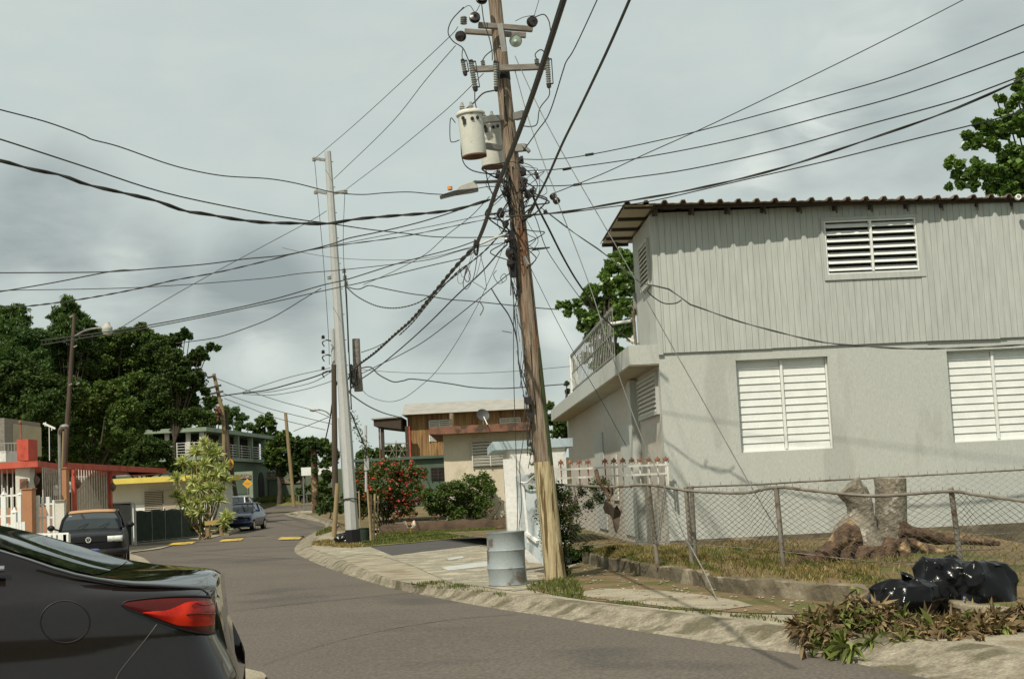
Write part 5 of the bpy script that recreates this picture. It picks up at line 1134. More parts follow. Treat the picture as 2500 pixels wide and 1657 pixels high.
# red roofed house
rh = thing('red_roof_house', tuple(drop(120, 1200, 48)), 'low house with a red roof edge, barred porch and brown gate pillars at the left', 'house')
zt = P(92, 1124, 45).z; zf = P(92, 1139, 45).z
pA = P(-140, 1133, 45.5); pB = P(92, 1131, 45); pC = P(143, 1138, 48.8); pD = P(165, 1137, 48.4); pE = P(310, 1149, 57.5)
mb = MB(); mb.prism([(pA.x, pA.y, zf), (pB.x, pB.y, zf), (pC.x, pC.y, zf), (pC.x + .3, 62, zf), (pA.x, 62, zf)], (0, 0, zt - zf)); mb.prism([(pD.x, pD.y, zf), (pE.x, pE.y, zf), (pE.x - 2, 66, zf), (pD.x - .0, 62, zf)], (0, 0, zt - zf + .01)); mb.build('roof', m_red, rh)
pt_('chimney', m_red, rh, 41, 1072, 69, 1124, 46.5, .9)
def wall_seg(name, m, a, b, z0, z1, th=.15, parent=rh):
    mb = MB(); mb.bar((a[0], a[1], (z0 + z1) / 2), (b[0], b[1], (z0 + z1) / 2), th, z1 - z0); return mb.build(name, m, parent)
Q = lambda p, dx, dy: (p.x + dx, p.y + dy)
wall_seg('back_wall', m_stonewall, Q(pA, 0, 6), Q(pC, -1.2, 5), 0, zf - .01); wall_seg('back_wall', m_beige, (P(165, 1200, 60).x, 60), (P(262, 1200, 61.5).x, 61.5), 0, zf - .01)
pt_('window', m_interior, rh, -60, 1152, 36, 1215, 50.8, .05); pt_('window', m_interior, rh, 90, 1155, 125, 1225, 52, .05)
pt_('column', m_housewhite, rh, 38, 1142, 73, 1260, 45.3, .5); pt_('red_trim', m_red, rh, 74, 1142, 79, 1260, 45.6, .3)
pt_('meter_panel', m_redconc, rh, 48, 1168, 65, 1193, 45.15, .1)
for u, Y, c in ((179, 49.2, m_red), (267, 54.6, m_red)):
    pt_('red_trim', c, rh, u - 3.2, 1146, u + 3.2, 1262, Y, .25)
mb = MB(); bars(mb, (pB.x, 45.35, 0), (pC.x, 48.7, 0), 8, .2, zf, .03); mb.build('grille', m_ironw, rh)
mb = MB(); bars(mb, P(183, 1200, 49.6), P(263, 1200, 54.4), 13, .2, zf, .03); mb.bar(tuple(P(183, 1200, 49.6)[:2]) + (1.0,), tuple(P(263, 1200, 54.4)[:2]) + (1.0,), .03, .04); mb.build('grille', m_ironw, rh)
mb = MB(); bars(mb, P(-80, 1200, 45.6), P(38, 1200, 45.6), 9, .2, zf, .03); mb.build('grille', m_ironw, rh)
for u, v, Y, r_ in ((168, 1182, 48, .09), (136, 1190, 47.5, .08)):
    mb = MB(); mb.ball(P(u, v, Y), (r_, r_, r_ * 1.2), 10, 7); mb.box(P(u, v + 8, Y + .05), (.12, .08, .3)); mb.build('electric_meter', m_lens, rh)
for u, v, Y in ((276, 1187, 54.5), (190, 1180, 49.5), (88, 1172, 45.8)):
    t = thing('hanging_lantern', tuple(P(u, v + 10, Y)), {276: 'wire lantern hanging at the far corner of the red roof', 190: 'wire lantern hanging in the middle porch opening', 88: 'pale lantern hanging beside the white porch column'}[u], 'lantern')
    mb = MB(); mb.lathe(P(u, v + 10, Y), [(.01, -.04), (.1, .05), (.13, .16), (.08, .24), (.02, .3), (.008, .45)], 8); mb.build('cage', m_rust, t)
# brown pillars, lamp post
for l, a in (('broad brown masonry gate pillar nearest the dark sedan', (52, 1194, 78, 1312, 40, .35)), ('tall brown pillar beside the grey lamp post', (147.5, 1143, 162, 1250, 46.5, .35))):
    t = thing('gate_pillar', tuple(drop((a[0] + a[2]) / 2, 1300, a[4])), l, 'pillar'); pt_('shaft', m_terra, t, *a); pt_('cap', m_terra, t, a[0] - .6, a[1] - 2.5, a[2] + .6, a[1] - .1, a[4] - .03, a[5] + .06)
t = thing('lamp_post', tuple(drop(146, 1240, 45.5)), 'slim grey lamp post rising beside the tall brown pillar', 'street lamp')
mb = MB(); mb.tube([P(148, 1250, 45.5), P(146, 1140, 45.5), P(145, 1055, 45.5)], .055, 8); mb.build('post', m_galv, t); mb = MB(); mb.tube(catmull([P(145, 1056, 45.5), P(147, 1048, 45.3), P(155, 1042, 44.9)], 4), .06, 8); mb.ball(P(157, 1041, 44.9), (.15, .12, .08), 10, 6); mb.build('lamp_head', m_galv, t)
mb = MB(); mb.tube([P(152, 1143, 46.7), P(155, 1052, 46.7)], .03, 6); tag(mb.build('thin_mast', m_poletan), 'thin tan mast on top of the tall brown pillar', 'mast')
# white gates
def gate(label, posts, rails, Y, cat='gate', name='white_gate'):
    t = thing(name, tuple(drop(posts[0][0], 1300, Y)), label, cat)
    for u0, u1, v0, v1, fin in posts:
        mb = MB(); pbox(mb, u0, v0, u1, v1, Y, (u1 - u0) / F * Y)
        if fin:
            c = P((u0 + u1) / 2, v0, Y); w_ = (u1 - u0) / F * Y; c.y += w_ / 2; mb.lathe(c, [(w_ * .62, -.01), (w_ * .72, .02), (w_ * .4, .06), (w_ * .25, .09), (.005, .15)], 8)
        mb.build('post' if fin else 'bar', m_white, t)
    for u0, v0, u1, v1 in rails: mb = MB(); mb.bar(P(u0, v0, Y + .03), P(u1, v1, Y + .03), .04, .05); mb.build('rail', m_white, t)
    return t
gate('white barred gate with a finial post at the far left edge', [(2, 14, 1208, 1310, 1), (42, 51, 1208, 1282, 1), (8.5, 10.5, 1190, 1208, 0), (26, 29, 1190, 1290, 0), (-26, -22, 1195, 1300, 0), (-12, -8, 1195, 1300, 0), (43.5, 45.5, 1188, 1208, 0)], [(-30, 1212, 50, 1208), (-30, 1262, 50, 1257)], 39)
gate('white barred gate leaf standing between the two brown pillars', [(85, 95, 1209, 1306, 0), (101, 104, 1213, 1300, 0), (113, 121, 1212, 1300, 0), (128, 133, 1220, 1300, 0), (81, 83, 1202, 1306, 0)], [(84, 1232, 133, 1229), (84, 1264, 133, 1262)], 40.5)
gate('short white picket fence with a finial post in front of the broad brown pillar', [(26, 39, 1252, 1330, 1), (8, 14, 1278, 1330, 0), (15, 21, 1277, 1330, 0), (40, 46, 1274, 1330, 0), (47, 53, 1274, 1330, 0), (54, 61, 1273, 1330, 0)], [(6, 1284, 62, 1280)], 35, 'fence', 'picket_fence')
gate('low white picket fence in front of the black convertible', [(66 + i * 12.6, 74 + i * 12.6, 1306 - i * .5, 1350, 0) for i in range(8)] + [(150, 167, 1304, 1345, 0)], [(64, 1304.5, 168, 1302), (64, 1335, 166, 1333)], 33, 'fence', 'picket_fence')
t = thing('low_garden_wall', tuple(drop(146, 1260, 42)), 'low beige block wall behind the white gate leaf', 'wall'); pt_('wall', m_housewhite, t, 133, 1222, 157, 1312, 42, .2); pt_('cap', m_beige, t, 132, 1219.5, 158, 1221.9, 41.95, .3)
mb = MB(); pbox(mb, 80, 1236, 135, 1300, 44, .2); tag(mb.build('brown_garden_wall', m_terra), 'brown masonry wall seen through the white gate leaf', 'wall')
mb = MB(); pbox(mb, -60, 1240, 52, 1310, 43, .2); tag(mb.build('brown_garden_wall', m_terra), 'brown masonry wall behind the far left gate', 'wall')

# cars
def carmesh(name, label, pos, head, paint, L_=4.0, W_=1.7, Ht=1.42, hood=.98, nose=.72, kind='hatch', roofmat=None, emblem=False, wb=None):
    """x forward; pos = centre of the front on the ground; head = forward direction (x,y)"""
    fx = Vector((head[0], head[1], 0)).normalized(); fy = Vector((-fx.y, fx.x, 0)); o = Vector(pos)
    t = thing(name, tuple(o), label, 'car')
    def T(x, y, z): return o + fx * x + fy * y + Vector((0, 0, z))
    hw = W_ / 2
    S = [(0.0, .60, .30, nose - .08), (-.04, .80, .22, nose), (-.14, .93, .18, nose + .05), (-.40, .985, .18, nose + .12), (-.75, 1, .18, hood - .08), (-1.15, 1, .18, hood), (-1.7, 1, .2, hood + .0), (-2.6, 1, .2, hood + .0), (-L_ + .6, .99, .2, hood + .0), (-L_ + .15, .95, .22, hood - .04), (-L_, .82, .35, hood - .12)]
    mb = MB(); rows_ = []
    for x, w_, zb, z1 in S:
        h_ = [(w_ * .90, zb), (w_ * .985, zb + .10), (w_ * 1.0, zb + (z1 - zb) * .45), (w_ * .985, zb + (z1 - zb) * .75), (w_ * .93, z1 - .05), (w_ * .80, z1 - .005), (w_ * .4, z1 + .02), (0, z1 + .025)]
        rows_.append([T(x, hw * y, z) for y, z in h_] + [T(x, -hw * y, z) for y, z in h_[-2::-1]])
    mb.grid(rows_); n = len(rows_[0]); mb.f.append(tuple(range(n))); mb.f.append(tuple((len(rows_) - 1) * n + i for i in range(n)))
    mb.build('body', paint, t, smooth=True)
    # greenhouse
    x0, x1, x2, x3 = (-1.05, -1.75, -L_ + .75, -L_ + .25)
    zc = Ht; g = MB(); prof = [(x0, hood - .01, .86), ((x0 + x1) / 2 + .02, (hood + zc) / 2 + .03, .80), (x1, zc - .05, .70), ((x1 + x2) / 2, zc, .70), (x2, zc - .06, .68), (x3, hood, .82)]
    g.grid([[T(x, hw * w_ * q, z - (0 if abs(q) < 1 else .0) - .03 * q * q) for q in (-1, -.6, 0, .6, 1)] for x, z, w_ in prof])
    base = [T(x, s * hw * (.88), hood - .06) for s in (-1, 1) for x in (x0, x1, (x1 + x2) / 2, x2, x3)]
    for s in (0, 1):
        k = -1 if s == 0 else 1
        top = [T(x, k * hw * w_, z - .03) for x, z, w_ in prof]; bot = [T(x, k * hw * .90, hood - .05) for x, z, w_ in prof]; g.grid([top, bot])
    g.build('windows', m_glass, t)
    r_ = MB()
    for k in (-1, 1):
        r_.tube([T(prof[0][0], k * hw * .86, hood - .02), T(prof[1][0], k * hw * .80, prof[1][1] - .02), T(prof[2][0], k * hw * .70, zc - .07)], .035, 6)
        r_.tube([T(prof[2][0], k * hw * .70, zc - .06), T((x1 + x2) / 2, k * hw * .71, zc - .02), T(x2, k * hw * .69, zc - .08), T(x3, k * hw * .82, hood)], .035, 6)
        r_.tube([T((x1 + x2) / 2, k * hw * .72, zc - .03), T((x1 + x2) / 2, k * hw * .9, hood)], .03, 6)
    r_.build('pillar', paint, t, smooth=True); q_ = MB(); q_.grid([[T(x, hw * w_ * q * 1.03, z + .014 - .03 * q * q) for q in (-1, -.6, 0, .6, 1)] for x, z, w_ in [prof[2], prof[3], prof[4]] + ([prof[5]] if roofmat else [])]); q_.build('roof', roofmat or paint, t, smooth=True, solid=.03)
    for s in (-1, 1):
        for xx in (-.78, -L_ + .75):
            c = T(xx, s * (hw - .10), .30); m2 = MB(); m2.lathe(c - fy * .1, [(.18, 0), (.29, .0), (.31, .02), (.31, .18), (.29, .2), (.18, .2)], 20, axis=fy); wh = m2.build('wheel', m_tyre, t)
            m2 = MB(); m2.lathe(c + fy * (s * .1 - .006), [(.01, 0), (.17, 0), (.18, .012), (.01, .012)], 14, axis=fy); m2.build('rim', m_chrome, wh)
        m2 = MB(); c = T(-1.2, s * (hw + .10), hood + .06); m2.ball(c, (.10, .07, .075), 8, 6); m2.bar(T(-1.15, s * (hw - .08), hood), c, .05, .04); m2.build('mirror', m_black if emblem else paint, t, smooth=True)
        m2 = MB(); y0, y1 = (.52, .93) if emblem else (.50, .92); zc_ = nose - .02
        m2.grid([[T(-.02 - .16 * max(0, (q - .5)) - .012 + .02, s * hw * q, zc_ + h) for q in (y0, y0 + .04, (y0 + y1) / 2, y1 - .05, y1)] for h in (-.075, .0, .065)])
        hl = m2.build('headlight', m_lens if emblem else m_glass, t, smooth=True, solid=.03)
        m2 = MB(); m2.box(T(.005, s * hw * .68, .44), (.10 if abs(fx.y) > .5 else .02, .02 if abs(fx.y) > .5 else .1, .06), rz=0); m2.build('indicator', m_sign, t)
    ang = math.atan2(fx.y, fx.x)
    m2 = MB(); m2.box(T(.008, 0, nose - .03), (.02, hw * .98, .10), rz=ang); m2.build('grille', m_black, t)
    m2 = MB(); m2.tube(catmull([T(-.30, -hw * 1.0, .42), T(-.04, -hw * .88, .42), T(.05, -hw * .5, .42), T(.07, 0, .42), T(.05, hw * .5, .42), T(-.04, hw * .88, .42), T(-.30, hw * 1.0, .42)], 4), .085, 8); m2.build('bumper', m_black if emblem else paint, t, smooth=True)
    m2 = MB(); m2.box(T(.05, 0, .28), (.02, hw * 1.1, .12), rz=ang); m2.build('air_intake', m_black, t)
    m2 = MB()
    for q in (-.35, .25): m2.tube([T(-1.02, hw * q, hood + .035), T(-1.20, hw * (q + .28), hood + .14)], .008, 4)
    m2.build('wiper', m_black, t)
    if emblem:
        c = T(.03, 0, nose - .03); m2 = MB(); e = lambda y, z: c + fy * y + Vector((0, 0, z))
        m2.tube([e(.062 * math.cos(a), .062 * math.sin(a)) for a in np.linspace(0, 2 * math.pi, 22)], .006, 5)
        m2.tube([e(-.026, .055), e(0, .008), e(.026, .055)], .005, 5); m2.tube([e(-.056, .022), e(-.024, -.052), e(0, -.004), e(.024, -.052), e(.056, .022)], .005, 5); m2.build('emblem', m_white, t)
        m2 = MB(); m2.tube([T(-1.35, -hw * .42 + .17 * math.cos(a), hood - .03 + .17 * math.sin(a)) for a in np.linspace(.2, 2.95, 14)], .013, 5); m2.build('steering_wheel', m_housewhite, t)
        m2 = MB(); m2.box(T(-1.66, 0.0, Ht - .15), (.02, .2, .05), rz=ang); m2.build('rear_view_mirror', m_housewhite, t)
        m2 = MB(); m2.box(T(-1.60, -hw * .60, Ht - .13), (.012, .07, .05), rz=ang); m2.build('sticker', m_bluecap, t)
    return t
fp = P(216, 1327, 35.6); carmesh('parked_car', 'black convertible with a tan canvas roof parked by the red roofed house', (fp.x, 35.6, .10), (.24, -1), m_golf, 4.05, 1.74, 1.46, 1.0, .77, roofmat=m_canvas, emblem=True)
fp = P(573, 1270, 75); carmesh('parked_car', 'blue hatchback parked beyond the spiky plant', (fp.x, 75, terr(76) + .0), (-.05, -1), m_bluecar, 4.0, 1.68, 1.45, .98, .72)
fp = P(556, 1240, 83); carmesh('parked_car', 'white car parked just behind the blue hatchback', (fp.x, 83, terr(84) + .0), (-.02, -1), m_whitecar, 4.3, 1.75, 1.72, 1.10, .8)
t = thing('blue_bin', tuple(drop(217, 1360, 34)), 'blue plastic bin in front of the black convertible', 'bin')
mb = MB(); c = P(217, 1345, 33.6); mb.lathe((c.x, c.y, .1), [(.18, 0), (.23, c.z - .14), (.24, c.z - .10), (.24, c.z - .085), (.21, c.z - .08)], 20); mb.build('tub', m_blueplastic, t, smooth=True); mb = MB(); mb.lathe((c.x, c.y, c.z + .0), [(.25, 0), (.255, .02), (.20, .05)], 20); mb.build('lid', m_blueplastic, t, smooth=True)

# green gate and shaded fence
gg = thing('lattice_gate', tuple(drop(298, 1325, 55)), 'dark green lattice gate right of the black convertible', 'gate')
pt_('lattice', m_screen, gg, 268, 1229, 320, 1330, 55, .04)
mb = MB()
for i in range(22):
    f = i / 22; u = 268 + 52 * f; mb.bar(P(u, 1232, 54.97), P(min(320, u + 26), 1232 + (min(320, u + 26) - u) * 2, 54.97), .012, .012)
mb.build('slat', m_cpole, gg)
mb = MB(); mb.bar(P(267, 1228.5, 54.95), P(322, 1226, 54.95), .05, .05); mb.bar(P(321, 1226, 54.95), P(324, 1330, 54.95), .05, .05); mb.bar(P(328, 1226, 54.95), P(331, 1330, 54.95), .07, .07, up=(0, 1, 0)); mb.build('frame', m_cpole, gg)
gf = thing('screened_fence', tuple(drop(405, 1318, 56)), 'chain link fence covered in dark green shade cloth before the yellow edged house', 'fence')
a, b = G(332, 1327, .05), G(482, 1311, .05); h_ = P(400, 1248, 56).z - terr(56)
mb = MB(); rows_ = []
for k in range(13): rows_.append([tuple(Vector((a.x, a.y, 0)).lerp(Vector((b.x, b.y, 0)), i / 30) + Vector((0, .035 * math.sin(i * 1.9 + k * .7), .05 + h_ * k / 12 + .03 * math.sin(i * .8) * (k / 12)))) for i in range(31)])
mb.grid(rows_); mb.build('shade_cloth', m_screen, gf, smooth=True, solid=.01)
for f in (0, .24, .45, .72, 1):
    mb = MB(); c = a.lerp(b, f); mb.tube([(c.x, c.y + .06, 0), (c.x, c.y + .06, h_ + .1)], .035, 8); mb.build('post', m_galv, gf)
mb = MB(); mb.tube([(a.x, a.y, .12), (b.x, b.y, .12)], .02, 5); mb.build('bottom_rail', m_galv, gf)
# yellow edged house
yh = thing('yellow_edged_house', tuple(drop(400, 1250, 70)), 'low white house with a bright yellow roof band behind the spiky plant', 'house')
pt_('wall', m_housewhite, yh, 196, 1176, 518, 1290, 70, 5, slope=0); 
mb = MB(); x0, x1 = P(196, 1176, 69.4).x, P(526, 1176, 69.4).x; zt = P(400, 1163, 69.4).z; zb = P(400, 1176, 69.4).z; mb.box(((x0 + x1) / 2, 72.4, (zt + zb) / 2), (x1 - x0, 6.7, zt - zb)); mb.build('roof_band', m_yel2, yh)
mb = MB(); x0, x1 = P(270, 1240, 69.9).x, P(508, 1240, 69.9).x; zt = P(400, 1229, 69.9).z; mb.box(((x0 + x1) / 2, 69.92, zt / 2), (x1 - x0, .1, zt)); mb.build('white_base', m_white, yh)
mb = MB(); x0, x1 = P(352, 1200, 69.85).x, P(396, 1200, 69.85).x; zt, zb = P(375, 1198, 69.85).z, P(375, 1246, 69.85).z; z = zb
while z < zt: mb.box(((x0 + x1) / 2, 69.84, z), (x1 - x0, .03, .05)); z += .085
wnd = mb.build('window', m_beige, yh)
mb = MB(); mb.box(((x0 + x1) / 2, 69.86, (zt + zb) / 2), (x1 - x0 - .03, .01, zt - zb)); mb.build('pane', m_dark, wnd)
mb = MB(); x2 = P(440, 1200, 69.85).x; mb.box(((x1 + x2) / 2 + .03, 69.86, (zt + zb) / 2), (x2 - x1 - .06, .04, zt - zb)); mb.build('window', m_beige, yh)
pt_('yellow_post', m_yel2, yh, 528, 1130, 533, 1176, 70, .2)
# dracaena
dr = thing('spiky_plant', tuple(drop(500, 1298, 63)), 'tall clump of yellow green spiky leaf rosettes at the road bend', 'plant')
hd_ = [(500, 1082, 63), (522, 1098, 63.3), (478, 1105, 62.7), (505, 1110, 63), (530, 1112, 63.2), (446, 1130, 63), (432, 1168, 62.8), (468, 1140, 63.2), (497, 1135, 62.6), (545, 1140, 63), (430, 1212, 62.8), (470, 1178, 62.8), (500, 1165, 62.5), (528, 1160, 62.7), (548, 1172, 63), (465, 1205, 62.7), (490, 1195, 62.4), (515, 1190, 62.4), (540, 1200, 62.6), (455, 1232, 62.6), (480, 1228, 62.5), (507, 1222, 62.3), (535, 1222, 62.5), (470, 1255, 62.5), (488, 1250, 62.4), (555, 1262, 62), (445, 1222, 62.8), (548, 1275, 62), (512, 1100, 63.6), (482, 1155, 63.5), (515, 1140, 63.4)]
hp_ = [P(*q) for q in hd_]
stars('leaves', hp_, 95, .46, .055, m_lf_y, dr, spread=1.0, droop=.25, up=-.4)
mb = MB(); b0 = drop(500, 1298, 63)
for q in hp_:
    f = b0 + Vector((random.uniform(-.3, .3), random.uniform(-.2, .2), 0)); mb.tube(catmull([f, f.lerp(q, .55) + Vector(((q.x - f.x) * .15, 0, 0)), q], 4), .028, 5)
mb.build('stem', m_poletan, dr)
leaf_mesh('low_shrub', blob_points(pblobs([(490, 1285, 14), (470, 1290, 10), (550, 1290, 12), (560, 1270, 10)], 63, .3), 900, .5, .2, 12), .12, m_lf_m, dr)
gr = thing('guard_rail', tuple(drop(524, 1305, 63)), 'short yellowed wooden guard rail under the spiky plant', 'guard rail')
mb = MB(); mb.bar(P(500, 1277, 62), P(545, 1272, 62), .08, .18); mb.build('rail', m_brass, gr)
for u in (506, 540):
    mb = MB(); mb.bar(P(u, 1275, 62.1), P(u + 1, 1307, 62.1), .14, .12, up=(0, 1, 0)); mb.build('post', m_poletan, gr)
mb = MB(); mb.tube([G(552, 1304, .06), G(583, 1293, .06)], .14, 8); tag(mb.build('tyre_log', m_side), 'low concrete lump at the kerb in front of the blue hatchback', 'kerb stone')

# far green house with balcony and arches
ah = thing('arcaded_house', tuple(drop(540, 1200, 105)), 'distant two-storey green house with balcony columns and arches', 'house')
tz = terr(105)
A0_ = P(330, 1050, 100); A1_ = P(498, 1050, 100); B1_ = P(668, 1066, 120)
zr0 = P(498, 1043, 100).z; zr1 = P(498, 1053, 100).z; zfl = P(498, 1113, 100).z; zfb = P(498, 1122, 100).z
mb = MB(); mb.prism([(A0_.x, A0_.y - .6, zr1), (A1_.x + .3, A1_.y - .6, zr1), (B1_.x + .4, B1_.y, zr1), (B1_.x - 6, B1_.y + 6, zr1), (A0_.x, 114, zr1)], (0, 0, zr0 - zr1)); mb.build('roof', m_greenlt, ah)
mb = MB(); mb.prism([(A0_.x, A0_.y - .6, zfb), (A1_.x + .3, A1_.y - .6, zfb), (B1_.x + .4, B1_.y, zfb), (B1_.x - 6, B1_.y + 6, zfb), (A0_.x, 114, zfb)], (0, 0, zfl - zfb)); mb.build('balcony', m_greenlt, ah)
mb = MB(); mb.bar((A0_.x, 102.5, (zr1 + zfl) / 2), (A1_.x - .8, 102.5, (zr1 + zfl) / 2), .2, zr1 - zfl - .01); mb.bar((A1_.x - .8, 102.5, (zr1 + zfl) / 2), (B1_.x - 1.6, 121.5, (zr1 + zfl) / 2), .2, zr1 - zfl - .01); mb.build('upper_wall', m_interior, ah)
mb = MB(); mb.bar((A0_.x, 100.2, zfb / 2), (A1_.x, 100.2, zfb / 2), .3, zfb - .02); mb.build('lower_wall', m_greenlt, ah)
mb = MB(); mb.bar((A1_.x, 100.3, zfb / 2 - .01), (B1_.x, B1_.y + .3, zfb / 2 - .01), .3, zfb - .04); mb.build('lower_wall', m_green, ah)
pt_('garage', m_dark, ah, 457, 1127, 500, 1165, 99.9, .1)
dv = Vector((B1_.x - A1_.x, B1_.y - A1_.y, 0)).normalized(); nv = Vector((dv.y, -dv.x, 0))
for u, Y in ((460, 100), (493, 99.8), (366, 100), (408, 100)):
    mb = MB(); c = P(u, 1080, Y); mb.box((c.x, c.y, (zr1 + zfl) / 2), (.28, .28, zr1 - zfl)); mb.build('column', m_housewhite, ah)
for f in (.22, .42, .62, .82, .97):
    mb = MB(); c = Vector((A1_.x, A1_.y, 0)).lerp(Vector((B1_.x, B1_.y, 0)), f); mb.box((c.x, c.y, (zr1 + zfl) / 2), (.35, .35, zr1 - zfl)); mb.build('column', m_greenlt, ah)
    if f > .3:
        mb = MB(); wv = dv * .85; za = 1.55 + terr(100); zb_a = 1.0
        c2 = c - dv * 1.6 + nv * .19; poly = [c2 - wv + Vector((0, 0, 2.0)), c2 + wv + Vector((0, 0, 2.0))] + [c2 + wv * math.cos(t) + Vector((0, 0, 3.1 + .85 * math.sin(t))) for t in np.linspace(0, math.pi, 11)]
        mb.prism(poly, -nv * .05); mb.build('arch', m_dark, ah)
mb = MB()
for k in range(5): mb.bar((P(390, 1100, 99.5).x, 99.5, zfl + .2 + k * .19), (A1_.x, 99.5, zfl + .2 + k * .19), .04, .04); mb.bar((A1_.x, 99.5, zfl + .2 + k * .19), (B1_.x, B1_.y - .2, zfl + .2 + k * .19), .04, .04)
for i in range(9):
    c = Vector((A1_.x, 99.6, 0)).lerp(Vector((B1_.x, B1_.y - .2, 0)), i / 8); mb.box((c.x, c.y, zfl + .5), (.06, .06, 1.0))
for i in range(6):
    c = Vector((P(390, 1100, 99.5).x, 99.5, 0)).lerp(Vector((A1_.x, 99.5, 0)), i / 5); mb.box((c.x, c.y, zfl + .5), (.06, .06, 1.0))
mb.build('railing', m_ironw, ah)
# green boundary wall with lattice, mural post, signs
gw = thing('green_boundary_wall', tuple(drop(680, 1215, 117)), 'long dull green wall with lattice panels beyond the road bend', 'wall')
pt_('wall', m_green, gw, 612, 1158, 746, 1222, 117, .3); pt_('lattice_panel', m_lattice, gw, 620, 1156, 678, 1171, 116.9, .06); pt_('lattice_panel', m_lattice, gw, 685, 1166, 733, 1179, 116.9, .06); pt_('wall_cap', m_green, gw, 610, 1152, 682, 1156, 116.9, .4)
mp = thing('painted_panel', tuple(drop(590, 1215, 100)), 'painted green and dark panel carrying the amber diamond sign', 'panel')
pt_('panel', m_greenlt, mp, 556, 1151, 617, 1216, 100, .15); pt_('dark_field', m_teal, mp, 563, 1160, 607, 1206, 99.95, .04); pt_('lattice', m_lattice, mp, 575, 1157, 612, 1168, 99.9, .04)
ds = thing('diamond_sign', tuple(drop(604, 1216, 97)), 'amber diamond warning sign in front of the painted panel', 'road sign')
c = P(604, 1180, 97); mb = MB(); mb.prism([c + Vector((0, 0, .34)), c + Vector((.34, 0, 0)), c - Vector((0, 0, .34)), c - Vector((.34, 0, 0))], (0, .02, 0)); pl_ = mb.build('plate', m_sign, ds)
mb = MB(); mb.bar(c + Vector((-.19, -.004, .04)), c + Vector((.19, -.004, .04)), .002, .05); mb.bar(c + Vector((-.15, -.004, -.05)), c + Vector((.15, -.004, -.05)), .002, .05); mb.build('lettering', m_brass, pl_)
mb = MB(); mb.tube([c + Vector((0, .04, .2)), (c.x, c.y + .04, terr(97))], .03, 6); mb.build('post', m_galv, ds)
# leaning far pole
lpY = 92
fp_ = thing('utility_pole', tuple(drop(548, 1230, lpY)), 'distant leaning brown pole with two small crossarms', 'utility pole')
mb = MB(); mb.tube(catmull([P(522, 912, lpY), P(534, 965, lpY), P(545, 1020, lpY), P(548, 1130, lpY), P(550, 1240, lpY)], 4), [4.3 / F * lpY + i * .002 for i in range(17)], 9); mb.build('shaft', m_poletan, fp_, smooth=True)
mb = MB(); mb.tube(catmull([P(551, 1000, lpY + .5), P(556, 1080, lpY), P(566, 1150, lpY - .2), P(577, 1216, lpY - .3)], 4), 5 / F * lpY, 8); mb.build('brace_pole', m_polefar, fp_, smooth=True)
for a, b in (((508, 948), (540, 940)), ((512, 962), (545, 955)), ((506, 922), (524, 918))):
    mb = MB(); mb.bar(P(*a, lpY - .2), P(*b, lpY - .2), .12, .12); mb.build('crossarm', m_polefar, fp_)
pst = thing('poster', tuple(P(562, 1142, 91.5)), 'small amber oval poster fixed to the leaning far pole', 'poster')
mb = MB(); c = P(562, 1132, 91.4); mb.prism([c + Vector((.22 * math.cos(t), 0, .33 * math.sin(t))) for t in np.linspace(0, 6.28, 17)[:-1]], (0, .02, 0)); mb.build('board', m_sign, pst)
mb = MB(); mb.prism([c + Vector((.11 * math.cos(t), -.012, .2 * math.sin(t) - .04)) for t in np.linspace(0, 6.28, 13)[:-1]], (0, .01, 0)); mb.build('portrait', m_redconc, pst)
leaf_mesh('x', blob_points(pblobs([(530, 1000, 9), (532, 1020, 9), (536, 1010, 8)], 91.5, .2), 250, .5, .2, 8), .16, m_redconc).name = 'brown_creeper'
tag(bpy.data.objects['brown_creeper'], 'rust brown creeper clump on the leaning far pole', 'plant')
simple_pole('thin_pole', 'thin yellowish pole leaning in front of the green boundary wall', (697, 1008), (717, 1226), 108, 8, 9, m_poletan, cat='pole')
# left pole with street light
wp = simple_pole('utility_pole', 'dark wooden pole in front of the left trees, carrying a street light', (182, 765), (157, 1140), 55, 9, 13, m_polefar)
mb = MB(); mb.tube(catmull([P(180, 822, 55), P(205, 808, 54.8), P(228, 802, 54.6), P(252, 800, 54.5)], 4), .035, 6); mb.build('lamp_arm', m_galv, wp)
lm = MB(); lm.lathe(P(262, 806, 54.5), [(.10, .30), (.12, .18), (.19, .12), (.2, .02), (.19, 0)], 14); lmo = lm.build('lamp_head', m_lamp, wp, smooth=True)
mb = MB(); mb.lathe(P(262, 806, 54.5), [(.20, 0), (.185, -.1), (.14, -.19), (.01, -.2)], 14); mb.build('lamp_bowl', m_glassins, lmo, smooth=True)
mb = MB()
for u, v in ((174, 772), (184, 845), (172, 938), (190, 936)): mb = MB(); mb.bar(P(u - 4, v + 2, 54.7), P(u + 4, v - 2, 54.7), .04, .05); mb.build('bracket', m_galv, wp)
mb = MB(); mb.bar(P(106, 1033, 48), P(135, 1046, 48), .06, .06); mb.bar(P(112, 1030, 48), P(110, 1040, 48), .03, .03); mb.bar(P(128, 1040, 48), P(126, 1050, 48), .03, .03); mb.tube([P(120, 1040, 48), P(121, 1124, 48)], .014, 5); tag(mb.build('antenna', m_white), 'white television antenna above the red roof', 'antenna')
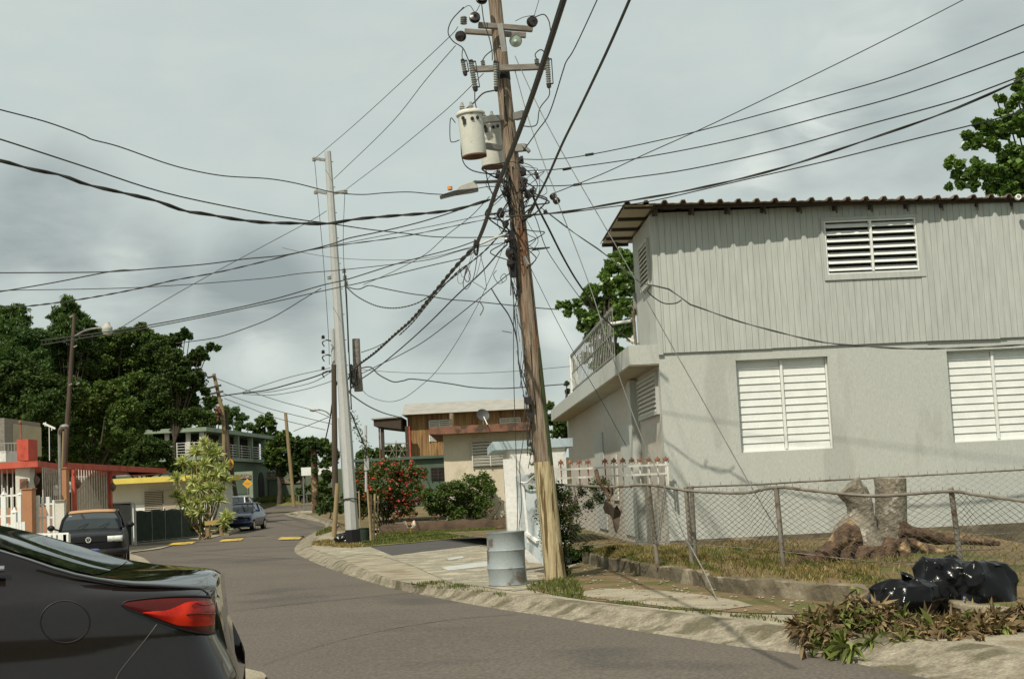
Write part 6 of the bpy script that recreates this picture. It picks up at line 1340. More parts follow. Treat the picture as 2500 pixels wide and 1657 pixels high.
# old concrete house top left
oh = thing('weathered_house', tuple(drop(10, 1100, 66)), 'weathered concrete house corner with white wall above the red roof at the left edge', 'house')
pt_('wall', m_arm, oh, -120, 1023, 11, 1110, 66, 5); pt_('wall', m_beige, oh, 11, 1034, 32, 1110, 67, 4); pt_('terrace', m_whitewall, oh, -120, 1103, 14, 1130, 60, 3)
mb = MB(); mb.bar(P(-60, 1083, 62), P(90, 1080, 62), .04, .04)
for u in range(-60, 90, 8): mb.bar(P(u, 1081, 62), P(u, 1112, 62), .02, .02, up=(0, 1, 0))
mb.build('railing', m_galv, oh)
mb = MB(); mb.tube([P(52, 1072, 46.9), P(50, 1032, 46.9)], .035, 6); mb.ball(P(49, 1031, 46.9), .07, 6, 5); tag(mb.build('vent_pipe', m_redconc), 'thin reddish vent pipe standing on the red chimney', 'pipe')

# ================================================================== MIDDLE HOUSES
oc = thing('ochre_house', tuple(drop(1040, 1180, 73)), 'ochre boarded house with a pale tin roof and porch over a teal ground floor', 'house')
OY = 73
z1 = P(1000, 1012, OY).z; z0 = P(1040, 1117, OY).z
xa, xb, xc = P(996, 1060, OY).x, P(1088, 1060, OY).x, P(1330, 1020, OY).x
mb = MB(); x = xa
while x < xc: mb.box((x + .07, OY + .05, (z0 + z1) / 2), (.135, .1, z1 - z0)); x += .145
mb.box(((xa + xc) / 2, OY + 4, (z0 + z1) / 2), (xc - xa, 7.7, z1 - z0 - .05)); mb.build('wall', m_orangewood, oc)
zr = P(984, 991, OY + 1.5).z
mb = MB(); mb.prism([(xa - .25, OY - .55, z1 - .02), (xa - .25, OY + 2.2, zr + .15), (xa - .25, OY + 5.5, z1)], (xc - xa + .5, 0, 0)); mb.build('roof', m_tinroof, oc)
pz = P(950, 1022, OY - 1).z; px0, px1 = P(912, 1030, OY - 1).x, xa - .26
mb = MB(); mb.prism([(px0, OY - 1, pz - .32), (px1, OY - 1, pz - .55), (px1, OY - 1, pz + .02), (px0, OY - 1, pz - .02)], (0, 4, 0)); mb.build('porch_roof', m_beam, oc)
mb = MB(); mb.prism([(px0 - .1, OY - 1.1, pz + .0), (px1, OY - 1.1, pz + .04), (px1, OY - 1.1, pz + .1), (px0 - .1, OY - 1.1, pz + .06)], (0, 4.2, 0)); mb.build('porch_tin', m_tinroof, oc)
for u0, u1, m_ in ((930, 938, m_beam), (990, 998, m_beam), (998.5, 1002, m_red), (925, 928, m_redconc)): pt_('porch_post', m_, oc, u0, 1040, u1, 1117, OY - .8, .2)
mb = MB(); mb.bar(P(938, 1083, OY - .8), P(996, 1082, OY - .8), .05, .05); mb.bar(P(938, 1100, OY - .8), P(996, 1099, OY - .8), .03, .03)
for a, b in (((950, 1084), (966, 1115)), ((966, 1084), (950, 1115)), ((972, 1084), (990, 1115)), ((990, 1084), (972, 1115)), ((967, 1075), (968, 1116))): mb.bar(P(*a, OY - .8), P(*b, OY - .8), .03, .03)
mb.build('porch_railing', m_galvrust, oc)
def small_louvre(par, u0, v0, u1, v1, Y, m_, dark=m_dark, pitch=.1, frame=None):
    a, b = P(u0, (v0 + v1) / 2, Y).x, P(u1, (v0 + v1) / 2, Y).x; zt, zb = P((u0 + u1) / 2, v0, Y).z, P((u0 + u1) / 2, v1, Y).z; mb = MB(); z = zb + pitch / 2
    while z < zt: mb.box(((a + b) / 2, Y - .02, z), (b - a, .02, pitch * .72), M=Matrix.Rotation(R(20), 3, 'X')); z += pitch
    for xx in (a, b, (a + b) / 2): mb.box((xx, Y - .03, (zt + zb) / 2), (.05, .05, zt - zb))
    o = mb.build('window', m_, par); mb = MB(); mb.box(((a + b) / 2, Y - .003, (zt + zb) / 2), (b - a, .004, zt - zb)); mb.build('pane', dark, o)
small_louvre(oc, 1048, 1026, 1097, 1043, OY - .01, m_housewhite); small_louvre(oc, 1049, 1061, 1084, 1077, OY - .01, m_white); small_louvre(oc, 1221, 1020, 1270, 1033, OY - .01, m_housewhite)
pt_('ground_floor', m_teal, oc, 868, 1122, 1100, 1200, OY - .9, 6); pt_('floor_edge', m_teal, oc, 862, 1115, 1100, 1121.7, OY - 1.1, 6.4)
small_louvre(oc, 1053, 1141, 1087, 1171, OY - .95, m_interior, pitch=.16)
ch = thing('cream_house', tuple(drop(1170, 1260, 58)), 'cream stucco house with a red stained flat roof behind the green shrub', 'house')
cf_ = Fr(*P(1085, 1150, 58)[:2], 0, .02)
mb = MB(); ce = cf_.px(1330, 1150)[0]; zt = P(1085, 1060, 58).z; cf_.wall(mb, 0, ce, 0, zt, 0, 8); mb.build('wall', m_cream, ch)
mb = MB(); zt2 = P(1047, 1043, 57.2).z; aL = cf_.px(1047, 1050, -.7)[0]; mb.prism([cf_.pt(aL, -.75, zt2 - .26), cf_.pt(aL + .4, -.75, zt - .02), cf_.pt(ce, -.75, zt - .02), cf_.pt(ce, -.75, zt2 + .03), cf_.pt(aL, -.75, zt2)], cf_.eb * 9); mb.build('roof', m_redconc, ch)
small_louvre(ch, 1153, 1078, 1241, 1137, 57.95, m_housewhite, pitch=.12)
mb = MB(); pbox(mb, 1098, 1008, 1107, 1040, 58.5, .25); mb.build('roof_stub', m_oldconc, ch)
sdh = thing('satellite_dish', tuple(P(1180, 1042, 57.6)), 'dark grey satellite dish on the cream house roof', 'satellite dish')
mb = MB(); mb.lathe(P(1179, 1013, 57.5), [(.01, .08), (.12, .065), (.22, .025), (.27, -.02), (.265, -.03), (.2, .01), (.01, .06)], 20, axis=(-.3, .75, -.35)); mb.build('dish', m_slate, sdh, smooth=True)
mb = MB(); mb.tube(catmull([P(1179, 1015, 57.6), P(1180, 1030, 57.6), P(1180, 1046, 57.6)], 3), .025, 6); mb.tube([P(1181, 1017, 57.4), P(1190, 1036, 57.0)], .02, 5); mb.build('dish_arm', m_white, sdh)
# stone edging behind the lawn
sw = thing('stone_edging', tuple(drop(1090, 1288, 55)), 'low dark broken stone edging at the back of the lawn', 'wall')
mb = MB(); x0, x1 = P(925, 1280, 55.5).x, P(1254, 1280, 55.5).x; rows_ = []
for i in range(50):
    x = x0 + (x1 - x0) * i / 49; h = .46 + .04 * math.sin(i * .7) + random.uniform(-.03, .03) - (.12 if i < 12 else 0); rows_.append([(x, 55.3 + random.uniform(-.05, .05), .05), (x, 55.35 + random.uniform(-.05, .05), h * .6), (x, 55.45, h), (x, 56.1, h + .03), (x, 56.6, .45)])
mb.grid(rows_); mb.build('wall', m_stonewall, sw, smooth=True)
for i in range(4):
    c = G(1225 + i * 9, 1294 - i, .14); mb = MB(); mb.ball((c.x, c.y, .2), (random.uniform(.12, .25), .15, .12), 7, 5, .2); mb.build('rubble', m_stonewall, sw)
pt_('fallen_log', m_root, sw, 1228, 1276, 1256, 1281, 54.8, .1)
sheet('flower_bed', [(x0 - 2, 56.6), (x1 + .5, 56.6), (x1 + .5, 62), (x0 - 2, 62)], .3, m_dirt)
# shrubs
fs = thing('flowering_shrub', tuple(drop(950, 1270, 57)), 'dense shrub covered in red orange flowers left of the green shrub', 'shrub')
bl = pblobs([(885, 1160, 25), (915, 1150, 28), (950, 1145, 30), (985, 1150, 30), (1015, 1160, 24), (880, 1195, 30), (925, 1195, 36), (970, 1195, 38), (1015, 1200, 28), (890, 1235, 30), (940, 1240, 34), (990, 1240, 30), (865, 1225, 20), (1035, 1150, 10)], 58, .5)
leaf_mesh('foliage', blob_points(bl, 15000, .45, .4, 30), .12, m_lf_o, fs)
leaf_mesh('flower', blob_points([(x, y - .25, z, r * 1.02) for x, y, z, r in bl[:8] + [bl[8], bl[11]]], 1000, .1, .85, 30), .10, m_flower, fs, aspect=.8)['kind'] = 'stuff'
mb = MB()
for q in bl[:10]: mb.tube([drop(940, 1270, 58), q[:3]], .03, 5)
mb.build('stem', m_bark, fs)
leaf_mesh('leaf_litter', blob_points(pblobs([(1010, 1255, 12), (1060, 1262, 10), (960, 1262, 10)], 56.5, .2), 400, .5, .3, 10), .1, m_dry, fs)['kind'] = 'stuff'
tree('green_shrub', tuple(drop(1120, 1275, 57)), pblobs([(1050, 1215, 26), (1085, 1200, 26), (1120, 1195, 26), (1150, 1185, 30), (1178, 1178, 26), (1195, 1195, 20), (1060, 1240, 24), (1100, 1235, 34), (1145, 1228, 34), (1180, 1225, 24), (1120, 1255, 22), (1170, 1255, 16)], 57, .5), 13000, .11, m_lf_m, 'rounded wild green shrub in front of the cream house wall', 'shrub', trunk_r=.05, clump=.45, shell=.4)
tree('thorny_twigs', tuple(drop(1195, 1290, 56)), pblobs([(1195, 1245, 12), (1205, 1265, 12), (1240, 1260, 12), (1225, 1225, 8)], 56, .3), 260, .09, m_dry, 'sparse dry twigs between the green shrub and the white post', 'shrub', trunk_r=.03)
tree('hedge_shrub', tuple(drop(800, 1270, 88)), pblobs([(790, 1240, 18), (805, 1225, 18), (850, 1215, 18), (840, 1240, 18), (862, 1250, 14)], 62, .4), 2500, .12, m_lf_d, 'dark low shrub filling the gap behind the concrete pole', 'shrub', trunk_r=.04)
for i, (a, b) in enumerate((((897, 1193), (906, 1320)), ((905, 1208), (908, 1318)), ((915, 1205), (912, 1321)), ((923, 1209), (920, 1312)), ((876, 1198), (880, 1300)))):
    mb = MB(); mb.tube([P(*a, 46 + .15 * i), P(*b, 46 + .15 * i) - Vector((0, 0, .1))], .032 if i < 3 else .022, 7); tag(mb.build('bamboo_stake', m_bamboo, smooth=True), ['tallest bamboo stake of the cluster right of the concrete pole', 'thin bamboo stake just behind the tallest one', 'middle pale bamboo stake of the cluster', 'rightmost slim bamboo stake of the cluster', 'grey thin stake touching the concrete pole'][i], 'stake', 'bamboo stakes beside the concrete pole')
bag('bin_bag', 'small black bin bag at the left of the concrete pole foot', 838, 1318, 46, .30, .25, .20, seed=21, knot=False)
t = thing('dark_bucket', tuple(drop(890, 1322, 46)), 'dark blue bucket between the concrete pole and the stakes', 'bucket'); mb = MB(); mb.lathe(drop(889, 1320, 46.5) + Vector((0, 0, .14)), [(.16, 0), (.22, .42), (.24, .43), (.2, .43)], 14); mb.build('tub', m_screen, t, smooth=True)
# rooster
rs = thing('rooster', tuple(G(1003, 1302, .15)), 'pale rooster with a brown back standing on the lawn', 'rooster')
c = G(1003, 1302, .15); mb = MB(); s = .011
def rp(x, z, y=0): return c + Vector((x, y, z))
mb.tube(catmull([rp(-.13, .30), rp(-.08, .26), rp(0, .24), rp(.08, .26), rp(.12, .34), rp(.13, .42), rp(.145, .45)], 4), list(np.interp(np.linspace(0, 1, 25), [0, .15, .4, .6, .78, .92, 1], [.02, .07, .105, .10, .055, .038, .012])), 12); mb.ball(rp(.14, .435), (.036, .03, .032), 10, 7); mb.build('body', m_featherw, rs, smooth=True)
mb = MB()
for k in range(9):
    a = .5 + k * .13; mb.tube(catmull([rp(-.11, .28, (k % 3 - 1) * .02), rp(-.16 - .05 * math.cos(a), .34 + .06 * math.sin(a), (k % 3 - 1) * .03), rp(-.17 - .12 * math.cos(a), .40 + .05 * math.sin(a), (k % 3 - 1) * .04), rp(-.2 - .10 * math.cos(a), .33 + .05 * math.sin(a), (k % 3 - 1) * .045)], 4), [.008, .014, .018, .02, .02, .02, .02, .018, .016, .014, .01, .006, .003], 5)
mb.build('tail', m_featherw, rs, smooth=True)
mb = MB(); mb.tube(catmull([rp(-.12, .31, -.07), rp(-.02, .31, -.10), rp(.06, .29, -.09)], 4), [.02, .035, .05, .055, .055, .05, .04, .03, .02], 8); mb.tube([rp(-.05, .34, 0), rp(.04, .36, 0)], .05, 8); mb.build('wing', m_featherb, rs, smooth=True)
mb = MB(); mb.prism([rp(.12, .46, -.006), rp(.13, .50, -.006), rp(.14, .475, -.006), rp(.15, .505, -.006), rp(.165, .475, -.006), rp(.17, .45, -.006)], (0, .012, 0)); mb.ball(rp(.165, .40), (.012, .01, .022), 6, 5); mb.build('comb', m_comb, rs)
mb = MB(); mb.lathe(rp(.172, .435), [(.011, 0), (.0, .03)], 6, axis=(1, 0, -.2))
for y in (-.035, .035):
    mb.tube([rp(.0, .18, y), rp(-.01, .10, y), rp(.0, .005, y)], [.022, .011, .009], 6)
    for q in (-.03, 0, .03): mb.tube([rp(0, .006, y), rp(.045, .004, y + q)], .005, 4)
mb.build('leg', m_sign, rs)
# vine covered stump pole, sign board, little rail
vs = thing('vine_covered_pole', tuple(G(772, 1256)), 'pole stump smothered in dark creeper at the right of the road bend', 'pole')
vy = G(772, 1256).y; vy = min(vy, 100); mb = MB(); mb.tube([P(766, 1090, vy), P(768, 1160, vy), P(772, 1262, vy)], [.2, .24, .26], 10); mb.build('shaft', m_root, vs, smooth=True)
leaf_mesh('creeper', blob_points(pblobs([(768, 1082, 16), (790, 1100, 14), (752, 1100, 10), (795, 1130, 14), (800, 1160, 16), (790, 1190, 14), (785, 1220, 12), (780, 1245, 10), (805, 1200, 14), (808, 1235, 14), (768, 1120, 9), (770, 1150, 9), (774, 1185, 10), (776, 1215, 10), (777, 1242, 9)], vy - .1, .4), 8000, .4, .2, 24), .22, m_lf_d, vs)
sb = thing('blank_sign_board', tuple(P(775, 1160, 104)), 'blank white board half hidden by the creeper covered pole', 'sign'); mb = MB(); mb.prism([P(735, 1141, 104), P(816, 1137, 104), P(816, 1156, 104), P(736, 1161, 104)], (0, .05, 0)); mb.build('board', m_white, sb)
mb = MB(); mb.tube([P(740, 1158, 104.1), (P(740, 1158, 104.1).x, 104.1, terr(104))], .05, 6); mb.tube([P(810, 1156, 104.1), (P(810, 1156, 104.1).x, 104.1, terr(104))], .05, 6); mb.build('post', m_galv, sb)
pr = thing('pipe_railing', tuple(G(735, 1245)), 'short thin pipe railing beside the creeper covered pole', 'railing'); y_ = min(100, G(735, 1245).y); mb = MB(); mb.tube([P(729, 1209, y_), P(731, 1246, y_)], .03, 6); mb.tube([P(749, 1204, y_ + 3), P(750, 1236, y_ + 3)], .03, 6); mb.tube([P(729, 1210, y_), P(749, 1205, y_ + 3), P(770, 1204, y_ + 3)], .02, 6); mb.build('pipe', m_galv, pr)
sheet('verge_slab', [XG(*p, .1) for p in ((703, 1253), (735, 1247), (775, 1245), (800, 1248), (780, 1252), (735, 1255))], .14, m_side)
bk = MB(); gx0, gx1 = P(560, 1225, 112).x, P(790, 1225, 112).x
tag(bk.grid([[(gx0 + (gx1 - gx0) * i / 14, y, z + .04 * math.sin(i * 2)) for i in range(15)] for y, z in ((111.5, terr(111.5) + .0), (113, terr(113) + .35), (117, terr(117) + .5))]).build('grass_bank', m_lawn, smooth=True), kind='structure')
blades('bank_grass', [(random.uniform(gx0, gx1), y, terr(y) + .3) for y in rng.uniform(112.3, 116.5, 5000)], .28, m_grass, kind='stuff', width=.05)

# ================================================================== TREES
TG = 'trees of the dense wood at the left'
def tr(label, base, Y, bl_, n, size, m, **k):
    g_ = k.pop('group', TG)
    if g_ is TG: n = int(n * 2.2); size *= .72; k['clump'] = .36; k['shell'] = .1; k['per'] = 60; k['trunk_r'] = k.get('trunk_r', .2) * .7
    else: n = int(n * 1.5); size *= .85; k['clump'] = .38; k['shell'] = .2; k['per'] = 34
    tree(k.pop('name', 'tree'), tuple(drop(base[0], base[1], Y)), pblobs(bl_, Y), n, size, m, label, group=g_, **k)
tr('highest feathery bamboo top behind the left light pole', (165, 1150), 84, [(165, 748, 28), (145, 775, 26), (190, 778, 26), (215, 792, 18), (232, 806, 12), (170, 805, 36), (135, 820, 34), (200, 830, 36), (150, 870, 48), (120, 920, 46)], 26000, .34, m_lf_b, name='bamboo', trunk_r=.16, clump=.32, shell=.35, aspect=.28, droop=1.2)
tr('drooping bamboo top at the left edge of the photo', (20, 1150), 82, [(15, 765, 24), (45, 760, 22), (62, 782, 14), (0, 800, 40), (45, 815, 40), (85, 830, 34), (20, 870, 55), (80, 880, 50)], 24000, .34, m_lf_b, name='bamboo', trunk_r=.16, clump=.32, shell=.35, aspect=.28, droop=1.2)
tr('dark tree low at the left edge above the weathered house', (40, 1160), 76, [(20, 930, 60), (90, 940, 60), (30, 1000, 55), (100, 1010, 55), (160, 960, 50), (60, 1070, 40), (130, 1080, 40), (-40, 960, 60)], 30000, .30, m_lf_d, trunk_r=.3, clump=.3, shell=.5)
tr('broad dark tree directly behind the left street light', (260, 1160), 86, [(255, 830, 36), (300, 820, 34), (345, 818, 30), (240, 880, 46), (300, 880, 50), (360, 870, 44), (270, 940, 50), (340, 950, 52), (220, 940, 46), (395, 850, 30)], 36000, .30, m_lf_m, trunk_r=.35, clump=.28, shell=.55, per=34)
tr('sunlit lower tree left of the arcaded house', (230, 1170), 80, [(210, 985, 40), (265, 960, 42), (300, 1000, 42), (230, 1040, 42), (290, 1060, 40), (180, 1060, 36), (185, 1110, 26), (250, 1110, 30), (330, 1060, 30)], 28000, .28, m_lf_m, trunk_r=.25, clump=.28, shell=.55, per=30)
tr('dark tree with ragged arms reaching right over the sky', (410, 1170), 82, [(385, 850, 34), (425, 835, 20), (452, 815, 14), (440, 822, 12), (463, 822, 9), (415, 880, 36), (470, 880, 24), (490, 858, 15), (512, 845, 11), (530, 850, 9), (500, 870, 12), (440, 920, 38), (482, 925, 26), (500, 955, 14), (506, 975, 10), (400, 960, 44), (455, 975, 34), (380, 1010, 40), (430, 1020, 34), (470, 1010, 22)], 40000, .26, m_lf_d, trunk_r=.2, clump=.30, shell=.5, per=34)
tr('shaded tree between the dark trunks behind the red roof', (350, 1180), 79, [(330, 1110, 28), (360, 1090, 30), (395, 1095, 26), (420, 1130, 22), (370, 1135, 26), (320, 1140, 22), (445, 1140, 18), (290, 1130, 24)], 14000, .24, m_lf_d, trunk_r=.2, clump=.35, shell=.4)
o_ = leaf_mesh('wooded_slope', blob_points(pblobs([(u + random.uniform(-12, 12), v + random.uniform(-8, 8), 38) for u in range(-60, 470, 38) for v in range(905 if u < 420 else 980, 1150, 42)], 102, .5), 60000, .5, .05, 30), .42, m_lf_d); tag(o_, kind='stuff')
MG = 'distant trees beyond the arcaded house'
for l, b_, Y, bl_, n, m, asp in (('small dark tree right behind the far leaning pole', (530, 1200), 128, [(512, 985, 16), (528, 975, 12), (500, 1010, 18), (540, 1005, 18), (520, 1025, 20), (490, 1035, 16)], 6000, m_lf_m, .5),
                            ('feathery bamboo tops over the arcaded house roof', (590, 1200), 135, [(560, 1010, 14), (575, 1003, 12), (590, 1020, 16), (555, 1030, 16), (585, 1040, 16), (610, 1040, 14)], 6000, m_lf_b, .3),
                            ('rounded tree top above the green wall', (650, 1200), 135, [(640, 1030, 15), (656, 1018, 12), (660, 1040, 16), (630, 1050, 14), (645, 1065, 18), (675, 1065, 14)], 6000, m_lf_m, .5),
                            ('dark leafy tree in front of the far end of the balcony', (680, 1215), 112, [(665, 1090, 20), (690, 1075, 20), (700, 1060, 12), (705, 1095, 20), (680, 1115, 22), (660, 1130, 16), (700, 1130, 20), (650, 1110, 12), (690, 1150, 14)], 9000, m_lf_m, .5),
                            ('tree crowded with vines between the thin pole and the creeper pole', (740, 1215), 112, [(725, 1085, 18), (745, 1080, 16), (730, 1110, 20), (755, 1105, 18), (740, 1135, 20), (715, 1140, 16), (760, 1135, 14), (720, 1165, 12), (735, 1200, 14)], 9000, m_lf_d, .5),
                            ('tree rising behind the dark pole and the white board', (795, 1215), 118, [(785, 1080, 14), (800, 1090, 16), (815, 1110, 16), (805, 1130, 18), (785, 1190, 16), (765, 1190, 14), (800, 1170, 14), (760, 1075, 10)], 7000, m_lf_m, .5),
                            ('low tree seen through the porch of the ochre house', (945, 1200), 110, [(900, 1105, 14), (925, 1105, 12), (950, 1100, 14), (972, 1098, 14), (988, 1102, 12), (880, 1112, 12), (920, 1118, 14), (960, 1116, 14)], 5000, m_lf_m, .5)):
    tr(l, b_, Y, bl_, n, .34, m, group=MG, trunk_r=.18, clump=.34, shell=.4, aspect=asp)
tr('leafy green tree behind the upstairs balcony of the grey house', (1480, 1200), 39, [(1515, 625, 24), (1535, 650, 26), (1495, 650, 22), (1478, 672, 16), (1530, 690, 34), (1490, 700, 30), (1450, 705, 20), (1435, 725, 20), (1470, 740, 32), (1515, 750, 34), (1410, 740, 12), (1385, 745, 14), (1368, 745, 10), (1385, 765, 10), (1420, 765, 18), (1450, 785, 24), (1495, 800, 32), (1530, 800, 24), (1420, 795, 12), (1440, 825, 16), (1470, 845, 24), (1500, 860, 24), (1430, 870, 14), (1455, 895, 16)], 20000, .17, m_lf_g, group=None, trunk_r=.14, clump=.36, shell=.45, per=20)
tr('glossy sea-grape like tree rising behind the right end of the roof', (2700, 1200), 34, [(2492, 178, 12), (2488, 205, 14), (2506, 240, 26), (2480, 215, 8), (2448, 240, 9), (2432, 238, 6), (2470, 255, 16), (2440, 275, 9), (2462, 290, 20), (2500, 300, 34), (2385, 300, 13), (2408, 310, 20), (2440, 320, 24), (2362, 330, 12), (2385, 345, 20), (2420, 350, 22), (2358, 358, 8), (2520, 380, 50), (2450, 385, 18), (2484, 380, 24), (2322, 390, 11), (2342, 402, 13), (2315, 405, 8), (2385, 400, 15), (2410, 420, 20), (2370, 425, 18), (2445, 425, 26), (2335, 425, 10), (2490, 430, 36), (2318, 456, 8), (2345, 450, 13), (2375, 450, 14), (2420, 455, 22), (2470, 465, 26), (2520, 470, 40), (2570, 300, 60), (2600, 400, 70)], 20000, .18, m_lf_g, group=None, trunk_r=.07, clump=.40, shell=.35, per=22, aspect=.85)
tr('low green trees seen between the ochre pole and the grey house', (1370, 1200), 52, [(1350, 1020, 18), (1372, 1030, 18), (1390, 1040, 16), (1360, 1055, 18), (1390, 1065, 16), (1345, 990, 10), (1384, 935, 7), (1386, 955, 6), (1384, 1010, 12)], 4000, .16, m_lf_m, group=None, trunk_r=.12, clump=.35, shell=.4)
# ================================================================== DARK SEDAN IN THE FOREGROUND
sx, sy, sz = -1.235, 6.3, .25          # rear end of the car, its centre line, its ground height
sed = thing('dark_sedan', (sx - 2.4, sy, sz), 'glossy charcoal sedan cut by the left edge, its red tail lamp nearest the camera', 'car')
YAW = R(9.5)
def WP(x, y, z):
    """x forward from the tail, y to the near side, z up"""
    return Vector((sx - x * math.cos(YAW) + y * math.sin(YAW), sy - x * math.sin(YAW) - y * math.cos(YAW), sz + z))
def ip(x, xs_, ys_): return float(np.interp(x, xs_, ys_))
def smooth_tab(xs_, ys_):
    c = catmull(list(zip(xs_, ys_, [0] * len(xs_))), 10); return [q[0] for q in c], [q[1] for q in c]
X_ = [0, .03, .08, .16, .30, .55, 1.0, 1.8, 3.0, 4.0, 4.5, 4.8]
HW = smooth_tab(X_, [.52, .66, .755, .815, .860, .895, .915, .925, .92, .88, .78, .55])
ZC = smooth_tab([0, .07, .20, .43, .56, .78, 1.01, 1.4, 1.9, 2.4, 2.9, 3.4, 3.9, 4.5, 4.8], [1.00, 1.020, 1.028, 1.034, 1.052, 1.13, 1.225, 1.335, 1.40, 1.42, 1.36, 1.12, .98, .86, .70])
ZE = smooth_tab([0, .08, .25, .41, .6, .85, 1.2, 1.8, 2.4, 2.9, 3.4, 3.9, 4.5, 4.8], [.968, .985, 1.008, 1.028, 1.072, 1.165, 1.265, 1.345, 1.365, 1.31, 1.08, .93, .82, .66])
YE = smooth_tab([0, .1, .3, .6, 1.0, 1.5, 2.3, 2.9, 3.4, 4.0, 4.8], [.46, .66, .765, .775, .745, .69, .62, .62, .70, .74, .5])
ZS = smooth_tab([0, .1, .3, .6, 1.0, 1.6, 2.4, 3.3, 4.0, 4.8], [.925, .945, .965, .98, .99, .99, .97, .93, .86, .62])
def prof(x):
    w_, zc, ze, ye, zs_ = ip(x, *HW), ip(x, *ZC), ip(x, *ZE), ip(x, *YE), ip(x, *ZS)
    return [(w_ * .90, .20), (w_ * .97, .34), (w_ * .995, .50), (w_ * 1.0, .64), (w_ * .995, .76), (w_ * .992, zs_ - .09), (w_ * .985, zs_ - .02), (w_ * .955, zs_ + .012),
            (w_ * .90 * .5 + ye * .5, (zs_ + ze) / 2 + .012), (ye + .015, ze - .01), (ye - .02, ze + .004), (ye * .6, ze + (zc - ze) * .68), (ye * .25, zc - .003), (0, zc)]
NP = 14
def xshift(x, z):
    """how far the tail leans forward at height z"""
    k = math.exp(-x / .22); off = ip(z, [.2, .45, .62, .70, .80, .93, 1.0, 1.05], [.05, .0, .0, .03, .075, .08, .085, .06]); return off * k
PC = {}
def cprof(x):
    k = round(x, 4)
    if k not in PC:
        c = catmull([(y, z, 0) for y, z in prof(x)], 5); PC[k] = [(a[0], a[1]) for a in c]
    return PC[k]
def surf_t(x, t):
    c = cprof(x); f = t * (len(c) - 1); i = min(int(f), len(c) - 2); f -= i
    y = c[i][0] * (1 - f) + c[i + 1][0] * f; z = c[i][1] * (1 - f) + c[i + 1][1] * f
    return WP(x + xshift(x, z), y, z)
def mir(p):
    l = Vector((math.sin(YAW), -math.cos(YAW), 0)); d = (p - Vector((sx, sy, p.z))).dot(l); return p - l * (2 * d)
def t_at(x, z):
    lo_, hi_ = 0.0, .72
    for _ in range(22):
        m = (lo_ + hi_) / 2
        if surf_t(x, m).z - sz < z: lo_ = m
        else: hi_ = m
    return (lo_ + hi_) / 2
def side(x, z, off=0.0):
    t = t_at(x, z); p = surf_t(x, t)
    if off:
        a = surf_t(x + .01, t) - surf_t(max(0, x - .01), t); b = surf_t(x, min(1, t + .01)) - surf_t(x, max(0, t - .01)); n = a.cross(b)
        if n.length > 1e-9:
            n.normalize(); 
            if n.y > 0: n = -n
            p = p + n * off
    return p
def inv(u, v):
    """pixel to (x, z) on the near side of the car body"""
    x, z = .5, .9
    for _ in range(30):
        p = side(max(.0, x), z); d = ray(u, v); q = CAM + d * (p.y / d.y)
        x += (p.x - q.x) * .8; z += (q.z - p.z) * .8; x = max(0.0, min(4.5, x)); z = max(.25, min(1.3, z))
    return x, z
xst = [0, .008, .018, .03, .045, .06, .08, .10, .125, .15, .18, .21, .25, .30, .36, .43, .5, .58, .66, .75] + list(np.arange(.85, 4.6, .12)) + [4.65, 4.72, 4.78, 4.8]
# wheel arch cut: rear wheel centre
WX, WZ, WR = 1.12, .335, .335
rows_ = []
nt_ = 66
for x in xst:
    r1 = [surf_t(x, k / nt_) for k in range(nt_ + 1)]
    r2 = [mir(p) for p in r1[-2::-1]]
    rows_.append([tuple(p) for p in r1 + r2])
mb = MB(); n = len(rows_[0]); mb.v = [p for r in rows_ for p in r]
def in_arch(p):
    x, z = (sx - p[0]) * math.cos(YAW) + (sy - p[1]) * math.sin(YAW), p[2] - sz; return (x - WX) ** 2 + (z - WZ) ** 2 < .385 ** 2 or (x - 3.85) ** 2 + (z - WZ) ** 2 < .385 ** 2
for i in range(len(rows_) - 1):
    for j in range(n - 1):
        q = (i * n + j, i * n + j + 1, (i + 1) * n + j + 1, (i + 1) * n + j)
        if all(in_arch(mb.v[k]) for k in q) and (j < 30 or j > n - 31): continue
        mb.f.append(q)
mb.f.append(tuple(range(n))); mb.f.append(tuple((len(rows_) - 1) * n + k for k in range(n)))
body = mb.build('body', m_carpaint, sed, smooth=True)
mb = MB()
for wx in (WX, 3.85):
    for s in (-1, 1):
        mb.lathe(WP(wx, -s * .86, WZ), [(.375, 0), (.39, .0), (.39, .25), (.375, .25)], 28, axis=WP(0, s, 0) - WP(0, 0, 0))
mb.build('wheel_arch', m_black, sed)
for wx in (WX, 3.85):
    for s in (-1, 1):
        sd_ = (WP(0, s, 0) - WP(0, 0, 0)); fd_ = WP(1, 0, 0) - WP(0, 0, 0); c = WP(wx, -s * .86, .335); m2 = MB(); m2.lathe(c, [(.2, 0), (.30, -.0), (.33, .03), (.335, .1), (.33, .19), (.30, .21), (.2, .21)], 32, axis=sd_); wh = m2.build('wheel', m_tyre, sed, smooth=True)
        m2 = MB(); m2.lathe(c - sd_ * .004, [(.20, 0), (.215, -.01), (.215, .02), (.05, .05)], 24, axis=sd_)
        for k in range(5): a = k * 1.2566; m2.bar(c - sd_ * .01, c - sd_ * .01 + fd_ * .2 * math.cos(a) + Vector((0, 0, .2 * math.sin(a))), .05, .03, up=tuple(sd_))
        m2.build('rim', m_chrome, wh)
def patch(name, m, poly_px, off=.005, n=14, parent=None, smooth=True):
    """panel following the body inside an outline given as pixel pairs (upper, lower)"""
    mb = MB(); g = []
    for (ua, va), (ub, vb) in poly_px:
        xa, za = inv(ua, va); xb, zb = inv(ub, vb); g.append([tuple(side(xa + (xb - xa) * k / 10, za + (zb - za) * k / 10, off + .006 * math.sin(math.pi * k / 10))) for k in range(11)])
    mb.grid(g); return mb.build(name, m, parent or sed, smooth=smooth)
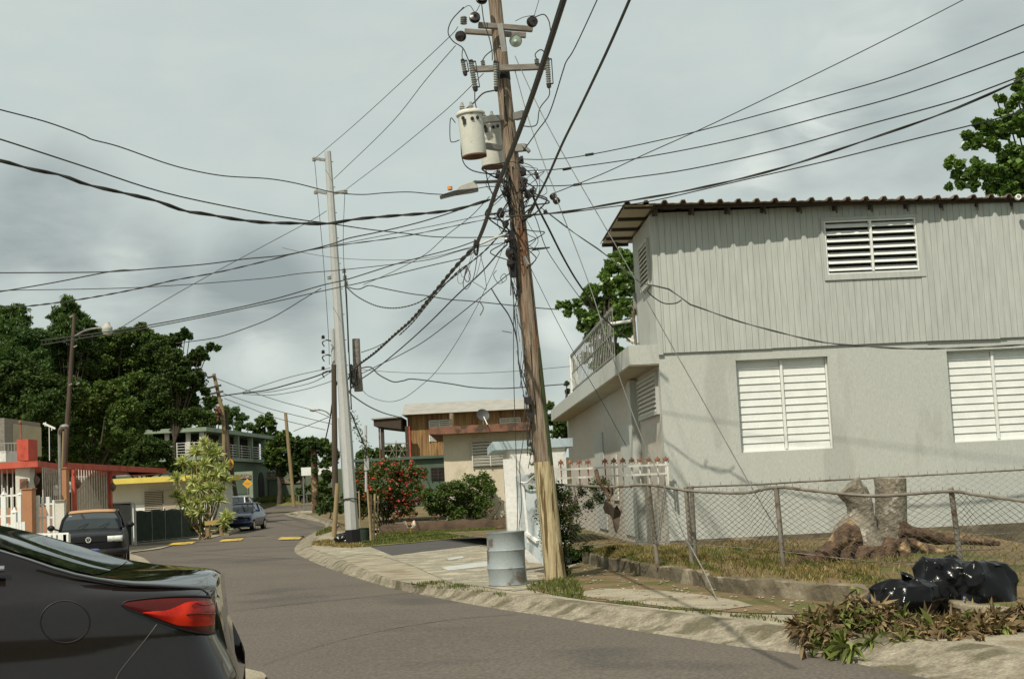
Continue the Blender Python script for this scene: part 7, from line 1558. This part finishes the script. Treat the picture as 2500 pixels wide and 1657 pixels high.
def densify(pairs, n=4):
    o = []
    a = catmull([(p[0][0], p[0][1], p[1][1]) for p in pairs], n); b = catmull([(p[1][0], 0, 0) for p in pairs], n)
    return [((q[0], q[1]), (r[0], q[2])) for q, r in zip(a, b)]
lampout = [((298, 1474), (299, 1477)), ((312, 1468), (316, 1488)), ((345, 1464), (345, 1499)), ((380, 1461), (380, 1514)), ((420, 1459), (420, 1528)), ((460, 1458), (458, 1540)), ((495, 1458), (492, 1546)), ((515, 1460), (510, 1547)), ((530, 1466), (522, 1544)), ((536, 1478), (530, 1535))]
tl = patch('tail_lamp', m_taild, densify(lampout), .006)
inner = [((347, 1494), (348, 1496)), ((375, 1491), (375, 1505)), ((405, 1489), (405, 1516)), ((430, 1480), (430, 1525)), ((450, 1472), (450, 1527)), ((475, 1468), (475, 1528)), ((500, 1467), (500, 1527)), ((515, 1470), (513, 1524))]
patch('lamp_reflector', m_tail, densify(inner), .012, parent=tl)
ed = MB(); ol = [p[0] for p in densify(lampout)] + [p[1] for p in densify(lampout)][::-1]; ol.append(ol[0])
ed.tube([side(*inv(*q), .008) for q in ol], .004, 5); ed.build('lamp_seal', m_black, tl)
def seam(name, pts, r_=.0028, m=m_black, off=.0, par=None, sub=5):
    mb = MB(); c = catmull([(u, v, 0) for u, v in pts], sub); mb.tube([side(*inv(u, v), off) for u, v, _ in c], r_, 5); return mb.build(name, m, par or sed)
# fuel door ring
fd = seam('fuel_door', [(159 + 60.5 * math.cos(t), 1517 + 51.5 * math.sin(t)) for t in np.linspace(0, 2 * math.pi, 25)], .0032, sub=3)
seam('bumper_seam', [(382, 1523), (360, 1553), (330, 1590), (300, 1627), (286, 1648), (276, 1675)], .0022, m_chrome, .001)
seam('trunk_seam', [(275, 1403), (330, 1408), (380, 1412), (430, 1421), (470, 1430), (495, 1440), (507, 1449), (512, 1458)], .0035)
# tail edge creases: lid lip, bumper shelf
seam('lamp_divider', [(450, 1500), (475, 1497), (500, 1498), (524, 1497)], .003, m_taild, .018, tl)
seam('lamp_divider', [(462, 1480), (472, 1474), (490, 1478), (512, 1474)], .002, m_taild, .018, tl)
# rear glass, side windows, door seams
def patch_t(name, m, xs_, t0, t1, off=.004, mirror=False, full=False):
    mb = MB(); g = []
    for x in xs_:
        a, b = (t0(x), t1(x)); row = [surf_t(x, a + (b - a) * k / 10) + Vector((0, 0, off)) for k in range(11)]
        if full: row = row + [mir(p) for p in row[-2::-1]]
        elif mirror: row = [mir(p) for p in row]
        else: row = [p + Vector((0, -.003, 0)) for p in row]
        g.append([tuple(p) for p in row])
    mb.grid(g); return mb.build(name, m, sed, smooth=True)
patch_t('rear_window', m_glass, list(np.linspace(.53, 1.5, 14)), lambda x: .80, lambda x: 1.0, .004, full=True)
patch_t('windscreen', m_glass, list(np.linspace(2.75, 3.4, 8)), lambda x: .80, lambda x: 1.0, .004, full=True)
for mr_ in (False, True): patch_t('side_window', m_glass, list(np.linspace(1.75, 3.2, 12)), lambda x: .56, lambda x: .56 + .15 * math.sin(max(.001, min(1, (x - 1.7) / .5)) * 1.57) * math.cos(max(0, (x - 2.7) / .6) * 1.3), .003, mirror=mr_)
hd = MB(); pz_ = inv(-46, 1402); q = side(pz_[0], pz_[1], .03); hd.tube([q + Vector((-.09, .01, 0)), q + Vector((0, -.01, 0)), q + Vector((.085, .012, 0))], [.012, .016, .012], 10); hd.build('door_handle', m_chrome, sed, smooth=True)
